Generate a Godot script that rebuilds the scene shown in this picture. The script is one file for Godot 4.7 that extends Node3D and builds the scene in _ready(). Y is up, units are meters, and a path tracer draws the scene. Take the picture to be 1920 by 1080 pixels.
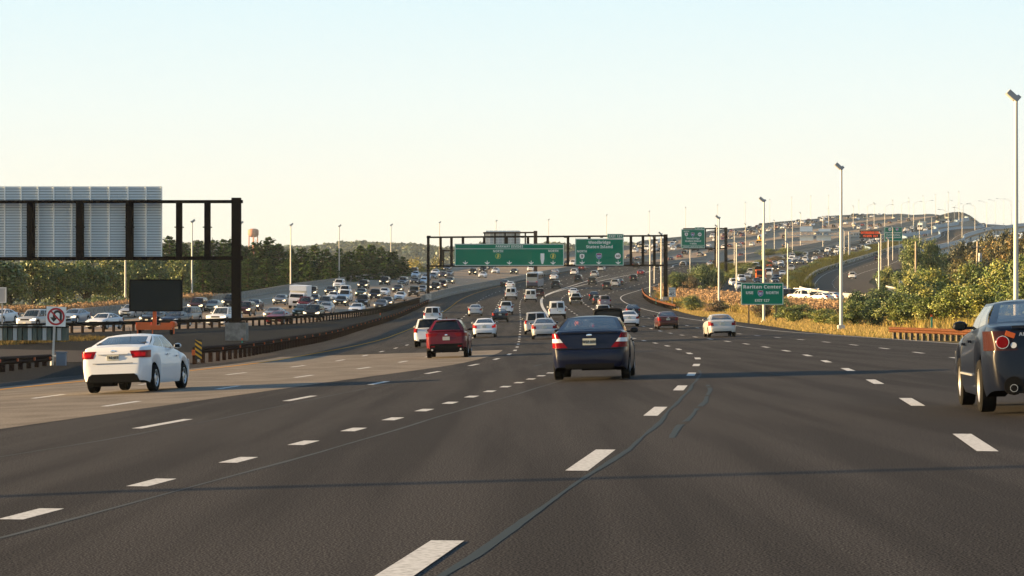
extends Node3D
# A wide highway climbing to a bridge, late sun from the left. Metres; the camera looks along -z.
const F := 4290.0      # focal length in pixels of a 1920 wide picture
const EYE := 1.45
const HY := 600.0      # row of the horizon in that picture

var CURVE := {
	"P": [0, 0.03, 110, 0.03, 142, 0.11, 175, 0.28, 214, 0.8, 275, 1.7, 330, 3, 390, 4.9, 485, 8.1, 550, 10.8, 615, 13.6, 705, 17.9, 815, 23.9, 950, 32.5, 1080, 41.7, 1190, 50, 1320, 59.8, 1400, 65.2, 1460, 68, 1530, 68.3, 1760, 50],
	"P4": [0, 0, 390, 4.9, 485, 8.1, 550, 10.8, 615, 13.6, 705, 17.9, 815, 23.9, 950, 32.5, 1080, 41.5, 1190, 49, 1300, 55, 1400, 58.3, 1500, 59.8, 1600, 59.5, 1760, 56],
	"c0": [0, -108, 100, -84, 200, -60, 250, -48, 300, -43, 340, -40.5, 410, -39, 470, -35, 540, -28.6, 580, -25.3, 680, -14.3, 815, 17, 950, 53, 1080, 92, 1190, 130, 1320, 180, 1420, 222, 1500, 244, 1760, 290],
	"z0": [0, -0.8, 100, -0.3, 200, 0.5, 250, 1.6, 300, 3.3, 340, 4.6, 410, 7, 470, 9.2, 540, 12, 580, 13.6, 680, 17.6, 815, 24.4, 950, 32.8, 1080, 41.9, 1190, 50.1, 1320, 59.9, 1400, 65.3, 1460, 68.1, 1530, 68.4, 1760, 50],
	"c1": [0, -74, 100, -56, 140, -47.5, 175, -39, 220, -26.7, 240, -22.8, 270, -19.8, 300, -18.2, 340, -16.6, 385, -14.4, 440, -11.3, 490, -6.85, 540, -0.8, 600, 6.4, 680, 19.4, 720, 28.5, 815, 49.5, 950, 80, 1080, 119, 1190, 155, 1320, 198, 1420, 238, 1500, 261, 1760, 305],
	"z1": [0, -0.8, 100, -0.3, 140, 0, 175, 0.3, 220, 0.83, 240, 1.1, 270, 1.7, 300, 2.3, 340, 3.4, 385, 4.9, 440, 6.8, 485, 8.3, 550, 10.9, 615, 13.7, 705, 17.9, 815, 23.9, 950, 32.5, 1080, 41.7, 1190, 50, 1320, 59.8, 1400, 65.2, 1460, 68, 1530, 68.3, 1760, 50],
	"c2": [0, -23.5, 90, -15.6, 102, -14.4, 150, -14.2, 280, -14, 365, -13.2, 440, -10.2, 490, -5.8, 540, 0.2, 600, 7.4, 680, 20.4, 720, 29.5, 815, 50.5, 950, 81, 1080, 120, 1190, 156, 1320, 199, 1420, 239, 1500, 262, 1760, 306],
	"y": [0, -19.6, 46, -16, 69, -14.8, 85, -13.1, 98, -11.8, 130, -10.8, 170, -10.2, 220, -9.7, 300, -9.5, 349, -9.2, 383, -8.9, 412, -8.2, 456, -6.4, 493, -3.6, 540, 2.4, 600, 9.6, 680, 22.6, 720, 31.7, 815, 52.7, 950, 83.2, 1080, 122.2, 1190, 158.2, 1320, 201.2, 1420, 241.2, 1500, 264, 1760, 308],
	"a": [0, -5.4, 17, -3.5, 30, -2.05, 49.5, -0.14, 62, 1, 84, 2.9, 95, 3.35, 113, 3.85, 142, 4.05, 175, 4.15, 214, 4.3, 275, 4.55, 300, 4.6, 362, 4.7, 397, 5.2, 440, 7.2, 485, 11.3, 535, 17.5, 600, 26.6, 655, 36, 705, 46, 815, 69, 950, 105, 1080, 143, 1190, 178, 1320, 220, 1420, 257, 1500, 280, 1760, 318],
	"w": [0, 9.1, 62, 16.7, 96, 19, 165, 19.8, 191, 19.6, 268, 19.4, 300, 19.2, 330, 18.7, 373, 18.3, 410, 19.5, 477, 26.7, 536, 35, 600, 43.5, 655, 51.5, 765, 67, 850, 88, 950, 121, 1080, 159, 1190, 194, 1320, 237, 1420, 270, 1500, 293, 1760, 328],
	"c3": [0, 12.6, 62, 19, 96, 21.4, 134, 21.9, 165, 22.4, 200, 23, 268, 23.1, 330, 22.9, 373, 22.9, 410, 23.6, 477, 29.6, 536, 37.5, 600, 46, 655, 54, 765, 69.5, 850, 90.5, 950, 123.5, 1080, 161.5, 1190, 196.5, 1320, 239.5, 1420, 272.5, 1500, 295.5, 1760, 331],
	"dy": [0, -0.62, 60, -0.6, 110, -0.5, 200, -0.32, 300, -0.05, 400, 0, 1760, 0],
	"dw": [0, 0.4, 200, 0.36, 300, 0.15, 400, 0, 1760, 0],
	"r3l": [380, 34.5, 397, 36, 490, 44.5, 550, 50.3, 605, 57.5, 675, 68, 735, 80.4, 850, 107, 920, 128.7, 1000, 154, 1140, 197, 1250, 233, 1320, 252, 1420, 276, 1760, 350],
	"r3r": [380, 80, 392, 62, 412, 57.5, 440, 57, 512, 62, 590, 71.4, 740, 98, 900, 139, 1030, 176, 1155, 213, 1255, 243, 1320, 262, 1420, 288, 1760, 362],
	"r4l": [380, 90, 392, 63.5, 412, 60, 470, 62, 563, 73.5, 645, 87.5, 740, 108.5, 900, 149.5, 1095, 205, 1270, 260, 1350, 287, 1450, 322, 1600, 377, 1760, 440],
	"r4r": [380, 110, 412, 78, 466, 76, 520, 82, 590, 93.5, 815, 144, 1025, 202, 1190, 252.5, 1350, 305, 1450, 340, 1600, 395, 1760, 458],
}
const VEHICLES := """
sedan_altima|darkblue|7.08|0.26|-30.93|-0.105|-0.004|0.026|0|1|R2|sedan|car|dark blue-black sedan cut off by the picture edge, round red tail lamps
sedan_camry|navy|2.01|0.05|-54.92|-0.091|-0.003|0.026|0|1|R2|sedan|car|dark navy four-door sedan with clear-and-red tail lights, middle of the near lanes
sedan_kia|white|-9.61|-0.38|-58.92|-0.114|-0.002|0.037|0|1|R2|sedan|car|white four-door sedan with lit red tail lights in the pale concrete lane
suv_hero|red|-2.76|-0.20|-101.41|-0.030|0.001|0.034|0|1|R2|sport_utility_vehicle|car|dark red sport utility vehicle with black rear window beside a white one
pickup_cap|black|5.70|0.13|-136.68|-0.003|0.003|0.026|0|1|R2|pickup_truck|pickup truck|black-capped pickup truck half hidden directly ahead of the navy sedan
suv|white|-4.91|-0.17|-138.91|-0.018|0.004|0.030|0|1|R2|sport_utility_vehicle|car|white sport utility vehicle left of the dark red near sport utility vehicle, lanes driving away
sedan_mid|lightsilver|13.37|0.37|-147.43|0.003|0.003|0.026|0|1|R2|sedan|car|pale silver sedan right of the rusty curved guardrail, lanes driving away
sedan_mid|silver|2.26|0.13|-159.93|-0.002|0.005|0.028|0|1|R2|sedan|car|silver sedan left of the dark navy near sedan, lanes driving away
sedan_mid|white|-2.07|0.13|-175.93|-0.003|0.010|0.026|0|1|R2|sedan|car|white sedan right of the dark red near sport utility vehicle, lanes driving away
minivan|silver|1.96|0.32|-184.00|-0.004|0.012|0.025|0|1|R2|minivan|minivan|silver minivan left of the dark navy near sedan, lanes driving away
sedan_mid|maroon|13.06|0.71|-193.43|0.006|0.013|0.024|0|1|R2|sedan|car|maroon sedan right of the dark navy near sedan, lanes driving away
sedan|white|-36.38|0.62|-204.43|2.876|-0.013|-0.002|0|0|R1|sedan|car|white sedan right of the no-U-turn sign, oncoming lanes
sedan|white|10.57|0.85|-207.43|-0.004|0.014|0.023|0|1|R2|sedan|car|white sedan right of the dark navy near sedan, lanes driving away
suv|silver|-43.77|0.70|-210.41|2.888|-0.016|-0.001|1|0|R1|sport_utility_vehicle|car|silver sport utility vehicle with lit headlights left of the no-U-turn sign, oncoming lanes
sedan|navy|-32.04|0.82|-218.43|2.912|-0.015|0.001|0|0|R1|sedan|car|navy blue sedan in front of the portable message board, oncoming lanes
pickup|white|-28.36|0.91|-225.68|2.932|-0.014|0.003|1|0|R1|pickup_truck|pickup truck|white pickup truck with lit headlights left of the red coupe, oncoming lanes
sedan|black|-35.78|1.00|-229.43|2.928|-0.018|0.005|1|0|R1|sedan|car|black sedan with lit headlights in front of the portable message board, oncoming lanes
sedan|white|-51.61|1.13|-231.43|2.904|-0.024|0.005|0|0|R1|sedan|car|white sedan left of the no-U-turn sign, oncoming lanes
sedan|bluegrey|-44.76|1.15|-234.43|2.924|-0.023|0.007|1|0|R1|sedan|car|blue grey sedan with lit headlights right of the no-U-turn sign, oncoming lanes
suv|grey|-33.38|1.10|-235.41|2.949|-0.019|0.007|0|0|R1|sport_utility_vehicle|car|grey sport utility vehicle right of the portable message board, oncoming lanes
coupe|red|-24.02|1.05|-236.44|2.972|-0.016|0.007|0|0|R1|coupe|car|red coupe left of the white box truck, oncoming lanes
minivan|white|-8.65|1.13|-250.50|-0.001|0.017|0.012|0|1|R2|minivan|minivan|white minivan beyond the dark red near sport utility vehicle, lanes driving away
sedan|black|-1.28|1.25|-252.43|-0.004|0.016|0.012|0|1|R2|sedan|car|black sedan left of the white line where the lanes divide, lanes driving away
suv|white|10.01|1.41|-252.41|-0.004|0.014|0.017|0|1|R2|sport_utility_vehicle|car|white sport utility vehicle beyond the dark navy near sedan, lanes driving away
coupe|grey|-26.61|1.50|-256.44|3.042|-0.025|0.014|1|0|R1|coupe|car|grey coupe with lit headlights beyond the red coupe, oncoming lanes
sedan|silver|-42.95|1.80|-258.43|3.017|-0.032|0.015|0|0|R1|sedan|car|silver sedan left of the portable message board, oncoming lanes
suv|black|-22.34|1.48|-258.41|3.055|-0.023|0.015|1|0|R1|sport_utility_vehicle|car|nearest black sport utility vehicle with lit headlights right of the white box truck, oncoming lanes
suv|maroon|-31.37|1.93|-269.41|3.057|-0.029|0.021|1|0|R1|sport_utility_vehicle|car|maroon sport utility vehicle with lit headlights left of the red coupe, oncoming lanes
van|white|5.32|1.61|-269.68|-0.003|0.018|0.014|0|1|R2|cargo_van|van|white cargo van in front of the white line where the lanes divide, lanes driving away
sedan|darkgreen|-24.97|1.87|-272.43|3.068|-0.025|0.023|0|0|R1|sedan|car|dark green sedan in front of the white box truck, oncoming lanes
sedan|navy|14.54|1.86|-276.43|0.005|0.018|0.013|0|1|R2|sedan|car|navy blue sedan in front of the rusty curved guardrail, lanes driving away
suv|maroon|-38.60|2.48|-281.41|3.069|-0.034|0.029|1|0|R1|sport_utility_vehicle|car|maroon sport utility vehicle with lit headlights right of the portable message board, oncoming lanes
sedan|tan|-36.98|2.50|-283.43|3.072|-0.033|0.030|1|0|R1|sedan|car|tan sedan with lit headlights left of the sign gantry with bare grey sign backs
sedan|silver|-4.64|1.97|-290.43|-0.003|0.023|0.005|0|1|R2|sedan|car|silver sedan beyond the dark red near sport utility vehicle, lanes driving away
sedan|silver|-23.65|2.29|-291.43|3.090|-0.025|0.036|0|0|R1|sedan|car|silver sedan right of the white box truck, oncoming lanes
sedan|navy|-32.95|2.66|-292.43|3.079|-0.031|0.036|1|0|R1|sedan|car|navy blue sedan with lit headlights right of the sign gantry with bare grey sign backs
sedan|white|-19.81|2.18|-292.43|3.095|-0.023|0.036|0|0|R1|sedan|car|second white sedan right of the white box truck, oncoming lanes
suv|white|-0.76|2.18|-298.41|-0.002|0.024|0.004|0|1|R2|sport_utility_vehicle|car|white sport utility vehicle left of the white line where the lanes divide, lanes driving away
suv|black|-36.97|3.10|-301.41|3.073|-0.034|0.041|1|0|R1|sport_utility_vehicle|car|black sport utility vehicle in front of the sign gantry with bare grey sign backs
suv|red|-27.56|2.84|-305.41|3.087|-0.030|0.043|0|0|R1|sport_utility_vehicle|car|red sport utility vehicle right of the white box truck, oncoming lanes
boxtruck|white|-28.83|3.03|-309.95|3.088|-0.031|0.044|0|0|R1|box_truck|truck|white box truck right of the red coupe, oncoming lanes
suv|grey|-25.69|3.03|-314.41|3.094|-0.031|0.045|0|0|R1|sport_utility_vehicle|car|grey sport utility vehicle right of the white box truck, oncoming lanes
sedan|grey|-32.55|3.61|-322.43|3.090|-0.033|0.047|1|0|R1|sedan|car|grey sedan with lit headlights left of the white box truck, oncoming lanes
sedan|darkgrey|-18.43|2.94|-322.43|3.103|-0.030|0.047|0|0|R1|sedan|car|dark grey sedan left of the base of the long green sign gantry, oncoming lanes
sedan|black|-24.63|3.49|-330.43|3.098|-0.032|0.049|1|0|R1|sedan|car|nearest black sedan with lit headlights right of the white box truck, oncoming lanes
sedan|navy|-28.79|3.76|-332.43|3.096|-0.033|0.049|1|0|R1|sedan|car|navy blue sedan with lit headlights right of the white box truck, oncoming lanes
suv|black|-21.76|3.44|-333.41|3.099|-0.032|0.049|0|0|R1|sport_utility_vehicle|car|second black sport utility vehicle right of the white box truck, oncoming lanes
sedan|navy|-18.53|3.48|-339.43|3.098|-0.033|0.050|1|0|R1|sedan|car|navy blue sedan with lit headlights left of the base of the long green sign gantry
suv|lilac|13.81|3.41|-342.41|0.017|0.029|0.006|0|1|R2|sport_utility_vehicle|car|lilac grey sport utility vehicle left of the rusty curved guardrail, lanes driving away
sedan|white|-27.52|4.38|-352.43|3.105|-0.035|0.051|0|0|R1|sedan|car|nearest white sedan right of the white box truck, oncoming lanes
minivan|white|-25.94|4.40|-355.50|3.105|-0.035|0.051|0|0|R1|minivan|minivan|white minivan right of the white box truck, oncoming lanes
sedan|black|13.39|3.84|-356.43|0.009|0.031|0.004|0|1|R2|sedan|car|third black sedan left of the rusty curved guardrail, lanes driving away
pickup|white|10.03|3.92|-359.68|-0.008|0.032|0.004|0|1|R2|pickup_truck|pickup truck|white pickup truck right of the white line where the lanes divide, lanes driving away
suv|black|-32.31|5.18|-368.41|3.119|-0.035|0.050|1|0|R1|sport_utility_vehicle|car|black sport utility vehicle with lit headlights beyond the white box truck, oncoming lanes
pickup|navy|-22.01|4.68|-368.68|3.102|-0.036|0.050|1|0|R1|pickup_truck|pickup truck|navy blue pickup truck left of the base of the long green sign gantry
sedan|white|-18.18|4.62|-372.43|3.096|-0.037|0.049|0|0|R1|sedan|car|nearest white sedan left of the base of the long green sign gantry, oncoming lanes
van|white|3.06|4.40|-374.68|-0.010|0.033|0.000|0|1|R2|cargo_van|van|nearest white cargo van left of the white line where the lanes divide, lanes driving away
sedan|white|50.91|4.49|-377.43|0.644|0.033|0.000|0|1|R3|sedan|car|nearest white sedan right of the sunlit white barrier, jammed side road
pickup_rack|white|48.43|4.63|-381.68|0.644|0.033|0.000|0|1|R3|pickup_truck|pickup truck|white pickup truck with a rack over its bed beside the sunlit white barrier
sedan|white|53.14|4.62|-381.43|0.644|0.033|0.000|0|1|R3|sedan|car|second white sedan right of the sunlit white barrier, jammed side road
sedan|darkgreen|-25.17|5.33|-382.43|3.107|-0.036|0.049|1|0|R1|sedan|car|dark green sedan with lit headlights left of the base of the long green sign gantry
suv|white|-28.08|5.54|-384.41|3.111|-0.036|0.048|0|0|R1|sport_utility_vehicle|car|nearest white sport utility vehicle right of the white box truck, oncoming lanes
sedan|black|-30.56|5.73|-386.43|3.115|-0.036|0.048|1|0|R1|sedan|car|second black sedan with lit headlights right of the white box truck, oncoming lanes
sedan|black|13.89|4.83|-387.43|-0.027|0.032|0.001|0|1|R2|sedan|car|second black sedan left of the rusty curved guardrail, lanes driving away
sedan|black|51.52|4.85|-388.43|0.644|0.033|0.000|0|1|R3|sedan|car|black sedan right of the sunlit white barrier, jammed side road
sedan|white|-21.91|5.53|-392.43|3.101|-0.036|0.048|0|0|R1|sedan|car|second white sedan left of the base of the long green sign gantry, oncoming lanes
van|white|-0.14|4.99|-392.68|-0.024|0.032|0.000|0|1|R2|cargo_van|van|second white cargo van left of the white line where the lanes divide, lanes driving away
suv|black|47.19|5.11|-396.41|0.644|0.032|0.000|0|1|R3|sport_utility_vehicle|car|black sport utility vehicle left of the sunlit white barrier, jammed side road
jeep|black|-17.15|5.59|-400.26|3.094|-0.037|0.048|0|0|R1|off_road_car|car|black boxy off-road car left of the base of the long green sign gantry, oncoming lanes
suv|maroon|4.84|5.36|-404.41|-0.034|0.032|-0.000|0|1|R2|sport_utility_vehicle|car|maroon sport utility vehicle beyond the white line where the lanes divide, lanes driving away
sedan|tan|49.56|5.36|-404.43|0.644|0.032|0.000|0|1|R3|sedan|car|tan sedan in front of the sunlit white barrier, jammed side road
sedan|white|11.22|5.77|-417.43|-0.045|0.032|-0.002|0|1|R2|sedan|car|white sedan right of the white line where the lanes divide, lanes driving away
sedan|black|-20.87|6.49|-419.43|3.085|-0.038|0.048|1|0|R1|sedan|car|second black sedan with lit headlights left of the base of the long green sign gantry
sedan|grey|-16.64|6.44|-423.43|3.082|-0.038|0.048|0|0|R1|sedan|car|grey sedan left of the base of the long green sign gantry, oncoming lanes
suv|white|-32.36|7.39|-428.41|3.079|-0.039|0.048|0|0|R1|sport_utility_vehicle|car|second white sport utility vehicle right of the white box truck, oncoming lanes
suv|black|-28.04|7.33|-432.41|3.076|-0.039|0.049|1|0|R1|sport_utility_vehicle|car|second black sport utility vehicle left of the base of the long green sign gantry
sedan|white|51.53|6.53|-440.43|0.644|0.033|0.000|0|1|R3|sedan|car|white sedan left of the sunlit white barrier, jammed side road
suv|black|-14.80|7.06|-442.41|3.067|-0.038|0.050|1|0|R1|sport_utility_vehicle|car|black sport utility vehicle right of the base of the long green sign gantry
suv|maroon|-14.15|7.89|-465.41|3.055|-0.038|0.053|1|0|R1|sport_utility_vehicle|car|maroon sport utility vehicle right of the base of the long green sign gantry
suv|black|-25.90|8.56|-466.41|3.059|-0.040|0.053|1|0|R1|sport_utility_vehicle|car|nearest black sport utility vehicle left of the base of the long green sign gantry
suv|grey|-22.54|8.66|-473.41|3.054|-0.041|0.055|0|0|R1|sport_utility_vehicle|car|grey sport utility vehicle left of the base of the long green sign gantry, oncoming lanes
suv|black|19.89|7.72|-476.41|-0.127|0.037|-0.006|0|1|R2|sport_utility_vehicle|car|black sport utility vehicle left of the rusty curved guardrail, lanes driving away
sedan|white|47.56|7.85|-478.43|3.164|-0.037|-0.000|0|0|R3|sedan|car|white sedan left of the orange dump truck, jammed side road
sedan|black|-20.55|9.10|-486.43|3.045|-0.043|0.056|0|0|R1|sedan|car|nearest black sedan left of the base of the long green sign gantry, oncoming lanes
sedan|white|-0.32|8.18|-486.43|-0.089|0.039|-0.002|0|1|R2|sedan|car|white sedan left of the blue-grey coach bus, lanes driving away
suv|black|9.44|8.20|-487.41|-0.110|0.039|-0.002|0|1|R2|sport_utility_vehicle|car|nearest black sport utility vehicle right of the blue-grey coach bus, lanes driving away
bus|bluegrey|4.93|8.29|-489.60|-0.110|0.039|-0.002|0|1|R2|coach_bus|bus|blue-grey coach bus with dark blue lower rear under the wide green sign
sedan|white|-18.85|9.14|-489.43|3.042|-0.044|0.057|0|0|R1|sedan|car|nearest white sedan beyond the base of the long green sign gantry, oncoming lanes
sedan|darkgreen|-13.65|9.47|-503.43|3.030|-0.046|0.057|1|0|R1|sedan|car|dark green sedan with lit headlights right of the base of the long green sign gantry
suv|silver|22.79|8.76|-503.41|-0.144|0.041|-0.007|0|1|R2|sport_utility_vehicle|car|nearest silver sport utility vehicle left of the rusty curved guardrail, lanes driving away
sedan|black|-1.47|8.91|-504.43|-0.123|0.042|-0.003|0|1|R2|sedan|car|black sedan left of the blue-grey coach bus, lanes driving away
suv|white|48.96|8.91|-505.41|3.164|-0.041|-0.000|0|0|R3|sport_utility_vehicle|car|second white sport utility vehicle left of the orange dump truck, jammed side road
sedan|bluegrey|-19.41|10.40|-516.42|3.034|-0.047|0.057|0|0|R1|sedan|car|blue grey sedan beyond the base of the long green sign gantry, oncoming lanes
sedan|black|24.38|9.34|-517.42|-0.144|0.043|-0.008|0|1|R2|sedan|car|nearest black sedan left of the rusty curved guardrail, lanes driving away
jeep|black|18.31|9.51|-520.26|-0.130|0.043|-0.008|0|1|R2|off_road_car|car|black boxy off-road car left of the rusty curved guardrail, lanes driving away
sedan|black|55.94|9.67|-523.42|3.162|-0.042|-0.000|0|0|R3|sedan|car|black sedan in front of the orange dump truck, jammed side road
sedan|darkgrey|60.54|9.88|-528.42|3.160|-0.043|-0.000|0|0|R3|sedan|car|dark grey sedan right of the orange dump truck, jammed side road
sedan|grey|-18.26|11.04|-531.42|3.038|-0.047|0.055|0|0|R1|sedan|car|nearest grey sedan beyond the base of the long green sign gantry, oncoming lanes
sedan|white|-22.39|11.31|-532.42|3.043|-0.046|0.055|0|0|R1|sedan|car|second white sedan beyond the base of the long green sign gantry, oncoming lanes
suv|black|15.82|10.49|-542.41|-0.131|0.043|-0.003|0|1|R2|sport_utility_vehicle|car|second black sport utility vehicle right of the blue-grey coach bus, lanes driving away
suv|white|54.33|10.48|-542.41|3.158|-0.043|-0.000|0|0|R3|sport_utility_vehicle|car|nearest white sport utility vehicle left of the orange dump truck, jammed side road
sedan|maroon|-16.32|11.53|-544.42|3.044|-0.046|0.054|1|0|R1|sedan|car|maroon sedan with lit headlights beyond the base of the long green sign gantry, oncoming lanes
suv|black|29.36|10.72|-550.41|-0.131|0.043|-0.010|0|1|R2|sport_utility_vehicle|car|black sport utility vehicle beyond the rusty curved guardrail, lanes driving away
dumptruck|orange|59.82|10.94|-553.40|3.155|-0.042|-0.000|0|0|R3|dump_truck|truck|orange dump truck with black body in the jammed side road
sedan|black|64.27|11.11|-557.42|3.154|-0.042|-0.000|1|0|R3|sedan|car|black sedan with lit headlights left of the nose of the hedge island, jammed side road
suv|black|-23.90|12.57|-558.41|3.058|-0.045|0.052|0|0|R1|sport_utility_vehicle|car|black sport utility vehicle beyond the base of the long green sign gantry, oncoming lanes
sedan|grey|-15.37|12.22|-560.42|3.048|-0.046|0.052|0|0|R1|sedan|car|second grey sedan beyond the base of the long green sign gantry, oncoming lanes
sedan|white|-7.16|11.84|-561.42|3.038|-0.047|0.052|0|0|R1|sedan|car|second white sedan left of the wide green overhead sign, oncoming lanes
sedan|white|10.34|11.32|-561.42|-0.113|0.043|-0.004|0|1|R2|sedan|car|white sedan right of the blue-grey coach bus, lanes driving away
sedan|white|-18.87|12.53|-563.42|3.052|-0.045|0.052|0|0|R1|sedan|car|third white sedan beyond the base of the long green sign gantry, oncoming lanes
sedan|silver|58.99|11.79|-573.42|3.010|-0.042|-0.000|0|0|R3|sedan|car|silver sedan left of the orange dump truck, jammed side road
suv|white|85.31|11.79|-573.41|-0.168|0.042|0.000|0|1|R4|sport_utility_vehicle|car|white sport utility vehicle in front of the amber message sign, empty ramp road
suv|black|-9.84|12.86|-580.41|3.036|-0.047|0.049|1|0|R1|sport_utility_vehicle|car|second black sport utility vehicle with lit headlights left of the wide green overhead sign
suv|silver|21.32|12.49|-589.41|-0.149|0.044|-0.004|0|1|R2|sport_utility_vehicle|car|second silver sport utility vehicle left of the rusty curved guardrail, lanes driving away
van|white|67.51|13.01|-601.68|2.999|-0.044|-0.000|0|0|R3|cargo_van|van|white cargo van right of the orange dump truck, jammed side road
sedan|white|71.12|13.00|-601.42|2.998|-0.044|-0.000|0|0|R3|sedan|car|white sedan left of the nose of the hedge island, jammed side road
sedan|white|-4.33|13.78|-605.42|3.021|-0.047|0.044|0|0|R1|sedan|car|nearest white sedan left of the wide green overhead sign, oncoming lanes
sedan|black|0.61|13.71|-608.42|3.013|-0.048|0.043|1|0|R1|sedan|car|black sedan with lit headlights in front of the wide green overhead sign, oncoming lanes
suv|black|-7.64|14.15|-610.41|3.026|-0.046|0.042|0|0|R1|sport_utility_vehicle|car|nearest black sport utility vehicle left of the wide green overhead sign, oncoming lanes
suv|white|16.67|13.44|-610.41|-0.140|0.045|-0.004|0|1|R2|sport_utility_vehicle|car|white sport utility vehicle right of the blue-grey coach bus, lanes driving away
sedan|darkgrey|-17.20|14.60|-611.42|3.041|-0.044|0.042|0|0|R1|sedan|car|dark grey sedan beyond the base of the long green sign gantry, oncoming lanes
pickup|white|63.90|13.50|-612.68|3.000|-0.045|-0.000|0|0|R3|pickup_truck|pickup truck|white pickup truck left of the orange dump truck, jammed side road
sedan|red|34.73|13.55|-615.42|-0.163|0.047|-0.013|0|1|R2|sedan|car|red sedan left of the right post of the long sign gantry, lanes driving away
sedan|silver|11.65|13.69|-615.42|-0.142|0.045|-0.002|0|1|R2|sedan|car|silver sedan right of the blue-grey coach bus, lanes driving away
suv|white|5.42|15.08|-640.41|2.994|-0.049|0.035|0|0|R1|sport_utility_vehicle|car|nearest white sport utility vehicle right of the wide green overhead sign, oncoming lanes
sedan|darkgrey|-5.64|15.56|-642.42|3.009|-0.047|0.034|0|0|R1|sedan|car|dark grey sedan left of the wide green overhead sign, oncoming lanes
pickup|white|41.31|15.15|-650.68|-0.182|0.049|-0.015|0|1|R2|pickup_truck|pickup truck|white pickup truck left of the right post of the long sign gantry, lanes driving away
suv|silver|25.54|15.32|-651.41|-0.168|0.048|-0.004|0|1|R2|sport_utility_vehicle|car|third silver sport utility vehicle left of the rusty curved guardrail, lanes driving away
suv|black|75.31|15.37|-653.41|2.977|-0.047|-0.000|1|0|R3|sport_utility_vehicle|car|black sport utility vehicle with lit headlights left of the nose of the hedge island
pickup|silver|80.39|15.62|-658.68|2.971|-0.048|-0.000|0|0|R3|pickup_truck|pickup truck|silver pickup truck beyond the nose of the hedge island, jammed side road
sedan|red|20.41|15.83|-661.42|-0.179|0.049|-0.004|0|1|R2|sedan|car|red sedan right of the blue-grey coach bus, lanes driving away
van|white|71.95|16.46|-676.09|2.959|-0.049|0.000|1|0|R3|cargo_van|van|white cargo van with lit headlights beyond the orange dump truck, jammed side road
sedan|black|81.15|17.07|-688.42|2.951|-0.050|-0.000|0|0|R3|sedan|car|black sedan beyond the nose of the hedge island, jammed side road
suv|black|37.71|17.34|-693.41|-0.202|0.051|-0.005|0|1|R2|sport_utility_vehicle|car|black sport utility vehicle left of the right post of the long sign gantry
pickup|white|52.72|17.79|-705.68|-0.123|0.054|-0.022|0|1|R2|pickup_truck|pickup truck|white pickup truck right of the right post of the long sign gantry, lanes driving away
suv|orange|79.67|17.97|-706.41|2.937|-0.051|-0.000|0|0|R3|sport_utility_vehicle|car|orange sport utility vehicle left of the nose of the hedge island, jammed side road
suv|white|19.05|18.45|-712.41|2.918|-0.055|0.023|0|0|R1|sport_utility_vehicle|car|second white sport utility vehicle right of the wide green overhead sign, oncoming lanes
sedan|black|17.32|18.72|-716.42|2.920|-0.055|0.023|0|0|R1|sedan|car|black sedan right of the wide green overhead sign, oncoming lanes
sedan|silver|82.36|18.59|-718.42|2.932|-0.052|-0.000|0|0|R3|sedan|car|silver sedan left of the nose of the hedge island, jammed side road
sedan|white|62.11|18.26|-719.42|-0.131|0.058|-0.048|0|1|R2|sedan|car|second white sedan left of the exit sign gantry beside the bushes, lanes driving away
sedan|white|85.07|18.90|-724.42|2.932|-0.052|-0.000|0|0|R3|sedan|car|white sedan beyond the nose of the hedge island, jammed side road
sedan|black|90.37|19.21|-730.42|2.932|-0.052|-0.000|1|0|R3|sedan|car|black sedan with lit headlights left of the grey steel truss, jammed side road
sedan|black|95.91|19.53|-736.42|2.931|-0.053|-0.000|1|0|R3|sedan|car|black sedan with lit headlights in front of the grey steel truss, jammed side road
sedan|darkgrey|93.00|19.50|-735.95|2.930|-0.053|0.000|0|0|R3|sedan|car|dark grey sedan in front of the grey steel truss, jammed side road
sedan|silver|89.96|19.85|-742.56|2.929|-0.053|0.000|0|0|R3|sedan|car|second silver sedan left of the grey steel truss, jammed side road
sedan|black|66.25|20.16|-754.42|-0.178|0.062|-0.048|0|1|R2|sedan|car|black sedan left of the exit sign gantry beside the bushes, lanes driving away
suv|white|97.45|20.81|-760.41|2.920|-0.054|-0.000|0|0|R3|sport_utility_vehicle|car|white sport utility vehicle in front of the grey steel truss, jammed side road
sedan|navy|53.43|21.17|-766.42|-0.204|0.056|-0.006|0|1|R2|sedan|car|navy blue sedan beyond the right post of the long sign gantry, lanes driving away
suv|silver|90.00|21.14|-766.41|2.928|-0.055|-0.000|0|0|R3|sport_utility_vehicle|car|second silver sport utility vehicle left of the grey steel truss, jammed side road
suv|white|93.58|21.14|-766.41|2.923|-0.055|-0.000|0|0|R3|sport_utility_vehicle|car|white sport utility vehicle left of the grey steel truss, jammed side road
sedan|darkgrey|42.38|21.40|-769.42|-0.216|0.055|-0.002|0|1|R2|sedan|car|dark grey sedan left of the right post of the long sign gantry, lanes driving away
sedan|silver|96.42|21.53|-773.42|2.919|-0.055|-0.000|0|0|R3|sedan|car|nearest silver sedan left of the grey steel truss, jammed side road
sedan|white|102.37|21.53|-773.42|2.910|-0.055|-0.000|0|0|R3|sedan|car|white sedan in front of the grey steel truss, jammed side road
suv|black|123.62|21.53|-773.41|-0.242|0.055|0.000|0|1|R4|sport_utility_vehicle|car|black sport utility vehicle in front of the amber message sign, empty ramp road
sedan|red|105.16|21.86|-779.42|2.905|-0.056|-0.000|0|0|R3|sedan|car|red sedan right of the grey steel truss, jammed side road
suv|black|93.39|21.79|-778.15|2.922|-0.056|0.000|1|0|R3|sport_utility_vehicle|car|black sport utility vehicle with lit headlights left of the grey steel truss, jammed side road
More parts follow.
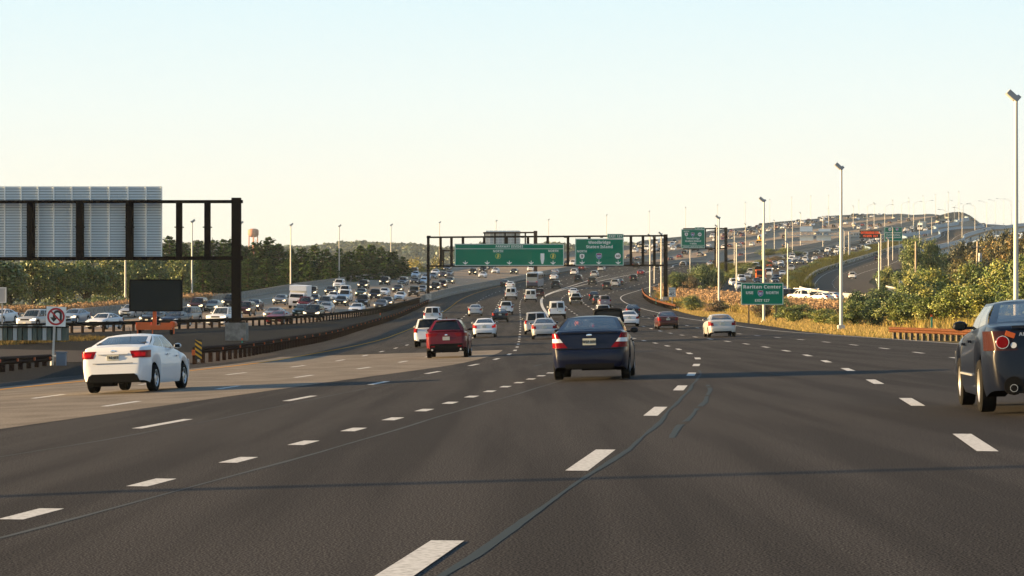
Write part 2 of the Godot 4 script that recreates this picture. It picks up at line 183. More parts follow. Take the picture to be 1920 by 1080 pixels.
sedan|black|40.67|22.84|-795.42|2.920|-0.061|0.017|0|0|R1|sedan|car|fifth black sedan left of the exit sign gantry beside the bushes, oncoming lanes
sedan|navy|100.90|22.88|-797.42|2.909|-0.057|-0.000|0|0|R3|sedan|car|navy blue sedan left of the grey steel truss, jammed side road
pickup|white|98.00|22.94|-798.46|2.912|-0.057|0.000|1|0|R3|pickup_truck|pickup truck|white pickup truck with lit headlights left of the grey steel truss, jammed side road
sedan|red|58.95|23.21|-802.42|-0.222|0.059|-0.006|0|1|R2|sedan|car|red sedan beyond the right post of the long sign gantry, lanes driving away
suv|navy|113.56|23.57|-809.41|2.890|-0.058|-0.000|0|0|R3|sport_utility_vehicle|car|navy blue sport utility vehicle in front of the tall pole in front of the bridge
suv|silver|104.52|23.92|-815.41|2.899|-0.059|-0.000|0|0|R3|sport_utility_vehicle|car|nearest silver sport utility vehicle left of the grey steel truss, jammed side road
suv|grey|67.62|24.29|-821.41|-0.236|0.061|-0.006|0|1|R2|sport_utility_vehicle|car|grey sport utility vehicle left of the exit sign gantry beside the bushes, lanes driving away
suv|red|82.66|23.95|-822.41|-0.258|0.072|-0.048|0|1|R2|sport_utility_vehicle|car|red sport utility vehicle right of the exit sign gantry beside the bushes, lanes driving away
sedan|black|113.72|24.70|-828.42|2.886|-0.060|-0.000|0|0|R3|sedan|car|black sedan right of the grey steel truss, jammed side road
sedan|navy|119.80|25.06|-834.42|2.881|-0.060|-0.000|0|0|R3|sedan|car|navy blue sedan in front of the tall pole in front of the bridge
suv|black|63.32|25.36|-838.41|-0.212|0.062|-0.006|0|1|R2|sport_utility_vehicle|car|black sport utility vehicle left of the exit sign gantry beside the bushes, lanes driving away
minivan|black|112.07|25.43|-840.50|2.879|-0.061|-0.000|0|0|R3|minivan|minivan|black minivan right of the grey steel truss, jammed side road
sedan|navy|49.24|26.40|-854.42|2.919|-0.065|0.014|0|0|R1|sedan|car|navy blue sedan left of the exit sign gantry beside the bushes, oncoming lanes
suv|white|121.85|26.53|-858.41|2.870|-0.062|-0.000|0|0|R3|sport_utility_vehicle|car|nearest white sport utility vehicle left of the tall pole in front of the bridge
suv|white|46.33|26.76|-859.41|2.913|-0.065|0.013|0|0|R1|sport_utility_vehicle|car|fifth white sport utility vehicle left of the exit sign gantry beside the bushes, oncoming lanes
pickup|black|125.40|27.05|-866.69|2.868|-0.063|0.000|0|0|R3|pickup_truck|pickup truck|black pickup truck in front of the tall pole in front of the bridge
pickup|black|75.92|27.27|-869.68|-0.261|0.064|-0.005|0|1|R2|pickup_truck|pickup truck|black pickup truck left of the exit sign gantry beside the bushes, lanes driving away
suv|white|120.13|27.28|-870.41|2.856|-0.063|-0.000|0|0|R3|sport_utility_vehicle|car|second white sport utility vehicle left of the tall pole in front of the bridge
sedan|white|54.39|27.58|-873.42|2.918|-0.066|0.013|0|0|R1|sedan|car|second white sedan left of the exit sign gantry beside the bushes, oncoming lanes
sedan|black|56.69|27.61|-874.42|2.921|-0.066|0.013|0|0|R1|sedan|car|fourth black sedan left of the exit sign gantry beside the bushes, oncoming lanes
boxtruck|white|70.70|28.03|-880.95|-0.214|0.065|-0.005|0|1|R2|box_truck|truck|white box truck left of the exit sign gantry beside the bushes, lanes driving away
suv|white|62.69|28.40|-887.41|2.922|-0.067|0.013|0|0|R1|sport_utility_vehicle|car|third white sport utility vehicle left of the exit sign gantry beside the bushes, oncoming lanes
van|white|52.35|28.49|-886.82|2.906|-0.064|0.000|1|0|R1|cargo_van|van|third white cargo van with lit headlights left of the exit sign gantry beside the bushes
sedan|silver|132.73|28.43|-888.42|2.868|-0.064|-0.000|0|0|R3|sedan|car|silver sedan right of the tall pole in front of the bridge, jammed side road
sedan|black|125.95|28.82|-894.42|2.846|-0.065|-0.000|0|0|R3|sedan|car|black sedan left of the tall pole in front of the bridge, jammed side road
sedan|darkgrey|47.78|29.36|-898.95|2.890|-0.064|0.000|1|0|R1|sedan|car|dark grey sedan with lit headlights left of the exit sign gantry beside the bushes
suv|maroon|52.04|29.45|-900.97|2.895|-0.064|0.000|0|0|R1|sport_utility_vehicle|car|maroon sport utility vehicle left of the exit sign gantry beside the bushes, oncoming lanes
suv|white|84.05|29.58|-905.41|-0.271|0.066|-0.005|0|1|R2|sport_utility_vehicle|car|white sport utility vehicle beyond the exit sign gantry beside the bushes, lanes driving away
sedan|black|133.11|29.60|-906.42|2.855|-0.065|-0.000|0|0|R3|sedan|car|black sedan right of the tall pole in front of the bridge, jammed side road
suv|navy|137.52|29.60|-906.41|2.866|-0.065|-0.000|0|0|R3|sport_utility_vehicle|car|navy blue sport utility vehicle clearly right of the tall pole in front of the bridge
sedan|white|130.33|30.06|-913.42|2.844|-0.066|-0.000|0|0|R3|sedan|car|white sedan left of the tall pole in front of the bridge, jammed side road
minivan|tan|51.53|30.30|-913.43|2.885|-0.065|0.000|1|0|R1|minivan|minivan|tan minivan with lit headlights left of the exit sign gantry beside the bushes, oncoming lanes
suv|white|62.63|30.19|-913.87|2.900|-0.065|0.000|0|0|R1|sport_utility_vehicle|car|fourth white sport utility vehicle left of the exit sign gantry beside the bushes, oncoming lanes
sedan|black|66.83|30.30|-916.09|2.904|-0.066|0.000|0|0|R1|sedan|car|third black sedan left of the exit sign gantry beside the bushes, oncoming lanes
sedan|white|79.43|30.80|-923.42|-0.235|0.067|-0.004|0|1|R2|sedan|car|nearest white sedan left of the exit sign gantry beside the bushes, lanes driving away
sedan|white|57.50|30.84|-922.36|2.886|-0.066|0.000|0|0|R1|sedan|car|nearest white sedan left of the exit sign gantry beside the bushes, oncoming lanes
sedan|maroon|88.18|30.83|-924.42|-0.273|0.067|-0.004|0|1|R2|sedan|car|maroon sedan beyond the exit sign gantry beside the bushes, lanes driving away
suv|silver|91.83|30.82|-924.41|-0.273|0.067|-0.004|0|1|R2|sport_utility_vehicle|car|silver sport utility vehicle right of the exit sign gantry beside the bushes, lanes driving away
minivan|black|51.45|31.21|-926.73|2.876|-0.065|0.000|1|0|R1|minivan|minivan|black minivan with lit headlights left of the exit sign gantry beside the bushes, oncoming lanes
sedan|black|111.25|31.05|-931.42|-0.324|0.072|-0.018|0|1|R2|sedan|car|black sedan right of the white cement mixer truck, lanes driving away
sedan|black|143.71|31.26|-931.42|2.860|-0.067|-0.000|0|0|R3|sedan|car|black sedan in front of the amber message sign, jammed side road
suv|white|98.36|31.67|-937.41|-0.273|0.068|-0.004|0|1|R2|sport_utility_vehicle|car|white sport utility vehicle left of the white cement mixer truck, lanes driving away
suv|darkgreen|61.60|31.97|-939.41|2.878|-0.069|0.011|0|0|R1|sport_utility_vehicle|car|dark green sport utility vehicle left of the exit sign gantry beside the bushes, oncoming lanes
suv|white|66.04|32.05|-941.28|2.880|-0.066|0.000|0|0|R1|sport_utility_vehicle|car|second white sport utility vehicle left of the exit sign gantry beside the bushes, oncoming lanes
minivan|white|146.92|31.97|-942.06|2.858|-0.067|0.000|1|0|R3|minivan|minivan|white minivan with lit headlights in front of the amber message sign, jammed side road
sedan|red|96.24|32.91|-955.42|-0.274|0.069|-0.004|0|1|R2|sedan|car|red sedan left of the white cement mixer truck, lanes driving away
van|white|60.79|33.44|-960.41|2.865|-0.067|0.000|0|0|R1|cargo_van|van|second white cargo van left of the exit sign gantry beside the bushes, oncoming lanes
sedan|white|150.22|33.41|-963.42|2.850|-0.068|-0.000|0|0|R3|sedan|car|white sedan in front of the amber message sign, jammed side road
suv|tan|75.49|33.47|-963.10|2.869|-0.068|0.000|0|0|R1|sport_utility_vehicle|car|tan sport utility vehicle left of the exit sign gantry beside the bushes, oncoming lanes
pickup|navy|68.79|33.73|-965.68|2.867|-0.071|0.011|1|0|R1|pickup_truck|pickup truck|navy blue pickup truck with lit headlights left of the exit sign gantry beside the bushes
mixer|white|106.11|34.35|-976.70|-0.277|0.070|-0.004|0|1|R2|cement_mixer_truck|truck|white cement mixer truck with yellow cab on the far bridge approach
sedan|navy|154.97|34.30|-976.42|2.851|-0.069|-0.000|0|0|R3|sedan|car|navy blue sedan right of the amber message sign, jammed side road
sedan|black|75.64|34.39|-975.98|2.862|-0.068|0.000|0|0|R1|sedan|car|second black sedan left of the exit sign gantry beside the bushes, oncoming lanes
suv|black|150.68|34.71|-982.41|2.839|-0.069|-0.000|0|0|R3|sport_utility_vehicle|car|black sport utility vehicle left of the amber message sign, jammed side road
sedan|silver|156.37|35.62|-995.42|2.844|-0.070|-0.000|0|0|R3|sedan|car|silver sedan beyond the amber message sign, jammed side road
sedan|silver|77.04|35.92|-997.42|2.855|-0.072|0.010|0|0|R1|sedan|car|silver sedan left of the exit sign gantry beside the bushes, oncoming lanes
van|white|88.95|35.84|-997.85|2.852|-0.070|0.000|0|0|R1|cargo_van|van|nearest white cargo van left of the exit sign gantry beside the bushes, oncoming lanes
van|white|164.84|36.15|-1002.96|2.854|-0.070|0.000|0|0|R3|cargo_van|van|white cargo van right of the amber message sign, jammed side road
sedan|red|93.06|36.50|-1007.42|2.849|-0.073|0.009|0|0|R1|sedan|car|red sedan left of the exit sign gantry beside the bushes, oncoming lanes
suv|white|161.22|36.54|-1008.41|2.847|-0.071|-0.000|0|0|R3|sport_utility_vehicle|car|white sport utility vehicle right of the amber message sign, jammed side road
sedan|black|163.99|37.03|-1015.42|2.849|-0.071|-0.000|0|0|R3|sedan|car|black sedan right of the amber message sign, jammed side road
sedan|black|83.79|37.32|-1017.42|2.848|-0.073|0.009|0|0|R1|sedan|car|nearest black sedan left of the exit sign gantry beside the bushes, oncoming lanes
sedan|black|97.92|37.48|-1021.42|2.844|-0.074|0.009|1|0|R1|sedan|car|nearest black sedan with lit headlights right of the exit sign gantry beside the bushes
suv|black|123.22|38.41|-1034.41|-0.288|0.073|-0.004|0|1|R2|sport_utility_vehicle|car|black sport utility vehicle right of the white cement mixer truck, lanes driving away
suv|white|91.08|38.80|-1038.41|2.842|-0.074|0.009|0|0|R1|sport_utility_vehicle|car|nearest white sport utility vehicle left of the exit sign gantry beside the bushes, oncoming lanes
sedan|grey|140.74|38.60|-1039.42|-0.279|0.077|-0.015|0|1|R2|sedan|car|grey sedan right of the grey steel truss, lanes driving away
sedan|maroon|105.42|38.91|-1041.42|2.838|-0.075|0.008|0|0|R1|sedan|car|maroon sedan right of the exit sign gantry beside the bushes, oncoming lanes
sedan|red|97.05|39.41|-1047.27|2.839|-0.072|0.000|0|0|R1|sedan|car|nearest red sedan beyond the exit sign gantry beside the bushes, oncoming lanes
pickup|red|106.45|39.90|-1054.80|2.837|-0.072|0.000|0|0|R1|pickup_truck|pickup truck|red pickup truck right of the exit sign gantry beside the bushes, oncoming lanes
sedan|black|176.79|39.86|-1054.85|2.852|-0.072|0.000|0|0|R3|sedan|car|third black sedan left of the white tractor trailer, jammed side road
sedan|navy|191.37|40.01|-1058.42|-0.286|0.070|0.000|0|1|R4|sedan|car|navy blue sedan left of the blue girder bridge parapet, empty ramp road
sedan|tan|98.20|40.51|-1062.14|2.835|-0.072|0.000|0|0|R1|sedan|car|tan sedan beyond the exit sign gantry beside the bushes, oncoming lanes
sedan|white|117.62|40.79|-1066.42|-0.306|0.073|-0.001|0|1|R2|sedan|car|white sedan beyond the white cement mixer truck, lanes driving away
suv|navy|106.55|40.84|-1067.41|2.835|-0.075|0.008|0|0|R1|sport_utility_vehicle|car|nearest navy blue sport utility vehicle right of the exit sign gantry beside the bushes
sedan|grey|103.78|40.96|-1068.65|2.834|-0.073|0.000|0|0|R1|sedan|car|grey sedan right of the exit sign gantry beside the bushes, oncoming lanes
sedan|white|100.06|41.27|-1072.42|2.833|-0.075|0.008|0|0|R1|sedan|car|white sedan beyond the exit sign gantry beside the bushes, oncoming lanes
sedan|maroon|94.62|41.36|-1073.02|2.831|-0.072|0.000|0|0|R1|sedan|car|maroon sedan left of the exit sign gantry beside the bushes, oncoming lanes
minivan|tan|114.70|41.80|-1080.92|2.834|-0.073|0.000|0|0|R1|minivan|minivan|tan minivan right of the exit sign gantry beside the bushes, oncoming lanes
pickup|maroon|114.66|42.62|-1091.75|2.829|-0.074|0.000|0|0|R1|pickup_truck|pickup truck|maroon pickup truck right of the exit sign gantry beside the bushes, oncoming lanes
minivan|maroon|184.98|42.64|-1092.72|2.847|-0.074|0.000|1|0|R3|minivan|minivan|maroon minivan with lit headlights left of the white tractor trailer, jammed side road
sedan|black|188.55|42.91|-1096.42|2.848|-0.074|-0.000|0|0|R3|sedan|car|second black sedan left of the white tractor trailer, jammed side road
sedan|silver|190.33|42.91|-1096.42|2.849|-0.074|-0.000|0|0|R3|sedan|car|silver sedan left of the white tractor trailer, jammed side road
suv|navy|119.85|42.99|-1097.01|2.829|-0.074|0.000|1|0|R1|sport_utility_vehicle|car|third navy blue sport utility vehicle right of the exit sign gantry beside the bushes
sedan|black|107.55|43.33|-1100.42|2.823|-0.076|0.007|0|0|R1|sedan|car|second black sedan right of the exit sign gantry beside the bushes, oncoming lanes
sedan|black|117.88|43.88|-1108.42|2.823|-0.077|0.006|1|0|R1|sedan|car|third black sedan with lit headlights right of the exit sign gantry beside the bushes
suv|black|194.31|43.96|-1110.41|2.848|-0.075|-0.000|0|0|R3|sport_utility_vehicle|car|black sport utility vehicle left of the white tractor trailer, jammed side road
sedan|red|107.00|44.13|-1110.80|2.818|-0.074|0.000|0|0|R1|sedan|car|second red sedan beyond the exit sign gantry beside the bushes, oncoming lanes
sedan|navy|114.73|44.44|-1115.42|2.819|-0.077|0.006|1|0|R1|sedan|car|navy blue sedan with lit headlights right of the exit sign gantry beside the bushes
pickup|white|125.57|44.47|-1116.68|2.823|-0.077|0.006|0|0|R1|pickup_truck|pickup truck|white pickup truck left of the grey steel truss, oncoming lanes
suv|black|130.57|45.03|-1124.41|2.823|-0.077|0.006|1|0|R1|sport_utility_vehicle|car|second black sport utility vehicle with lit headlights left of the grey steel truss, oncoming lanes
sedan|white|193.63|45.02|-1124.42|2.840|-0.076|-0.000|0|0|R3|sedan|car|white sedan left of the white tractor trailer, jammed side road
sedan|black|196.42|45.55|-1131.42|2.839|-0.076|-0.000|0|0|R3|sedan|car|nearest black sedan left of the white tractor trailer, jammed side road
sedan|white|204.57|45.55|-1131.42|2.850|-0.076|-0.000|0|0|R3|sedan|car|nearest white sedan right of the white tractor trailer, jammed side road
sedan|tan|124.67|46.08|-1137.42|2.815|-0.077|0.005|0|0|R1|sedan|car|tan sedan right of the exit sign gantry beside the bushes, oncoming lanes
semi|white|204.67|46.41|-1142.80|2.844|-0.076|-0.000|0|0|R3|tractor_trailer|truck|white-fronted tractor trailer in the far queue below the bridge wall
sedan|black|123.47|46.55|-1143.42|2.812|-0.077|0.005|0|0|R1|sedan|car|fourth black sedan right of the exit sign gantry beside the bushes, oncoming lanes
suv|white|200.36|46.69|-1146.41|2.831|-0.076|-0.000|0|0|R3|sport_utility_vehicle|car|white sport utility vehicle left of the white tractor trailer, jammed side road
suv|navy|118.81|46.73|-1145.44|2.808|-0.075|0.000|0|0|R1|sport_utility_vehicle|car|second navy blue sport utility vehicle right of the exit sign gantry beside the bushes
suv|tan|129.86|46.86|-1147.95|2.814|-0.076|0.000|0|0|R1|sport_utility_vehicle|car|tan sport utility vehicle left of the grey steel truss, oncoming lanes
sedan|silver|179.79|46.88|-1151.42|-0.311|0.081|-0.013|0|1|R2|sedan|car|silver sedan left of the amber message sign, lanes driving away
suv|white|175.45|47.34|-1156.41|-0.312|0.080|-0.013|0|1|R2|sport_utility_vehicle|car|white sport utility vehicle left of the amber message sign, lanes driving away
sedan|maroon|141.50|47.77|-1160.42|2.818|-0.077|0.005|0|0|R1|sedan|car|maroon sedan left of the grey steel truss, oncoming lanes
suv|white|184.98|47.52|-1160.41|-0.312|0.089|-0.041|0|1|R2|sport_utility_vehicle|car|white sport utility vehicle right of the amber message sign, lanes driving away
sedan|black|211.44|47.76|-1160.42|2.842|-0.076|-0.000|0|0|R3|sedan|car|nearest black sedan right of the white tractor trailer, jammed side road
sedan|white|137.46|47.79|-1160.41|2.815|-0.076|0.000|1|0|R1|sedan|car|third white sedan with lit headlights left of the grey steel truss, oncoming lanes
suv|red|134.39|47.87|-1161.23|2.812|-0.076|0.000|1|0|R1|sport_utility_vehicle|car|second red sport utility vehicle with lit headlights left of the grey steel truss, oncoming lanes
suv|maroon|124.41|47.94|-1161.50|2.804|-0.075|0.000|0|0|R1|sport_utility_vehicle|car|maroon sport utility vehicle right of the exit sign gantry beside the bushes, oncoming lanes
sedan|white|167.76|48.38|-1168.42|-0.312|0.077|-0.003|0|1|R2|sedan|car|third white sedan left of the amber message sign, lanes driving away
pickup|maroon|214.67|48.44|-1169.47|2.841|-0.076|0.000|0|0|R3|pickup_truck|pickup truck|maroon pickup truck right of the white tractor trailer, jammed side road
sedan|darkgrey|137.75|48.87|-1174.42|2.810|-0.077|0.004|0|0|R1|sedan|car|dark grey sedan left of the grey steel truss, oncoming lanes
sedan|maroon|160.43|48.86|-1174.42|-0.319|0.077|-0.003|0|1|R2|sedan|car|maroon sedan beyond the grey steel truss, lanes driving away
suv|black|165.47|48.92|-1175.41|-0.311|0.077|-0.003|0|1|R2|sport_utility_vehicle|car|black sport utility vehicle right of the grey steel truss, lanes driving away
minivan|navy|139.33|49.70|-1185.21|2.807|-0.075|0.000|0|0|R1|minivan|minivan|navy blue minivan left of the grey steel truss, oncoming lanes
suv|black|129.17|49.98|-1188.41|2.793|-0.076|0.004|0|0|R1|sport_utility_vehicle|car|black sport utility vehicle right of the exit sign gantry beside the bushes, oncoming lanes
suv|red|143.95|49.98|-1189.14|2.811|-0.075|0.000|1|0|R1|sport_utility_vehicle|car|nearest red sport utility vehicle with lit headlights left of the grey steel truss, oncoming lanes
suv|black|219.59|50.11|-1191.41|2.834|-0.075|-0.000|0|0|R3|sport_utility_vehicle|car|nearest black sport utility vehicle right of the white tractor trailer, jammed side road
sedan|white|220.97|50.11|-1191.42|2.838|-0.075|-0.000|0|0|R3|sedan|car|second white sedan right of the white tractor trailer, jammed side road
sedan|maroon|187.33|50.24|-1194.42|-0.309|0.080|-0.012|0|1|R2|sedan|car|maroon sedan beyond the amber message sign, lanes driving away
sedan|white|143.08|50.70|-1198.42|2.805|-0.077|0.004|0|0|R1|sedan|car|second white sedan left of the grey steel truss, oncoming lanes
sedan|navy|150.59|50.67|-1198.42|2.817|-0.077|0.004|0|0|R1|sedan|car|navy blue sedan left of the grey steel truss, oncoming lanes
sedan|white|157.68|50.72|-1199.42|2.827|-0.077|0.004|0|0|R1|sedan|car|white sedan beyond the grey steel truss, oncoming lanes
sedan|red|184.08|50.76|-1200.42|-0.307|0.080|-0.012|0|1|R2|sedan|car|red sedan left of the amber message sign, lanes driving away
suv|black|193.51|50.89|-1203.41|-0.316|0.080|-0.012|0|1|R2|sport_utility_vehicle|car|black sport utility vehicle right of the amber message sign, lanes driving away
suv|black|157.24|51.96|-1215.41|2.821|-0.078|0.004|0|0|R1|sport_utility_vehicle|car|nearest black sport utility vehicle left of the grey steel truss, oncoming lanes
sedan|white|181.56|51.95|-1215.42|-0.305|0.078|-0.003|0|1|R2|sedan|car|nearest white sedan left of the amber message sign, lanes driving away
suv|grey|144.23|52.14|-1217.04|2.793|-0.077|0.000|0|0|R1|sport_utility_vehicle|car|grey sport utility vehicle left of the grey steel truss, oncoming lanes
sedan|white|151.92|52.53|-1222.42|2.804|-0.078|0.004|0|0|R1|sedan|car|nearest white sedan left of the grey steel truss, oncoming lanes
sedan|white|178.48|52.58|-1223.42|-0.308|0.078|-0.003|0|1|R2|sedan|car|second white sedan left of the amber message sign, lanes driving away
sedan|navy|228.89|52.55|-1223.42|2.839|-0.077|-0.000|0|0|R3|sedan|car|navy blue sedan right of the white tractor trailer, jammed side road
sedan|black|150.06|53.16|-1230.42|2.792|-0.078|0.004|0|0|R1|sedan|car|black sedan left of the grey steel truss, oncoming lanes
suv|black|232.57|53.24|-1232.41|2.845|-0.077|-0.000|0|0|R3|sport_utility_vehicle|car|second black sport utility vehicle right of the white tractor trailer, jammed side road
suv|white|157.40|53.65|-1236.97|2.803|-0.077|0.000|0|0|R1|sport_utility_vehicle|car|white sport utility vehicle left of the grey steel truss, oncoming lanes
sedan|white|170.57|53.86|-1240.42|2.832|-0.078|0.004|0|0|R1|sedan|car|white sedan left of the tall pole in front of the bridge, oncoming lanes
sedan|maroon|205.45|53.98|-1243.42|-0.320|0.080|-0.010|0|1|R2|sedan|car|maroon sedan right of the amber message sign, lanes driving away
sedan|white|237.90|54.48|-1248.42|2.854|-0.077|-0.000|0|0|R3|sedan|car|third white sedan right of the white tractor trailer, jammed side road
suv|darkgrey|156.28|54.66|-1249.84|2.785|-0.077|0.000|1|0|R1|sport_utility_vehicle|car|dark grey sport utility vehicle with lit headlights left of the grey steel truss, oncoming lanes
sedan|black|165.07|55.06|-1255.42|2.801|-0.078|0.004|0|0|R1|sedan|car|black sedan beyond the grey steel truss, oncoming lanes
sedan|grey|167.83|55.13|-1256.42|2.807|-0.078|0.004|0|0|R1|sedan|car|grey sedan beyond the grey steel truss, oncoming lanes
sedan|silver|176.71|55.17|-1257.42|2.830|-0.078|0.004|0|0|R1|sedan|car|silver sedan left of the tall pole in front of the bridge, oncoming lanes
sedan|black|241.66|55.17|-1257.42|2.856|-0.076|-0.000|0|0|R3|sedan|car|second black sedan right of the white tractor trailer, jammed side road
suv|black|261.54|53.50|-1268.41|-0.319|0.051|0.000|0|1|R4|sport_utility_vehicle|car|black sport utility vehicle right of the blue girder bridge parapet, empty ramp road
suv|grey|215.05|55.97|-1269.41|-0.321|0.079|-0.009|0|1|R2|sport_utility_vehicle|car|grey sport utility vehicle left of the crest of the bridge, lanes driving away
sedan|red|164.97|56.38|-1272.42|2.779|-0.077|0.005|0|0|R1|sedan|car|red sedan beyond the grey steel truss, oncoming lanes
van|white|172.57|56.32|-1272.00|2.799|-0.076|0.000|0|0|R1|cargo_van|van|white cargo van left of the tall pole in front of the bridge, oncoming lanes
sedan|darkgrey|183.70|56.53|-1275.42|2.825|-0.077|0.005|0|0|R1|sedan|car|dark grey sedan beyond the tall pole in front of the bridge, oncoming lanes
suv|black|222.11|56.69|-1279.41|-0.321|0.078|-0.009|0|1|R2|sport_utility_vehicle|car|black sport utility vehicle left of the crest of the bridge, lanes driving away
sedan|maroon|179.88|57.85|-1292.42|2.791|-0.076|0.005|0|0|R1|sedan|car|maroon sedan left of the tall pole in front of the bridge, oncoming lanes
sedan|white|195.47|57.92|-1294.42|2.826|-0.075|0.005|0|0|R1|sedan|car|white sedan right of the tall pole in front of the bridge, oncoming lanes
suv|grey|174.26|58.24|-1297.17|2.770|-0.073|0.000|0|0|R1|sport_utility_vehicle|car|grey sport utility vehicle beyond the grey steel truss, oncoming lanes
sedan|black|185.51|58.57|-1302.42|2.789|-0.075|0.005|0|0|R1|sedan|car|black sedan beyond the tall pole in front of the bridge, oncoming lanes
suv|black|193.64|59.42|-1314.41|2.788|-0.073|0.005|0|0|R1|sport_utility_vehicle|car|nearest black sport utility vehicle right of the tall pole in front of the bridge
suv|white|181.95|60.06|-1322.41|2.753|-0.073|0.006|0|0|R1|sport_utility_vehicle|car|white sport utility vehicle left of the tall pole in front of the bridge, oncoming lanes
sedan|darkgreen|205.16|60.30|-1327.42|2.779|-0.073|0.006|0|0|R1|sedan|car|dark green sedan left of the crest of the bridge, oncoming lanes
sedan|silver|186.93|60.53|-1329.06|2.744|-0.071|0.000|0|0|R1|sedan|car|silver sedan beyond the tall pole in front of the bridge, oncoming lanes
sedan|white|212.37|61.89|-1349.42|2.749|-0.074|0.006|0|0|R1|sedan|car|second white sedan left of the crest of the bridge, oncoming lanes
suv|navy|204.36|63.52|-1371.41|2.727|-0.070|0.006|0|0|R1|sport_utility_vehicle|car|navy blue sport utility vehicle right of the tall pole in front of the bridge
suv|black|206.60|63.51|-1371.41|2.729|-0.070|0.006|0|0|R1|sport_utility_vehicle|car|second black sport utility vehicle right of the tall pole in front of the bridge
sedan|black|212.54|64.54|-1387.42|2.744|-0.064|0.006|0|0|R1|sedan|car|second black sedan left of the crest of the bridge, oncoming lanes
sedan|white|223.17|64.73|-1391.42|2.756|-0.062|0.006|0|0|R1|sedan|car|nearest white sedan left of the crest of the bridge, oncoming lanes
sedan|black|226.25|64.77|-1392.42|2.760|-0.062|0.006|0|0|R1|sedan|car|nearest black sedan left of the crest of the bridge, oncoming lanes
"""
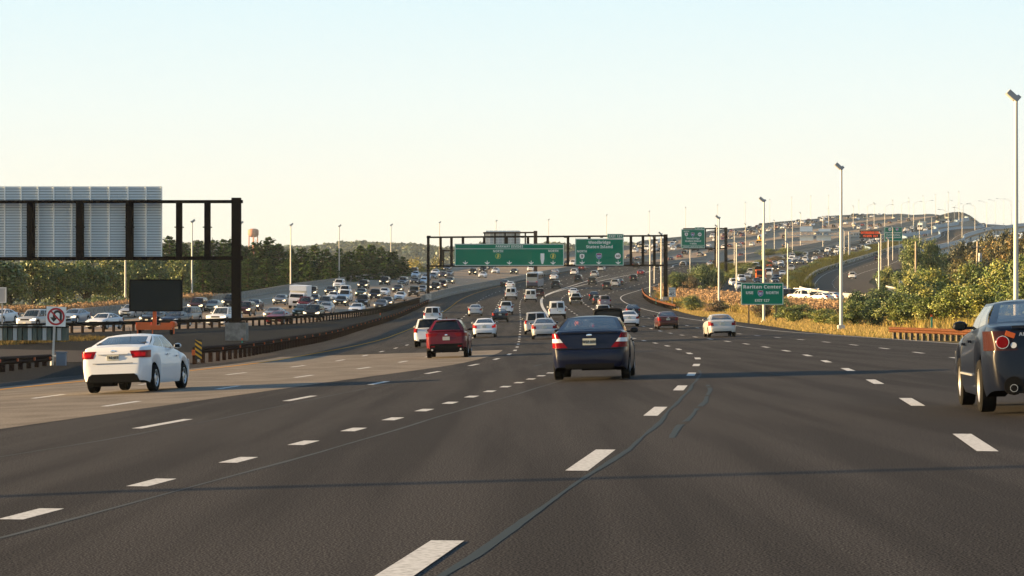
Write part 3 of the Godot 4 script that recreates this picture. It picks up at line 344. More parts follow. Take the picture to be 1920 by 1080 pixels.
const POLES := """
flood|25.55|0.37|-116.00|12.25|grey floodlight pole tallest and nearest, at the picture's edge
flood|25.03|0.72|-174.00|12.21|grey floodlight pole second nearest, tall, among bushes
flood|24.98|1.03|-227.00|12.17|grey floodlight pole crossing the green exit sign
floodl|-44.92|-0.70|-18.60|12.12|grey floodlight pole outside the left edge, casting the thin near shadow
flood|27.13|2.43|-300.00|12.31|grey floodlight pole beside the yellow reed field
flood|24.51|5.42|-406.00|10.88|grey floodlight pole just before the rusty curved guardrail
flood|24.08|4.20|-369.00|11.01|grey floodlight pole beside the brown gantry post
flood|33.36|10.20|-536.00|10.37|grey floodlight pole far slim one seen past the gantry
floodl|-53.23|3.29|-315.00|9.91|grey floodlight pole behind the message board
floodl|-48.25|4.51|-345.00|11.66|grey floodlight pole seen through the open gantry frame
floodl|-44.49|5.65|-375.00|11.54|grey floodlight pole touching the dark gantry column
floodl|-41.11|7.69|-425.00|11.29|grey floodlight pole before the dark pines
floodl|-37.01|10.02|-490.00|11.42|grey floodlight pole before the taller pines
floodl|-29.10|12.73|-550.00|11.41|grey floodlight pole before the yellowing tree
floodl|-20.29|16.07|-640.00|12.53|grey floodlight pole beyond the left gantry post
floodl|-5.03|19.58|-720.00|12.92|grey floodlight pole above the grey sign back
floodl|12.52|22.81|-790.00|13.07|grey floodlight pole above the wide green sign
floodl|37.09|29.11|-899.00|13.41|grey floodlight pole above the exit tab
floodl|58.35|34.14|-974.00|13.40|grey floodlight pole over the gantry's end
floodl|78.26|38.29|-1033.00|13.73|grey floodlight pole over the far exit sign
floodl|98.90|43.32|-1102.00|13.36|grey floodlight pole over the far gantry post
floodl|118.77|48.20|-1166.00|13.05|grey floodlight pole thin over the bridge rail
floodl|137.58|52.44|-1222.00|13.10|grey floodlight pole thin by the tall road pole
floodl|154.39|55.66|-1264.00|13.55|grey floodlight pole thin over the steel truss
floodl|169.96|58.51|-1302.00|13.35|grey floodlight pole thin over the bridge climb
floodl|184.67|60.93|-1336.00|13.08|grey floodlight pole thin near the crest approach
floodl|210.76|64.68|-1391.00|9.40|grey floodlight pole thin above the amber sign
flood|50.22|14.98|-645.00|11.13|grey floodlight pole in front of the far exit sign
flood|45.11|8.85|-504.00|13.16|grey floodlight pole among the dark bushes
flood|66.20|16.69|-681.00|11.43|grey floodlight pole by the hedge corner
flood|42.59|6.31|-434.00|9.81|grey floodlight pole at the start of the jam
flood|79.94|22.07|-783.00|12.05|grey floodlight pole left of the red car
flood|84.29|21.40|-771.00|11.68|grey floodlight pole behind the tall road pole
flood|102.41|28.72|-893.00|11.45|grey floodlight pole above the orange dump truck
flood|104.51|27.53|-874.00|8.76|grey floodlight pole by the truss end
flood|50.62|5.86|-420.00|9.69|grey floodlight pole at the white barrier nose
flood|101.28|24.55|-826.00|12.32|grey floodlight pole left of the truss
flood|118.04|31.56|-936.00|13.53|grey floodlight pole taller by the truss
flood|122.99|29.51|-905.00|12.66|grey floodlight pole through the truss
flood|162.55|48.79|-1174.00|9.58|grey floodlight pole behind the truss
flood|118.21|23.84|-814.00|9.49|grey floodlight pole just right of the tall road pole
flood|171.86|47.10|-1152.00|11.55|grey floodlight pole left of the amber sign
flood|69.60|6.31|-434.00|9.91|grey floodlight pole tall under the amber sign
flood|82.75|9.22|-513.00|11.60|grey floodlight pole by the small green sign
flood|80.64|8.30|-490.00|10.39|grey floodlight pole before the green bushes
flood|129.32|21.74|-777.00|11.05|grey floodlight pole crossing the green bridge sign
flood|189.61|50.60|-1198.00|12.01|grey floodlight pole above the amber sign's right end
flood|216.70|58.51|-1302.00|10.93|grey floodlight pole above the green bridge sign
flood|233.61|61.74|-1347.00|11.30|grey floodlight pole over the grey car near the crest
flood|255.92|66.51|-1424.00|11.95|grey floodlight pole over the crest
flood|263.56|66.51|-1424.00|12.95|grey floodlight pole before the concrete wall
flood|249.59|56.98|-1309.00|17.39|grey floodlight pole left part of the concrete wall
flood|246.91|55.66|-1264.00|16.50|grey floodlight pole middle of the concrete wall
davit|177.60|46.52|-1144.00|11.73|slim lamp post right-armed by the amber sign
davit|191.29|48.79|-1174.00|10.67|slim lamp post right-armed by the green bridge sign
davit|206.58|51.82|-1214.00|11.04|slim lamp post right-armed over the far queue
davit|202.20|47.10|-1152.00|12.89|slim lamp post right-armed beside the tractor trailer
davit|213.26|49.39|-1182.00|12.67|slim lamp post right-armed behind the tractor trailer
davit|247.76|56.68|-1309.00|11.90|slim lamp post right-armed against the concrete wall
davit|253.26|57.29|-1309.00|9.46|slim lamp post right-armed at the wall's highest part
davit|249.26|55.66|-1264.00|9.13|slim lamp post right-armed where the wall falls
plain|172.39|33.72|-968.00|9.93|pale bare pole leaning over the jam barrier
plain|198.31|41.77|-1081.00|8.06|pale bare pole right of the tractor trailer
davitl|178.47|31.56|-936.00|13.96|slim lamp post first on the blue girder
davitl|205.00|38.86|-1042.00|12.63|slim lamp post second on the blue girder
davitl|226.41|44.23|-1119.00|12.78|slim lamp post third on the blue girder
davitl|245.84|48.68|-1185.00|13.26|slim lamp post fourth on the blue girder
davitl|292.07|57.87|-1383.00|15.15|slim lamp post fifth on the blue girder
davitl|281.33|55.76|-1309.00|14.04|slim lamp post sixth on the blue girder
davitl|285.60|56.37|-1309.00|13.12|slim lamp post seventh, half behind the nearest pole
davitl|291.09|56.98|-1309.00|11.90|slim lamp post last, by the picture's edge
"""
const PLANTS := """
olive|26.56|1.15|-215.00|2.00|3.21|low olive shrub below the green exit sign
yellow|27.95|1.07|-205.00|1.62|2.68|yellow-green shrub left of the tall road pole
dark|30.40|0.89|-200.00|3.45|2.61|dark upright shrub right of the tall road pole
dark|30.34|0.87|-190.00|2.52|2.66|dark round shrub left end of the rusty guardrail
olive|31.48|0.93|-185.00|2.76|3.28|olive shrub over the rusty guardrail's end
olive|33.18|0.94|-182.00|3.22|3.56|wide olive shrub behind the green marker
yellow|35.03|1.11|-180.00|3.19|3.52|sunlit yellow shrub behind the rusty guardrail
yellow|36.72|1.37|-176.00|3.36|3.94|sunlit yellow shrub behind the dark sedan's mirror
olive|37.96|1.21|-170.00|3.88|3.80|olive shrub beneath the nearest light pole
olive|28.34|0.92|-190.00|2.30|1.77|small shrub at the foot of the tall road pole
dark|42.12|1.45|-260.00|3.88|3.64|dark shrub before the empty ramp road
olive|45.68|1.45|-262.00|5.37|4.52|olive shrub under the leaning wooden poles
yellow|49.54|1.70|-265.00|5.81|5.19|golden shrub below the dark bridge underside
olive|52.64|1.94|-262.00|6.11|5.13|olive shrub before the white utility pole
yellow|54.69|2.04|-255.00|6.30|4.99|golden shrub beside the nearest light pole
olive|56.53|2.03|-250.00|6.99|4.66|olive shrub at the picture's edge
tree|61.35|4.71|-350.00|9.95|3.59|leafy tree before the empty ramp's rise
tree|64.57|4.73|-352.00|9.85|4.10|round leafy tree before the blue girder
tree|57.86|4.62|-340.00|4.76|3.49|small leafy tree by the speed sign
treeb|74.41|4.99|-380.00|7.26|5.31|brownish tree below the blue girder's middle
treeb|78.26|5.04|-385.00|8.08|5.03|brownish tree behind the white utility pole
treeb|82.00|5.09|-390.00|10.36|5.09|tall brownish tree under the bridge rail
treeb|85.63|5.13|-395.00|11.42|4.60|tall brownish tree beside the nearest light pole
treeb|87.27|5.09|-390.00|11.82|5.45|tallest brownish tree at the picture's edge
dark|94.17|7.86|-500.00|8.28|5.83|dark tall bush under the blue girder's low end
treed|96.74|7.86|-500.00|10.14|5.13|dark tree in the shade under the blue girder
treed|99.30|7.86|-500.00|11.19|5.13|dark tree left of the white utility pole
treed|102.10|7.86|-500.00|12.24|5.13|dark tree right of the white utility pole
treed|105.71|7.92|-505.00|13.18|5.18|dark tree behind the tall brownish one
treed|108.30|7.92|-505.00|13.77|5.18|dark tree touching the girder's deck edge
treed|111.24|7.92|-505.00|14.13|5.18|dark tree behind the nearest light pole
dark|28.17|6.42|-395.00|3.50|4.05|dark bush right of the gantry post
brown|31.14|6.30|-400.00|3.36|3.36|brown bush between two dark ones
dark|34.21|6.23|-410.00|5.54|4.59|tall dark bush below the far exit sign
dark|36.95|6.48|-415.00|4.64|3.48|dark bush hiding the far gantry foot
yellow|48.73|10.18|-520.00|2.42|3.64|yellow-green bush by the ramp's shaded curve
yellow|57.46|12.81|-580.00|2.16|4.60|yellow-green hedge bush at the curve
olive|66.83|15.32|-640.00|2.24|5.07|hedge bush above the jam's start
olive|75.92|17.53|-690.00|2.25|5.47|hedge bush below the red car
brown|85.38|19.73|-740.00|2.59|5.86|brown hedge bush right of the tall pole
olive|89.51|23.83|-800.00|2.61|7.46|hedge bush below the mixer truck
olive|97.48|24.96|-820.00|2.48|5.73|hedge bush by the truss post
dark|99.77|23.45|-800.00|2.24|4.10|dark bush behind the silver car
dark|63.64|8.72|-520.00|2.91|2.67|dark bush at the hedge island's nose
dark|73.44|12.18|-590.00|2.48|3.30|second bush of the hedge island
dark|83.33|14.78|-650.00|2.42|3.94|third bush of the hedge island
dark|93.01|17.28|-700.00|2.28|4.57|fourth bush of the hedge island
olive|103.50|19.63|-750.00|2.27|4.90|fifth bush of the hedge island
olive|113.07|21.71|-790.00|2.21|5.16|sixth bush of the hedge island
olive|124.92|24.16|-840.00|2.55|5.87|last bush of the hedge island
olive|135.79|26.48|-880.00|2.46|5.33|bush below the amber sign
yellow|61.45|7.73|-490.00|1.94|2.97|yellow-green bush on the hedge island's near tip
dark|77.76|7.60|-480.00|2.80|2.69|dark bush by the small green sign
olive|78.88|8.16|-480.00|4.48|4.48|olive bush beside the empty ramp
brown|27.39|1.45|-250.00|2.33|2.33|brown weedy bush behind the green exit sign
dark|29.13|1.45|-245.00|2.51|2.28|dark bush right of the green exit sign
olive|24.57|2.53|-310.00|2.38|3.32|weedy bush right of the speed sign
brown|26.92|2.15|-300.00|2.10|2.80|weedy bush at the foot of the fourth pole
dark|-54.78|1.70|-272.00|1.90|3.80|dark shrub among the reeds at the left, above the no-U-turn sign
dark|-52.87|1.84|-280.00|2.48|3.66|dark shrub between two reed clumps at the left
olive|-51.51|2.13|-290.00|2.57|3.52|olive shrub in the reeds left of the message board pole
dark|-50.70|2.43|-300.00|2.10|3.22|dark shrub at the foot of the message board pole
yellow|27.02|1.01|-190.00|1.06|1.59|low yellow shrub before the tall road pole
pine|-80.65|6.00|-500.00|12.70|0.00|nearest dark pine right of the message board pole
pine|-73.18|6.00|-470.00|12.32|0.00|second dark pine right of the message board pole
pine|-71.83|6.00|-480.00|12.90|0.00|second dark pine left of the pole inside the gantry frame
pine|-65.94|6.00|-460.00|11.00|0.00|nearest dark pine left of the pole inside the gantry frame
pine|-64.42|6.00|-470.00|11.88|0.00|nearest dark pine right of the pole inside the gantry frame
pine|-62.88|6.00|-480.00|12.68|0.00|third dark pine right of the pole inside the gantry frame
pine|-59.16|6.00|-470.00|11.88|0.00|third dark pine left of the dark gantry column
pine|-58.18|6.00|-480.00|12.90|0.00|nearest dark pine left of the dark gantry column
pine|-54.56|6.00|-470.00|10.57|0.00|nearest dark pine right of the dark gantry column
pine|-54.83|6.00|-490.00|12.58|0.00|third dark pine right of the dark gantry column
pine|-52.20|6.00|-490.00|13.04|0.00|third dark pine left of the second pole right of the gantry column
pine|-48.90|6.00|-480.00|11.56|0.00|second dark pine left of the second pole right of the gantry column
pine|-48.25|6.00|-500.00|11.07|0.00|nearest dark pine right of the second pole right of the gantry column
pine|-45.92|6.00|-500.00|11.53|0.00|second dark pine right of the second pole right of the gantry column
pine|-43.99|6.00|-510.00|11.97|0.00|fourth dark pine right of the second pole right of the gantry column
pine|-40.56|6.00|-500.00|11.07|0.00|third dark pine left of the third pole right of the gantry column
pine|-39.27|6.00|-520.00|11.81|0.00|nearest dark pine left of the third pole right of the gantry column
pine|-36.26|6.00|-510.00|11.14|0.00|second dark pine right of the third pole right of the gantry column
pine|-35.09|6.00|-530.00|12.50|0.00|fourth dark pine right of the third pole right of the gantry column
pine|-33.10|6.00|-540.00|13.32|0.00|third dark pine left of the fourth pole right of the gantry column
pine|-30.14|6.00|-530.00|12.50|0.00|nearest dark pine left of the fourth pole right of the gantry column
pine|-28.07|6.00|-540.00|12.07|0.00|second dark pine right of the fourth pole right of the gantry column
pine|-25.68|6.00|-540.00|10.30|0.00|third dark pine right of the fourth pole right of the gantry column
pine|-56.78|5.76|-420.00|8.22|0.00|second dark pine right of the pole inside the gantry frame
pine|-52.38|5.76|-420.00|8.03|0.00|second dark pine left of the dark gantry column
pine|-49.62|6.00|-430.00|7.28|0.00|second dark pine right of the dark gantry column
pine|-47.18|6.00|-440.00|7.14|0.00|fourth dark pine left of the second pole right of the gantry column
pine|-44.06|6.00|-450.00|7.62|0.00|nearest dark pine left of the second pole right of the gantry column
pine|-40.30|6.00|-455.00|7.33|0.00|third dark pine right of the second pole right of the gantry column
pine|-36.85|6.00|-465.00|7.59|0.00|second dark pine left of the third pole right of the gantry column
pine|-33.57|6.00|-480.00|7.76|0.00|third dark pine right of the third pole right of the gantry column
pine|-30.30|6.00|-500.00|8.74|0.00|second dark pine left of the fourth pole right of the gantry column
pine|-26.75|6.00|-510.00|8.29|0.00|nearest dark pine right of the fourth pole right of the gantry column
oak|-76.15|2.07|-330.00|9.38|11.54|broad green tree at the picture edge behind the reeds
oak|-72.31|2.22|-330.00|8.15|5.38|sunlit tree behind the pale roadside sign
oak|-71.17|2.40|-340.00|9.03|7.13|sunlit tree above the oncoming silver vehicle
oak|-68.36|2.58|-345.00|9.01|7.24|sunlit tree above the no-U-turn sign
oak|-65.27|2.76|-350.00|8.65|7.34|golden-green tree above the white oncoming sedan
oak|-62.48|2.94|-355.00|8.94|6.62|sunlit tree left of the message board pole
oak|-66.67|3.50|-400.00|10.07|7.46|dark leafy tree above the message board
oak|-62.47|3.50|-400.00|9.33|7.46|leafy tree behind the message board
oak|-59.73|3.50|-410.00|9.42|6.69|leafy tree seen under the open gantry frame
golden|-24.07|3.50|-590.00|15.00|5.50|yellowing tree left of the long gantry post
golden|-20.62|3.50|-610.00|15.01|4.83|yellowing tree right of the long gantry post
golden|-25.69|3.50|-580.00|13.09|3.52|small yellowing tree beyond the pines
"""

var rng := RandomNumberGenerator.new()
var used := {}
var M := {}

# ------------------------------------------------------------------ mesh helper
class MB:
	var t := PackedVector3Array()
	var col := PackedColorArray()
	func tri(a: Vector3, b: Vector3, c: Vector3) -> void:      # counter-clockwise seen from outside
		t.push_back(a); t.push_back(c); t.push_back(b)
	func quad(a: Vector3, b: Vector3, c: Vector3, d: Vector3) -> void:
		tri(a, b, c); tri(a, c, d)
	func box(c: Vector3, s: Vector3, bs := Basis()) -> void:
		var h := s * 0.5
		var p := []
		for i in 8:
			p.append(c + bs * Vector3(h.x if i & 1 else -h.x, h.y if i & 2 else -h.y, h.z if i & 4 else -h.z))
		quad(p[4], p[5], p[7], p[6]); quad(p[1], p[0], p[2], p[3])
		quad(p[5], p[1], p[3], p[7]); quad(p[0], p[4], p[6], p[2])
		quad(p[6], p[7], p[3], p[2]); quad(p[0], p[1], p[5], p[4])
	func tube(p0: Vector3, p1: Vector3, r0: float, r1: float, n := 8, caps := true) -> void:
		var ax := (p1 - p0).normalized()
		var u := ax.cross(Vector3(0, 0, 1) if absf(ax.z) < 0.9 else Vector3(1, 0, 0)).normalized()
		var w := ax.cross(u)
		for i in n:
			var a := TAU * i / n
			var b := TAU * (i + 1) / n
			var da := u * cos(a) + w * sin(a)
			var db := u * cos(b) + w * sin(b)
			quad(p0 + da * r0, p0 + db * r0, p1 + db * r1, p1 + da * r1)
			if caps:
				tri(p0, p0 + db * r0, p0 + da * r0)
				tri(p1, p1 + da * r1, p1 + db * r1)
	func lathe_x(c: Vector3, prof: Array, n := 20, dir := 1.0) -> void:   # prof: (x, r) from inside to outside along +x * dir
		for i in n:
			var a := TAU * i / n
			var b := TAU * (i + 1) / n
			for k in prof.size() - 1:
				var p: Vector2 = prof[k]
				var q: Vector2 = prof[k + 1]
				var A := c + Vector3(p.x * dir, cos(a) * p.y, sin(a) * p.y)
				var B := c + Vector3(p.x * dir, cos(b) * p.y, sin(b) * p.y)
				var D := c + Vector3(q.x * dir, cos(b) * q.y, sin(b) * q.y)
				var E := c + Vector3(q.x * dir, cos(a) * q.y, sin(a) * q.y)
				if dir > 0: quad(A, B, D, E)
				else: quad(A, E, D, B)
	func rows(r: Array, flip := false) -> void:       # loft of point rows
		for i in r.size() - 1:
			var p: PackedVector3Array = r[i]
			var q: PackedVector3Array = r[i + 1]
			for k in p.size() - 1:
				if flip: quad(p[k], q[k], q[k + 1], p[k + 1])
				else: quad(p[k], p[k + 1], q[k + 1], q[k])
	func ball(c: Vector3, r: Vector3, n := 8) -> void:
		var rr := []
		for i in n + 1:
			var row := PackedVector3Array()
			var a := PI * i / n - PI / 2
			for k in n * 2 + 1:
				var b := TAU * k / (n * 2)
				row.push_back(c + Vector3(cos(a) * cos(b), sin(a), -cos(a) * sin(b)) * r)
			rr.append(row)
		rows(rr)
	func mesh(crease := 35.0) -> ArrayMesh:
		var am := ArrayMesh.new()
		add_to(am, crease)
		return am
	func add_to(am: ArrayMesh, crease := 35.0) -> void:
		var nt := t.size() / 3
		var fn := PackedVector3Array(); fn.resize(nt)
		var at := {}
		for i in nt:
			var n := (t[i * 3 + 2] - t[i * 3]).cross(t[i * 3 + 1] - t[i * 3])
			fn[i] = n
			if crease > 0.0:
				for k in 3:
					var key := Vector3i((t[i * 3 + k] * 1500.0).round())
					if at.has(key): at[key].append(i)
					else: at[key] = [i]
		var nn := PackedVector3Array(); nn.resize(t.size())
		var cc := cos(deg_to_rad(crease))
		for i in nt:
			var f := fn[i].normalized()
			for k in 3:
				var n := f
				if crease > 0.0:
					n = Vector3.ZERO
					for j in at[Vector3i((t[i * 3 + k] * 1500.0).round())]:
						if f.dot(fn[j].normalized()) >= cc: n += fn[j]
					n = n.normalized() if n.length() > 1e-12 else Vector3.UP
				elif n == Vector3.ZERO: n = Vector3.UP
				nn[i * 3 + k] = n
		var a := []; a.resize(Mesh.ARRAY_MAX)
		a[Mesh.ARRAY_VERTEX] = t
		a[Mesh.ARRAY_NORMAL] = nn
		if col.size() == t.size(): a[Mesh.ARRAY_COLOR] = col
		am.add_surface_from_arrays(Mesh.PRIMITIVE_TRIANGLES, a)

# ------------------------------------------------------------------ curves of the place: distance -> sideways position or height
func cv(k: String, x: float) -> float:
	var p: Array = CURVE[k]
	var n := p.size() / 2
	if x <= p[0]: return p[1] + (p[3] - p[1]) / (p[2] - p[0]) * (x - p[0])
	if x >= p[n * 2 - 2]: return p[n * 2 - 1]
	var i := 0
	while p[i * 2 + 2] < x: i += 1
	var h: float = p[i * 2 + 2] - p[i * 2]
	var u: float = (x - p[i * 2]) / h
	return (2 * u ** 3 - 3 * u * u + 1) * p[i * 2 + 1] + (u ** 3 - 2 * u * u + u) * h * tn(p, i) + (3 * u * u - 2 * u ** 3) * p[i * 2 + 3] + (u ** 3 - u * u) * h * tn(p, i + 1)
func sl(p: Array, j: int) -> float:
	return (p[j * 2 + 3] - p[j * 2 + 1]) / (p[j * 2 + 2] - p[j * 2])
func tn(p: Array, j: int) -> float:
	var n := p.size() / 2
	if j == 0: return sl(p, 0)
	if j == n - 1: return sl(p, n - 2)
	var h0: float = p[j * 2] - p[j * 2 - 2]
	var h1: float = p[j * 2 + 2] - p[j * 2]
	return (sl(p, j - 1) * h1 + sl(p, j) * h0) / (h0 + h1)
func hz(k: String, d: float) -> float:
	match k:
		"c0": return cv("z0", d)
		"c1": return cv("z1", d)
		"y": return cv("P", d) + cv("dy", d)
		"c2": return cv("P", d) + cv("dy", d) - (0.05 if d < 400 else 0.0)
		"w": return cv("P", d) + cv("dw", d)
		"c3": return cv("P", d) + cv("dw", d) - 0.12
		"r4l", "r4r": return cv("P4", d)
	return cv("P", d)
func pt(k: String, d: float, off := 0.0, up := 0.0) -> Vector3:
	return Vector3(cv(k, d) + off, hz(k, d) + up, -d)
func mixpt(a: String, b: String, f: float, d: float, up := 0.0) -> Vector3:
	return pt(a, d).lerp(pt(b, d), f) + Vector3(0, up, 0)
func at(x: float, y: float, d: float) -> Vector3:          # a point of the survey sketch, d metres away
	return Vector3((x - 960.0) * d / F, EYE + (HY - y) * d / F, -d)

# ------------------------------------------------------------------ naming
func numbered(n: String) -> String:
	used[n] = used.get(n, -1) + 1
	return n if used[n] == 0 else "%s_%03d" % [n, used[n]]
func tag(o: Node, label: String, category: String, group := "") -> Node:
	o.set_meta("label", label)
	o.set_meta("category", category)
	if group != "": o.set_meta("group", group)
	return o
func thing(called: String, label: String, category: String, where := Vector3.ZERO, turn := 0.0, group := "") -> Node3D:
	var o := Node3D.new()
	o.name = numbered(called)
	add_child(o)
	o.position = where
	o.rotation.y = turn
	tag(o, label, category, group)
	return o
func part(called: String, m: Mesh, mat: Material, parent: Node) -> MeshInstance3D:
	var o := MeshInstance3D.new()
	o.name = called if parent != self else numbered(called)
	o.mesh = m
	o.set_surface_override_material(0, mat)
	parent.add_child(o, true)
	return o
func struct(called: String, m: Mesh, mat: Material) -> MeshInstance3D:
	var o := part(called, m, mat, self)
	o.set_meta("kind", "structure")
	return o
func stuff(called: String, m: Mesh, mat: Material, label: String, category: String, xf: Array, colors := []) -> void:
	var mm := MultiMesh.new()
	mm.transform_format = MultiMesh.TRANSFORM_3D
	mm.use_colors = colors.size() > 0
	mm.mesh = m
	mm.instance_count = xf.size()
	for i in xf.size():
		mm.set_instance_transform(i, xf[i])
		if colors.size() > 0: mm.set_instance_color(i, colors[i])
	var o := MultiMeshInstance3D.new()
	o.name = numbered(called)
	o.multimesh = mm
	o.material_override = mat
	add_child(o)
	tag(o, label, category)
	o.set_meta("kind", "stuff")

# ------------------------------------------------------------------ materials
func lin(r: float, g: float, b: float) -> Color:
	return Color(r, g, b).linear_to_srgb()
func mat(called: String, c: Color, rough := 0.8, metal := 0.0) -> StandardMaterial3D:
	var m := StandardMaterial3D.new()
	m.resource_name = called
	m.albedo_color = c
	m.roughness = rough
	m.metallic = metal
	if rough >= 0.7: m.metallic_specular = 0.12
	M[called] = m
	return m
func noise_tex(sd: int, freq: float, stops: Array, size := 512, oct := 4) -> NoiseTexture2D:
	var n := FastNoiseLite.new()
	n.seed = sd
	n.frequency = freq
	n.fractal_octaves = oct
	var x := NoiseTexture2D.new()
	x.noise = n
	x.width = size
	x.height = size
	x.seamless = true
	var g := Gradient.new()
	var off := PackedFloat32Array()
	var cs := PackedColorArray()
	for s in stops:
		off.push_back(s[0]); cs.push_back(s[1])
	g.offsets = off
	g.colors = cs
	x.color_ramp = g
	return x
func grain(m: StandardMaterial3D, tex: Texture2D, metres: float, world := true) -> void:
	m.albedo_texture = tex
	m.uv1_triplanar = true
	m.uv1_world_triplanar = world
	m.uv1_scale = Vector3.ONE / metres
func detail(m: StandardMaterial3D, tex: Texture2D, metres: float) -> void:
	m.detail_enabled = true
	m.detail_blend_mode = BaseMaterial3D.BLEND_MODE_MUL
	m.detail_albedo = tex
	m.detail_uv_layer = BaseMaterial3D.DETAIL_UV_2
	m.uv2_triplanar = true
	m.uv2_world_triplanar = true
	m.uv2_scale = Vector3.ONE / metres
func gray(v: float) -> Color:
	return lin(v, v, v)

func make_materials() -> void:
	var a := mat("asphalt", Color.WHITE, 0.86)
	grain(a, noise_tex(3, 0.09, [[0.27, lin(.009, .0084, .0080)], [0.5, lin(.039, .0362, .0338)], [0.73, lin(.108, .100, .092)]], 1024, 5), 1.9)
	detail(a, noise_tex(5, 0.012, [[0.28, gray(.70)], [0.5, gray(.88)], [0.72, gray(1.0)]], 512, 6), 31.0)
	a.uv2_scale = Vector3(1.0 / 7.0, 0.1, 1.0 / 170.0)      # worn along the lanes
	var a2 := mat("median_asphalt", Color.WHITE, 0.9)
	grain(a2, noise_tex(4, 0.06, [[0.25, lin(.010, .010, .010)], [0.55, lin(.017, .0165, .016)], [0.75, lin(.034, .031, .026)]], 512, 5), 5.0)
	var cn := mat("concrete_pavement", Color.WHITE, 0.85)
	grain(cn, noise_tex(6, 0.05, [[0.25, lin(.145, .124, .098)], [0.5, lin(.205, .176, .140)], [0.75, lin(.26, .226, .182)]], 1024, 5), 3.0)
	detail(cn, noise_tex(7, 0.014, [[0.3, gray(.75)], [0.7, gray(1.0)]], 512, 5), 19.0)
	cn = mat("old_asphalt", Color.WHITE, 0.9)
	grain(cn, noise_tex(18, 0.05, [[0.25, lin(.058, .049, .041)], [0.75, lin(.095, .081, .067)]], 512, 5), 3.0)
	var d := mat("deck_concrete", Color.WHITE, 0.85)
	grain(d, noise_tex(8, 0.03, [[0.25, lin(.235, .182, .130)], [0.75, lin(.34, .262, .188)]], 512, 5), 7.0)
	var w := mat("barrier_concrete", Color.WHITE, 0.85)
	grain(w, noise_tex(9, 0.02, [[0.25, lin(.17, .16, .14)], [0.75, lin(.28, .265, .235)]], 512, 5), 6.0)
	w = mat("pale_barrier", Color.WHITE, 0.8)
	grain(w, noise_tex(10, 0.02, [[0.25, lin(.30, .29, .26)], [0.75, lin(.44, .42, .38)]], 512, 5), 6.0)
	var g := mat("soil", Color.WHITE, 0.95)
	grain(g, noise_tex(11, 0.04, [[0.2, lin(.055, .055, .022)], [0.5, lin(.10, .085, .04)], [0.8, lin(.17, .125, .06)]], 512, 5), 11.0)
	var wl := mat("white_paint_line", Color.WHITE, 0.8)
	grain(wl, noise_tex(19, 0.03, [[0.15, lin(.34, .33, .30)], [0.40, lin(.50, .49, .45)], [0.7, lin(.58, .57, .53)]], 512, 5), 1.1)
	mat("yellow_paint_line", lin(.56, .25, .02), 0.8)
	mat("faded_filler", lin(.072, .080, .082), 0.85)
	mat("crack_filler", lin(.040, .052, .058), 0.75)
	var r := mat("dark_steel", Color.WHITE, 0.8, 0.0)
	grain(r, noise_tex(12, 0.05, [[0.3, lin(.008, .0055, .005)], [0.7, lin(.018, .0105, .008)]], 256, 4), 1.5)
	r = mat("rusty_steel", Color.WHITE, 0.85)
	grain(r, noise_tex(13, 0.05, [[0.25, lin(.06, .024, .013)], [0.55, lin(.10, .043, .022)], [0.8, lin(.145, .068, .036)]], 256, 5), 1.2)
	mat("brown_steel", lin(.045, .020, .014), 0.75)
	r = mat("brown_rail", Color.WHITE, 0.85)
	grain(r, noise_tex(14, 0.05, [[0.25, lin(.020, .012, .009)], [0.8, lin(.065, .034, .022)]], 256, 5), 1.0)
	r = mat("post_wood", Color.WHITE, 0.9)
	grain(r, noise_tex(15, 0.05, [[0.25, lin(.06, .05, .04)], [0.8, lin(.17, .14, .10)]], 256, 5), 0.8)
	mat("galvanised", lin(.42, .42, .40), 0.5, 0.35)
	mat("pole_paint", lin(.50, .48, .43), 0.6, 0.1)
	mat("lamp_head", lin(.30, .31, .32), 0.5, 0.3)
	mat("lamp_lens", lin(.5, .5, .48), 0.2)
	mat("sign_green", lin(.0, .20, .115), 1.0).metallic_specular = 0.0
	mat("sign_white", lin(.78, .80, .76), 0.5)
	mat("sign_black", gray(.012), 0.5)
	mat("sign_red", lin(.42, .012, .02), 0.5)
	mat("sign_blue", lin(.02, .07, .33), 0.5)
	mat("sign_shieldgold", lin(.55, .52, .10), 0.5)
	mat("sign_back", lin(.68, .72, .71), 0.7)
	mat("sign_gap", lin(.30, .32, .32), 0.8)
	mat("board_black", lin(.026, .030, .028), 0.8)
	mat("orange_paint", lin(.62, .11, .012), 0.5)
	mat("hazard_yellow", lin(.65, .35, .02), 0.6)
	mat("marker_green", lin(.02, .22, .16), 0.6)
	mat("marker_dull", lin(.10, .12, .10), 0.7)
	mat("box_blue", lin(.11, .15, .20), 0.6)
	mat("bridge_blue", lin(.30, .38, .45), 0.55)
	mat("bridge_rail_blue", lin(.19, .26, .32), 0.6)
	mat("tank_red", lin(.42, .20, .14), 0.7)
	var am := mat("amber_lamp", lin(.5, .1, .01), 0.5)
	am.emission_enabled = true; am.emission = Color(1.0, 0.28, 0.06); am.emission_energy_multiplier = 0.22
	# vehicles
	var paints := {"white": [.60, .615, .63], "silver": [.34, .35, .36], "lightsilver": [.40, .40, .38], "bluegrey": [.20, .25, .32], "black": [.010, .010, .012], "navy": [.002, .004, .017], "darkblue": [.002, .004, .011],
		"grey": [.16, .165, .17], "darkgrey": [.06, .062, .066], "maroon": [.055, .013, .010], "tan": [.36, .31, .23], "red": [.10, .003, .007], "darkgreen": [.012, .035, .026], "lilac": [.22, .18, .20], "orange": [.62, .11, .012]}
	for k in paints:
		var c: Array = paints[k]
		var p := mat("paint_" + k, lin(c[0], c[1], c[2]), 0.38, 0.0 if k in ["white", "black", "orange", "navy", "darkblue", "red"] else 0.3)
		p.metallic_specular = 0.25
		p.clearcoat_enabled = true
		p.clearcoat = 0.35
		p.clearcoat_roughness = 0.05
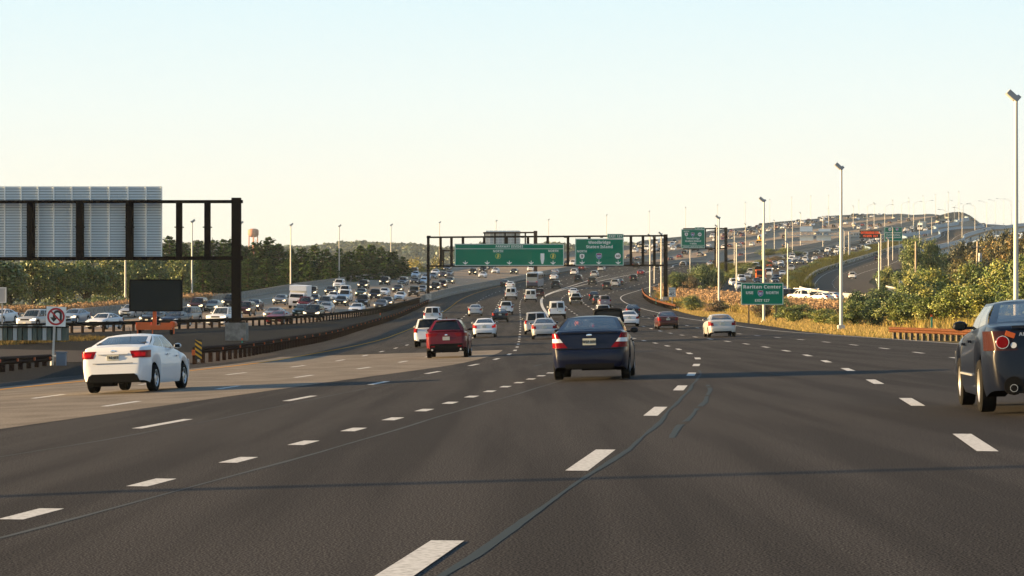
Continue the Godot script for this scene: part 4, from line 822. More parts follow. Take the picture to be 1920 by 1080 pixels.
	mat("trim", gray(.009), 0.7)
	mat("underside", gray(.008), 0.9)
	mat("tyre_rubber", gray(.014), 0.85)
	mat("rim_metal", lin(.55, .55, .55), 0.35, 0.7)
	mat("chrome", lin(.75, .75, .75), 0.15, 1.0)
	mat("cloth", lin(.05, .05, .055), 0.9)
	mat("plate", lin(.46, .46, .38), 0.6)
	mat("plate_ink", gray(.03), 0.6)
	mat("lamp_smoke", lin(.030, .010, .009), 0.2).metallic_specular = 0.3
	mat("tail_dark", lin(.09, .003, .006), 0.15)
	mat("dark_glass", lin(.006, .009, .012), 0.08).metallic_specular = 0.3
	var gl := mat("window_glass", Color(.16, .20, .21, 0.42), 0.03)
	gl.transparency = BaseMaterial3D.TRANSPARENCY_ALPHA
	mat("tail_red", lin(.17, .003, .006), 0.2).metallic_specular = 0.25
	var tl := mat("tail_lit", lin(.22, .004, .007), 0.2)
	tl.metallic_specular = 0.25
	tl.emission_enabled = true; tl.emission = Color(1.0, 0.05, 0.07); tl.emission_energy_multiplier = 0.06
	mat("lamp_clear", lin(.62, .64, .66), 0.12)
	mat("amber_lens", lin(.40, .075, .01), 0.2)
	var hl := mat("head_lit", lin(.8, .8, .75), 0.2)
	hl.emission_enabled = true; hl.emission = Color(1.0, 0.86, 0.62); hl.emission_energy_multiplier = 0.8
	mat("skin", lin(.42, .22, .15), 0.7)
	# plants: the colour is each leaf's own
	for k in [["leaf", 0.55], ["needle", 0.7], ["straw", 0.9]]:
		var l := mat(k[0], Color.WHITE, k[1])
		l.vertex_color_use_as_albedo = true
		l.backlight_enabled = true
		l.backlight = Color(.16, .16, .06) if k[0] != "straw" else Color(.2, .16, .1)
	var b := mat("bark", Color.WHITE, 0.95)
	grain(b, noise_tex(16, 0.08, [[0.3, lin(.04, .03, .022)], [0.7, lin(.10, .078, .058)]], 256, 4), 1.0)
	b = mat("pole_timber", Color.WHITE, 0.9)
	grain(b, noise_tex(17, 0.08, [[0.3, lin(.24, .20, .15)], [0.7, lin(.40, .34, .27)]], 256, 4), 1.0)

# ------------------------------------------------------------------ start
func _ready() -> void:
	rng.seed = 7
	var cam := Camera3D.new()
	cam.name = "camera"
	cam.projection = Camera3D.PROJECTION_FRUSTUM
	cam.near = 0.5
	cam.far = 9000.0
	cam.size = 1080.0 / F * cam.near
	cam.frustum_offset = Vector2(0, 60.0 / F * cam.near)
	cam.position = Vector3(0, EYE, 0)
	add_child(cam)
	cam.current = true
	make_sky()
	make_materials()
	make_ground()
	make_roads()
	make_barriers()
	make_bridge()
	make_hills()
	make_gantries()
	make_signs()
	make_poles()
	make_roadside()
	make_vehicles()
	make_plants()
	make_reeds()

func make_sky() -> void:
	# clear evening air: cream at the horizon, pale blue above; the same all round
	var im := Image.create(4, 720, false, Image.FORMAT_RGBF)
	var stops := [[0.0, Vector3(1.0, .905, .70)], [1.2, Vector3(1.0, .93, .755)], [3.0, Vector3(.975, .955, .83)], [5.5, Vector3(.885, .965, .93)], [8.0, Vector3(.77, .94, .98)], [14.0, Vector3(.52, .74, .92)], [30.0, Vector3(.25, .44, .70)], [90.0, Vector3(.10, .22, .46)]]
	for r in 720:
		var el := 90.0 - (r + 0.5) * 0.25
		var c := Vector3(.10, .09, .075)
		if el > -0.5:
			c = stops[-1][1]
			for i in stops.size() - 1:
				if el <= stops[i + 1][0]:
					var u := clampf((el - stops[i][0]) / (stops[i + 1][0] - stops[i][0]), 0, 1)
					c = (stops[i][1] as Vector3).lerp(stops[i + 1][1], u)
					break
		for x in 4: im.set_pixel(x, r, Color(c.x, c.y, c.z))
	var sky := Sky.new()
	var pm := PanoramaSkyMaterial.new()
	pm.panorama = ImageTexture.create_from_image(im)
	pm.energy_multiplier = 1.0
	sky.sky_material = pm
	var e := Environment.new()
	e.background_mode = Environment.BG_SKY
	e.sky = sky
	e.background_energy_multiplier = 0.235
	e.tonemap_mode = Environment.TONE_MAPPER_LINEAR
	e.tonemap_exposure = 4.3
	e.sdfgi_enabled = true
	e.ssao_enabled = true
	e.ssil_enabled = true
	e.fog_enabled = true
	e.fog_density = 0.00005
	e.fog_light_color = Color(.80, .86, .90)
	var we := WorldEnvironment.new()
	we.name = "environment"
	we.environment = e
	add_child(we)
	var sun := DirectionalLight3D.new()
	sun.name = "sun"
	sun.light_energy = 1.6
	sun.light_color = Color(1.0, .84, .60)
	sun.light_angular_distance = 0.5
	sun.shadow_enabled = true
	add_child(sun)
	var el := deg_to_rad(9.0)
	sun.look_at_from_position(Vector3.ZERO, Vector3(cos(el), -sin(el), -0.01), Vector3.UP)

# ------------------------------------------------------------------ ground and roads
func stations(a: float, b: float, near_step := 4.0) -> PackedFloat32Array:
	var r := PackedFloat32Array()
	var d := a
	while d < b:
		r.push_back(d)
		d += near_step if d < 160 else (6.0 if d < 620 else (12.0 if d < 1000 else 20.0))
	r.push_back(b)
	return r
func glow(d: float) -> float:      # the low land beside the embankments
	return lerpf(-0.3, 2.5, smoothstep(150, 600, d))
func low_left(d: float) -> float:
	return minf(hz("c0", d) - 0.8, lerpf(0.6, 5.0, smoothstep(200, 520, d)))
func make_ground() -> void:
	var m := MB.new()
	var rr := []
	for d in stations(-40, 1760, 8.0):
		var p := PackedVector3Array()
		var s := smoothstep(690, 800, d)      # from here the roads are carried by the bridge
		var lo := glow(d)
		var ll := lerpf(low_left(d), lo, s)
		var k := func(c: String, off: float, up: float) -> Vector3:
			var q := pt(c, d, off, up)
			q.y = lerpf(q.y, minf(lo, q.y - 0.5), s)
			return q
		for x in [-5000.0, -1200.0, -260.0]: p.push_back(Vector3(x, ll, -d))
		p.push_back(Vector3(cv("c0", d) - 7.0, ll, -d))
		p.push_back(k.call("c0", -0.6, -0.25)); p.push_back(k.call("c1", 0, -0.2)); p.push_back(k.call("c2", 0, -0.2))
		p.push_back(k.call("a", 0, -0.2)); p.push_back(k.call("c3", 0.1, -0.12)); p.push_back(k.call("c3", 5.0, 0.05))
		var dd := maxf(d, 400.0)
		if d < 400:
			var z := hz("c3", d)
			p.push_back(Vector3(33, z + 0.1, -d)); p.push_back(Vector3(48, z, -d)); p.push_back(Vector3(62, z - 0.1, -d))
			p.push_back(Vector3(70, z - 0.1, -d)); p.push_back(Vector3(84, z, -d)); p.push_back(Vector3(100, z, -d))
		else:
			p.push_back(k.call("r3l", -0.5, -0.2)); p.push_back(k.call("r3l", 6, -0.25)); p.push_back(k.call("r3r", 0.4, -0.2))
			p.push_back(k.call("r4l", -0.6, 0.0)); p.push_back(k.call("r4l", 1, -0.25)); p.push_back(k.call("r4r", 0.6, -0.2))
		var rx := p[p.size() - 1].x
		for q in [[12.0, .35], [40.0, .8], [160.0, 1.0], [1000.0, 1.0], [5000.0, 1.0]]:
			p.push_back(Vector3(rx + q[0], lerpf(p[15].y if d < 400 else hz("r4r", dd) - .3, lo + 1.0, q[1]) if s < 0.5 else lo, -d))
		rr.append(p)
	# onward to the horizon, and back under the camera
	var far := PackedVector3Array()
	for q in rr[-1]: far.push_back(Vector3(q.x * 1.6, 2.0, -5200.0))
	rr.append(far)
	var back := PackedVector3Array()
	for q in rr[0]: back.push_back(Vector3(q.x, q.y, 700.0))
	rr.push_front(back)
	m.rows(rr)
	struct("ground", m.mesh(60), M.soil)

func ribbon(cols: Array, a: float, b: float, up := 0.0, step := 4.0) -> ArrayMesh:
	var m := MB.new()
	var rr := []
	for d in stations(a, b, step):
		var p := PackedVector3Array()
		for c in cols:
			p.push_back(pt(c, d, 0, up) if c is String else mixpt(c[0], c[1], c[2], d, up))
		rr.append(p)
	m.rows(rr)
	return m.mesh(60)
func strip(m: MB, a: String, b: String, f: float, d0: float, d1: float, wid: float, up: float, off := 0.0, step := 6.0) -> void:
	var n := maxi(1, int((d1 - d0) / step))
	for i in n:
		var p := mixpt(a, b, f, lerpf(d0, d1, float(i) / n), up) + Vector3(off, 0, 0)
		var q := mixpt(a, b, f, lerpf(d0, d1, float(i + 1) / n), up) + Vector3(off, 0, 0)
		var s := (q - p).normalized().cross(Vector3.UP).normalized() * wid * 0.5
		m.quad(p - s, p + s, q + s, q - s)
func make_roads() -> void:
	var r1 := struct("oncoming_road", ribbon(["c0", "c1"], -30, 1760), M.deck_concrete)
	var md := struct("median", ribbon(["c1", "c2"], -30, 440, -0.01), M.median_asphalt)
	var r2 := struct("road", ribbon(["c2", "y", ["y", "a", .5], "a", ["a", "w", .5], "w", "c3"], -30, 760), M.asphalt)
	struct("bridge_road", ribbon(["c2", "y", "a", "w", "c3"], 760, 1760), M.deck_concrete)
	var cl := MB.new()
	var rr := []
	for d in stations(-30, 118):
		var p := PackedVector3Array()
		var e := cv("a", d) - 7.8 + lerpf(1.3, 3.4, smoothstep(30, 110, d))
		var y0 := cv("y", d) - 0.9
		var w := (e - cv("y", d)) / (cv("a", d) - cv("y", d))
		p.push_back(Vector3(y0, road_y(y0, d) + .004, -d)); p.push_back(pt("y", d, 0, .004)); p.push_back(mixpt("y", "a", w * 0.5, d, 0.004)); p.push_back(mixpt("y", "a", w, d, 0.004))
		rr.append(p)
	cl.rows(rr)
	struct("concrete_lane", cl.mesh(60), M.concrete_pavement)
	# the turnaround that leaves to the left through the gap in the rails
	var ta := MB.new()
	rr = []
	for i in 13:
		var x := lerpf(-62.0, -12.4, i / 12.0)
		var p := PackedVector3Array()
		for d in [lerpf(112.0, 104.0, i / 12.0), lerpf(143.0, 128.0, i / 12.0)]:
			var u := clampf((x - cv("c1", d)) / (cv("c2", d) - cv("c1", d)), 0, 1)
			p.push_back(Vector3(x, lerpf(hz("c1", d), hz("c2", d), u) + 0.012, -d))
		rr.append(p)
	ta.rows(rr, true)
	struct("turnaround_pavement", ta.mesh(60), M.old_asphalt)
	struct("bank_fill", ribbon(["c3", "r3l"], 690, 1330, -.55), M.deck_concrete)
	struct("bank_fill", ribbon(["r3r", "r4l"], 780, 1330, -.35), M.deck_concrete)
	var r3 := struct("side_road", ribbon(["r3l", "r3r"], 392, 1330), M.old_asphalt)
	var r4 := struct("ramp_road", ribbon(["r4l", ["r4l", "r4r", .5], "r4r"], 396, 1700), M.old_asphalt)
	# solid lines
	var m := MB.new(); strip(m, "y", "y", 0, -30, 760, .16, .012); strip(m, "y", "y", 0, 760, 1500, .2, .012); part("yellow_edge_line", m.mesh(0), M.yellow_paint_line, r2)
	m = MB.new(); strip(m, "w", "w", 0, -30, 760, .17, .008); strip(m, "w", "w", 0, 760, 1500, .2, .008); part("white_edge_line", m.mesh(0), M.white_paint_line, r2)
	m = MB.new(); strip(m, "a", "a", 0, 262, 430, .42, .010); part("gore_line", m.mesh(0), M.white_paint_line, r2)
	for s: float in [-1.0, 1.0]:
		m = MB.new()
		for i in 34:
			var d0 := 430.0 + i * 10
			var w0 := lerpf(.15, 3.6, smoothstep(430, 700, d0)) * s
			var w1 := lerpf(.15, 3.6, smoothstep(430, 700, d0 + 10)) * s
			var p := pt("a", d0, w0, .010)
			var q := pt("a", d0 + 10, w1, .010)
			m.quad(p - Vector3(.14, 0, 0), p + Vector3(.2, 0, 0), q + Vector3(.2, 0, 0), q - Vector3(.14, 0, 0))
		part("gore_line", m.mesh(0), M.white_paint_line, r2)
	m = MB.new()
	for i in 26:
		var d0 := 540.0 + i * 8
		var w0 := lerpf(.15, 3.6, smoothstep(430, 700, d0)) - .3
		var p := pt("a", d0, -w0, .009); var q := pt("a", d0 + 4, w0, .009)
		m.quad(p, p + Vector3(.5, 0, 0), q + Vector3(.5, 0, 0), q)
	part("gore_hatching", m.mesh(0), M.white_paint_line, r2)
	m = MB.new(); strip(m, "c0", "c1", .93, 100, 700, .18, .012); part("yellow_edge_line", m.mesh(0), M.yellow_paint_line, r1)
	m = MB.new(); strip(m, "c0", "c1", .12, 200, 760, .2, .012); part("white_edge_line", m.mesh(0), M.white_paint_line, r1)
	m = MB.new(); strip(m, "r4l", "r4r", .12, 480, 1250, .13, .012); part("yellow_edge_line", m.mesh(0), M.white_paint_line, r4)
	m = MB.new(); strip(m, "r4l", "r4r", .66, 570, 1250, .14, .012); part("white_edge_line", m.mesh(0), M.white_paint_line, r4)
	# broken lines: near dashes one by one, the rest joined
	var count := 0
	var rest := MB.new()
	var lanes := [["y", "a", .25, 11.5, 3.0, .15, 9.25], ["y", "a", .5, 11.5, 3.0, .15, 11.6], ["y", "a", .75, 11.5, 3.2, .16, 10.45], ["a", "a", 0.0, 3.27, .95, .19, 6.5], ["a", "w", .25, 11.7, 3.3, .20, 20.1], ["a", "w", .5, 11.5, 3.3, .20, 9.85], ["a", "w", .75, 11.4, 3.2, .17, 10.1]]
	for L in lanes:
		var d: float = L[6]
		while d < 700:
			if L[3] < 4 and d > 268: break
			var e := d + float(L[4])
			if d < 250 and d > 8 and count < 260:
				m = MB.new(); strip(m, L[0], L[1], L[2], d, e, L[5], .009 if float(L[2]) < .6 and L[0] == "y" else .0035); part("lane_dash", m.mesh(0), M.white_paint_line, r2); count += 1
			else: strip(rest, L[0], L[1], L[2], d, e, L[5] * 1.15, .012)
			d += L[3]
	m = MB.new(); strip(m, "a", "w", .25, 10.3, 13.7, .20, .0035, -.20); part("lane_dash", m.mesh(0), M.white_paint_line, r2)
	var o := part("far_lane_dashes", rest.mesh(0), M.white_paint_line, r2)
	o.set_meta("kind", "stuff")
	rest = MB.new()
	for f: float in [.27, .42, .57, .72, .85]:
		var d: float = 150.0 + f * 10
		while d < 700: strip(rest, "c0", "c1", f, d, d + 3, .17, .012); d += 12.19
	o = part("far_lane_dashes", rest.mesh(0), M.white_paint_line, r1); o.set_meta("kind", "stuff")
	rest = MB.new()
	for f: float in [.39]:
		var d := 420.0
		while d < 1000: strip(rest, "r4l", "r4r", f, d, d + 3, .17, .012); d += 12.19
	o = part("far_lane_dashes", rest.mesh(0), M.white_paint_line, r4); o.set_meta("kind", "stuff")
	# poured crack seals along the lane joints
	seal(r2, [[9, -.75], [11, -.48], [12.8, -.21], [15.2, .07], [17.4, .37], [20.4, .80], [23.4, 1.2], [30.5, 1.99], [37, 2.68], [43.5, 3.35], [50, 4.02], [56, 4.6], [61, 5.0]], .034, false)
	seal(r2, [[25.5, 1.78], [28.4, 2.05], [32, 2.55], [37, 3.12], [43, 3.7], [47, 4.05]], .045)
	seal(r2, [[13, -3.65], [15, -3.3], [19, -2.74], [24.4, -2.05], [32.3, -1.2], [40, -.35], [47, .44], [54, 1.2]], .028, false, "faded_filler")
	seal(r2, [[26.2, -5.87], [29.5, -5.36], [35.7, -4.66], [42.5, -4.2], [55, -3.2], [66, -2.3]], .022, false, "faded_filler")
	seal(r2, [[36, 11.2], [44, 11.7], [52, 12.1], [60, 12.6], [70, 13.3]], .035)
	seal(r2, [[38, 9.1], [39.5, 9.4], [41, 9.6], [43, 9.75]], .035)
	seal(r2, [[74, .7], [84, 1.6], [95, 2.0], [105, 2.1]], .035)
func road_y(x: float, d: float) -> float:
	var ks := ["c2", "y", "a", "w", "c3"]
	for i in 4:
		var x1 := cv(ks[i + 1], d)
		if x <= x1 or i == 3:
			var x0 := cv(ks[i], d)
			return lerpf(hz(ks[i], d), hz(ks[i + 1], d), (x - x0) / (x1 - x0))
	return 0.0
func seal(road: Node, pts: Array, half: float, gaps := true, m_key := "crack_filler") -> void:
	var m := MB.new()
	var L := PackedVector3Array(); var R := PackedVector3Array()
	var rough := 0.0
	var d: float = pts[0][0]
	var i := 0
	while d < pts[-1][0]:
		while i < pts.size() - 2 and pts[i + 1][0] < d: i += 1
		var x := lerpf(pts[i][1], pts[i + 1][1], (d - pts[i][0]) / (pts[i + 1][0] - pts[i][0]))
		x += half * (.4 * sin(d * .45 + half * 40) + .3 * sin(d * .9))
		rough = lerpf(rough, rng.randf_range(-.5, .5), .22)
		var h := half * (0.85 + .2 * sin(d * .8 + half * 90) + rough)
		L.push_back(Vector3(x - h, road_y(x - h, d) + .002, -d)); R.push_back(Vector3(x + h, road_y(x + h, d) + .002, -d))
		d += 0.22
	for k in L.size() - 1:
		if gaps and fmod(k * .37 + half * 50, 9.0) > 7.6: continue
		m.quad(L[k], R[k], R[k + 1], L[k + 1])
	part("crack_seal", m.mesh(0), M[m_key], road)

# ------------------------------------------------------------------ barriers
func wall(called: String, curve: String, off: float, d0: float, d1: float, h: float, th: float, below: float, m: Material, label: String, parent: Node = null, step := 6.0, raise := 0.0) -> MeshInstance3D:
	var mb := MB.new()
	var rr := []
	var n := maxi(2, int((d1 - d0) / step))
	for i in n + 1:
		var d := lerpf(d0, d1, float(i) / n)
		var c := pt(curve, d, off, raise)
		var t := (pt(curve, d + 2, off) - pt(curve, d - 2, off)).normalized()
		var s := t.cross(Vector3.UP).normalized()
		var p := PackedVector3Array()
		for q in [[-th * .8, -below], [-th * .8, .12], [-th * .45, .35], [-th * .38, h - .03], [-th * .30, h], [th * .30, h], [th * .38, h - .03], [th * .45, .35], [th * .8, .12], [th * .8, -below]]:
			p.push_back(c + s * q[0] + Vector3(0, q[1], 0))
		rr.append(p)
	mb.rows(rr, true)
	for e in [0, n]:
		var p: PackedVector3Array = rr[e]
		for k in 4: 
			if e == 0: mb.quad(p[k], p[k + 1], p[8 - k], p[9 - k])
			else: mb.quad(p[9 - k], p[8 - k], p[k + 1], p[k])
	if parent: return part(called, mb.mesh(25), m, parent)
	var o := part(called, mb.mesh(25), m, self)
	tag(o, label, "barrier")
	return o
func make_barriers() -> void:
	wall("concrete_parapet", "c0", -.4, 150, 1560, .95, .45, 1.2, M.barrier_concrete, "long concrete parapet along the far side of the oncoming lanes, below the pines")
	var w := wall("median_barrier", "c1", .75, 368, 760, 1.15, .55, .4, M.barrier_concrete, "concrete median barrier that starts at the left foot of the long sign gantry")
	wall("barrier_continuation", "c1", .5, 760, 1560, 1.1, .5, .4, M.barrier_concrete, "", w)
	wall("dividing_barrier", "a", 0, 705, 1560, 1.0, .5, .4, M.barrier_concrete, "concrete barrier beyond the hatched gore between the two roads driving away")
	wall("bridge_parapet", "c3", .5, 800, 1350, 1.0, .5, 1.9, M.barrier_concrete, "grey bridge parapet with deep deck edge above the jammed side road")
	wall("white_barrier", "r3r", .9, 393, 530, .85, .5, .3, M.pale_barrier, "sunlit white barrier at the nose of the hedge island")
	wall("side_road_barrier", "r3l", -.5, 800, 1330, 1.0, .45, .6, M.barrier_concrete, "low barrier on the inner side of the jammed side road")
	wall("queue_barrier", "r3r", .6, 850, 1330, 1.25, .5, 1.2, M.bridge_rail_blue, "bluish barrier on the outer side of the distant queue")
	wall("ramp_barrier", "r4l", -.5, 505, 1000, 1.0, .5, .4, M.pale_barrier, "pale barrier along the hedge side of the empty ramp road")
	wall("ramp_bridge_barrier", "r4l", -.5, 1000, 1600, 1.1, .5, 1.0, M.bridge_rail_blue, "bluish inner barrier of the girder bridge")

func make_bridge() -> void:
	# girder bridge that carries the ramp road away to the right
	var b := thing("girder_bridge", "blue steel girder bridge carrying the empty ramp road above the trees", "bridge")
	wall("parapet", "r4r", .5, 800, 1700, 1.35, .5, .5, M.bridge_rail_blue, "", b)
	wall("deck_edge", "r4r", .75, 800, 1700, .0, .30, .6, M.deck_concrete, "", b, 6.0, -.55)
	var m := MB.new()
	var rr := []
	for i in 61:
		var d := lerpf(830, 1700, i / 60.0)
		var p := PackedVector3Array()
		for q in [[-.2, -1.0], [.35, -1.0], [.35, -1.12], [-.02, -1.15], [-.02, -3.2], [.35, -3.25], [.35, -3.4], [-.4, -3.4], [-.4, -1.0]]: p.push_back(pt("r4r", d, q[0], q[1]))
		rr.append(p)
	m.rows(rr, true)
	part("girder", m.mesh(20), M.bridge_blue, b)
	for i in 26:
		var d := 850.0 + i * 34.0
		m = MB.new(); m.box(pt("r4r", d, .32, -2.1), Vector3(.5, 2.3, .7)); part("stiffener", m.mesh(0), M.bridge_rail_blue, b)
	m = MB.new()
	rr = []
	for i in 61:
		var d := lerpf(800, 1700, i / 60.0)
		rr.append(PackedVector3Array([pt("r4l", d, -.6, -.6), pt("r4r", d, .3, -.6)]))
	m.rows(rr, true)
	part("deck_underside", m.mesh(0), M.deck_concrete, b)
	for d in [880.0, 950.0, 1025.0, 1100.0, 1180.0, 1270.0, 1360.0]:
		for k in 3:
			var f := .15 + .35 * k
			var q := mixpt("r4l", "r4r", f, d, -3.4)
			m = MB.new(); m.tube(Vector3(q.x, 1.0, q.z), q, .9, .8, 10); part("pier_column", m.mesh(40), M.barrier_concrete, b)
		m = MB.new()
		var a := mixpt("r4l", "r4r", .03, d, -3.0); var c := mixpt("r4l", "r4r", .97, d, -3.0)
		m.box((a + c) / 2, Vector3(a.distance_to(c), 1.4, 1.8), Basis(Vector3.UP, 0)); part("pier_cap", m.mesh(0), M.barrier_concrete, b)
	# the main bridge under the three roads
	var mb := thing("main_bridge", "long concrete bridge carrying the crowded highway up to its crest", "bridge")
	m = MB.new(); rr = []
	for i in 50:
		var d := lerpf(790, 1700, i / 49.0)
		rr.append(PackedVector3Array([pt("c0", d, -.7, -1.9), pt("c3", d, .8, -1.9)]))
	m.rows(rr, true); part("deck_underside", m.mesh(0), M.deck_concrete, mb)
	for d in [850.0, 930.0, 1010.0, 1090.0, 1170.0, 1250.0, 1330.0, 1410.0]:
		for k in 5:
			var q := mixpt("c0", "c3", .06 + .22 * k, d, -1.9)
			m = MB.new(); m.tube(Vector3(q.x, 1.0, q.z), q, 1.2, 1.1, 10); part("pier_column", m.mesh(40), M.barrier_concrete, mb)
	# curved concrete wall at the crest
	var cw := thing("concrete_bridge_wall", "tall curved grey concrete wall at the crest of the bridge", "wall")
	var prof := [[1760, 404.0], [1765, 403.0], [1776, 400.0], [1787, 397.8], [1798, 397.2], [1808, 399.0], [1819, 404.0], [1829, 411.5], [1835, 416.2]]
	m = MB.new(); rr = []
	for i in prof.size():
		var d := 1345.0 + i * 22.0
		var t := at(prof[i][0], prof[i][1], d); var u := at(prof[i][0], 424, d)
		rr.append(PackedVector3Array([u, t, t + Vector3(-.6, 0, -.8), u + Vector3(-.6, 0, -.8)]))
	m.rows(rr, true); part("wall_face", m.mesh(30), M.barrier_concrete, cw)
	for i in prof.size() - 1:
		for h in 2:
			var f := .25 + .5 * h
			var d := 1345.0 + (i + f) * 22.0
			var t := at(lerpf(prof[i][0], prof[i + 1][0], f), lerpf(prof[i][1], prof[i + 1][1], f) + .6, d); var u := at(lerpf(prof[i][0], prof[i + 1][0], f), 424, d)
			m = MB.new(); m.box((t + u) / 2 + Vector3(.25, 0, .2), Vector3(.55, t.y - u.y, .6)); part("pilaster", m.mesh(0), M.barrier_concrete, cw)

# ------------------------------------------------------------------ distant hills
func hill_y(x: float, d: float) -> float:
	var px := 960.0 + x * F / 2800.0
	var top := 80.5 + 1.6 * sin(px * .021) + 1.5 * sin(px * .0093 + 1.0) + 1.4 * sin(px * .05) + 2.0 * exp(-pow((px - 720.0) / 60.0, 2))
	return 2.0 + top * smoothstep(1750, 2750, d + 60.0 * sin(x * .011))
func make_hills() -> void:
	var m := MB.new()
	var rr := []
	for i in 22:
		var d := lerpf(1720, 3600, i / 21.0)
		var p := PackedVector3Array()
		for k in 61:
			var x := lerpf(-2600, 900, k / 60.0)
			p.push_back(Vector3(x, hill_y(x, d) - 2.0, -d))
		rr.append(p)
	m.rows(rr)
	struct("hills", m.mesh(60), M.soil)
	var crown := leaf_ball(11, 110, 1.5, [lin(.036, .066, .034), lin(.050, .080, .040), lin(.028, .052, .032)])
	var xf := []
	var cs := []
	var r := RandomNumberGenerator.new(); r.seed = 21
	for i in 15000:
		var d := r.randf_range(1780, 2850)
		var x := r.randf_range(-1150, 560)
		if x > 40 + (d - 1700) * .2 + 330: continue
		var s := r.randf_range(4.0, 8.5)
		xf.append(Transform3D(Basis(Vector3.UP, r.randf() * TAU).scaled(Vector3(s, s * r.randf_range(.85, 1.35), s)), Vector3(x, hill_y(x, d) + s * .25, -d)))
		var v := r.randf_range(.65, 1.25)
		cs.append(Color(v * r.randf_range(.9, 1.25), v, v * .9))
	stuff("distant_wood", crown, M.leaf, "hazy wooded hills on the horizon behind the pines", "woods", xf, cs)
	# water tower
	var t := thing("water_tower", "reddish round water tower on legs above the dark pines", "water tower", Vector3.ZERO)
	var d := 2300.0
	var c := at(475, 437, d)
	m = MB.new()
	var prof := [[-4.4, .4], [-3.9, 3.0], [-2.6, 5.0], [-1.2, 5.4], [2.2, 5.4], [3.4, 5.0], [4.3, 3.0], [4.6, .2]]
	for i in 24:
		var a := TAU * i / 24; var b := TAU * (i + 1) / 24
		for k in prof.size() - 1:
			var p: Array = prof[k]; var q: Array = prof[k + 1]
			m.quad(c + Vector3(cos(a) * p[1], p[0], -sin(a) * p[1]), c + Vector3(cos(b) * p[1], p[0], -sin(b) * p[1]), c + Vector3(cos(b) * q[1], q[0], -sin(b) * q[1]), c + Vector3(cos(a) * q[1], q[0], -sin(a) * q[1]))
	part("tank", m.mesh(40), M.tank_red, t)
	for k in 6:
		var a := TAU * k / 6 + .3
		m = MB.new(); m.tube(c + Vector3(cos(a) * 5.6, -52, sin(a) * 5.6), c + Vector3(cos(a) * 4.9, -1.5, sin(a) * 4.9), .35, .3, 6); part("leg", m.mesh(40), M.tank_red, t)
	m = MB.new(); m.tube(c + Vector3(0, -52, 0), c + Vector3(0, -4, 0), .8, .7, 8); part("riser_pipe", m.mesh(40), M.tank_red, t)
	m = MB.new()
	for i in 20:
		var a := TAU * i / 20; var b := TAU * (i + 1) / 20
		m.tube(c + Vector3(cos(a) * 5.7, -1.0, sin(a) * 5.7), c + Vector3(cos(b) * 5.7, -1.0, sin(b) * 5.7), .18, .18, 5, false)
	part("catwalk", m.mesh(40), M.tank_red, t)

# ------------------------------------------------------------------ gantries and signs
func bar(parent: Node, called: String, a: Vector3, b: Vector3, w: float, th: float, m: Material) -> void:
	var mb := MB.new()
	var l := a.distance_to(b)
	var y := (b - a).normalized()
	var z := Vector3(0, 0, 1)
	var x := y.cross(z).normalized()
	mb.box((a + b) / 2, Vector3(w, l, th), Basis(x, y, z))
	part(called, mb.mesh(0), m, parent)
func poly(pts: PackedVector2Array, c: Vector3, sc: float, depth: float) -> MB:      # a flat plate with that outline, facing +z
	var mb := MB.new()
	var ix := Geometry2D.triangulate_polygon(pts)
	for i in ix.size() / 3:
		var q := []
		for k in 3: q.append(c + Vector3(pts[ix[i * 3 + k]].x * sc, pts[ix[i * 3 + k]].y * sc, 0))
		if (q[1] - q[0]).cross(q[2] - q[0]).z < 0: q = [q[0], q[2], q[1]]
		mb.tri(q[0], q[1], q[2])
	var cw := Geometry2D.is_polygon_clockwise(pts)
	for i in pts.size():
		var p := pts[i]; var n := pts[(i + 1) % pts.size()]
		if not cw: var o := p; p = n; n = o
		var A := c + Vector3(p.x * sc, p.y * sc, 0); var B := c + Vector3(n.x * sc, n.y * sc, 0)
		mb.quad(A, B, B - Vector3(0, 0, depth), A - Vector3(0, 0, depth))
	return mb
var fonts := {}
func letters(parent: Node, s: String, c: Vector3, h: float, m: Material, width := 1.0, bold := true) -> MeshInstance3D:   # width: a stretch, or minus the metres that the text is to fill
	var tm := TextMesh.new()
	if not fonts.has(bold):
		var f := SystemFont.new()
		f.font_names = PackedStringArray(["Droid Sans"])
		f.font_weight = 700 if bold else 400
		fonts[bold] = f
	tm.font = fonts[bold]
	tm.text = s
	tm.font_size = 48
	tm.pixel_size = h / 34.3
	tm.depth = 0.012
	tm.curve_step = 3.0
	var stretch := width if width > 0.0 else -width / tm.get_aabb().size.x
	var o := part("lettering", tm, m, parent)
	o.position = c
	o.scale = Vector3(stretch, 1, 1)
	return o
func disc(n: int) -> PackedVector2Array:
	var p := PackedVector2Array()
	for i in n: p.push_back(Vector2(cos(TAU * i / n), sin(TAU * i / n)))
	return p
const SHIELD := [[0, -1.05], [.35, -.92], [.72, -.6], [.92, -.1], [.95, .35], [.78, .72], [.88, .92], [.5, .86], [0, .98], [-.5, .86], [-.88, .92], [-.78, .72], [-.95, .35], [-.92, -.1], [-.72, -.6], [-.35, -.92]]
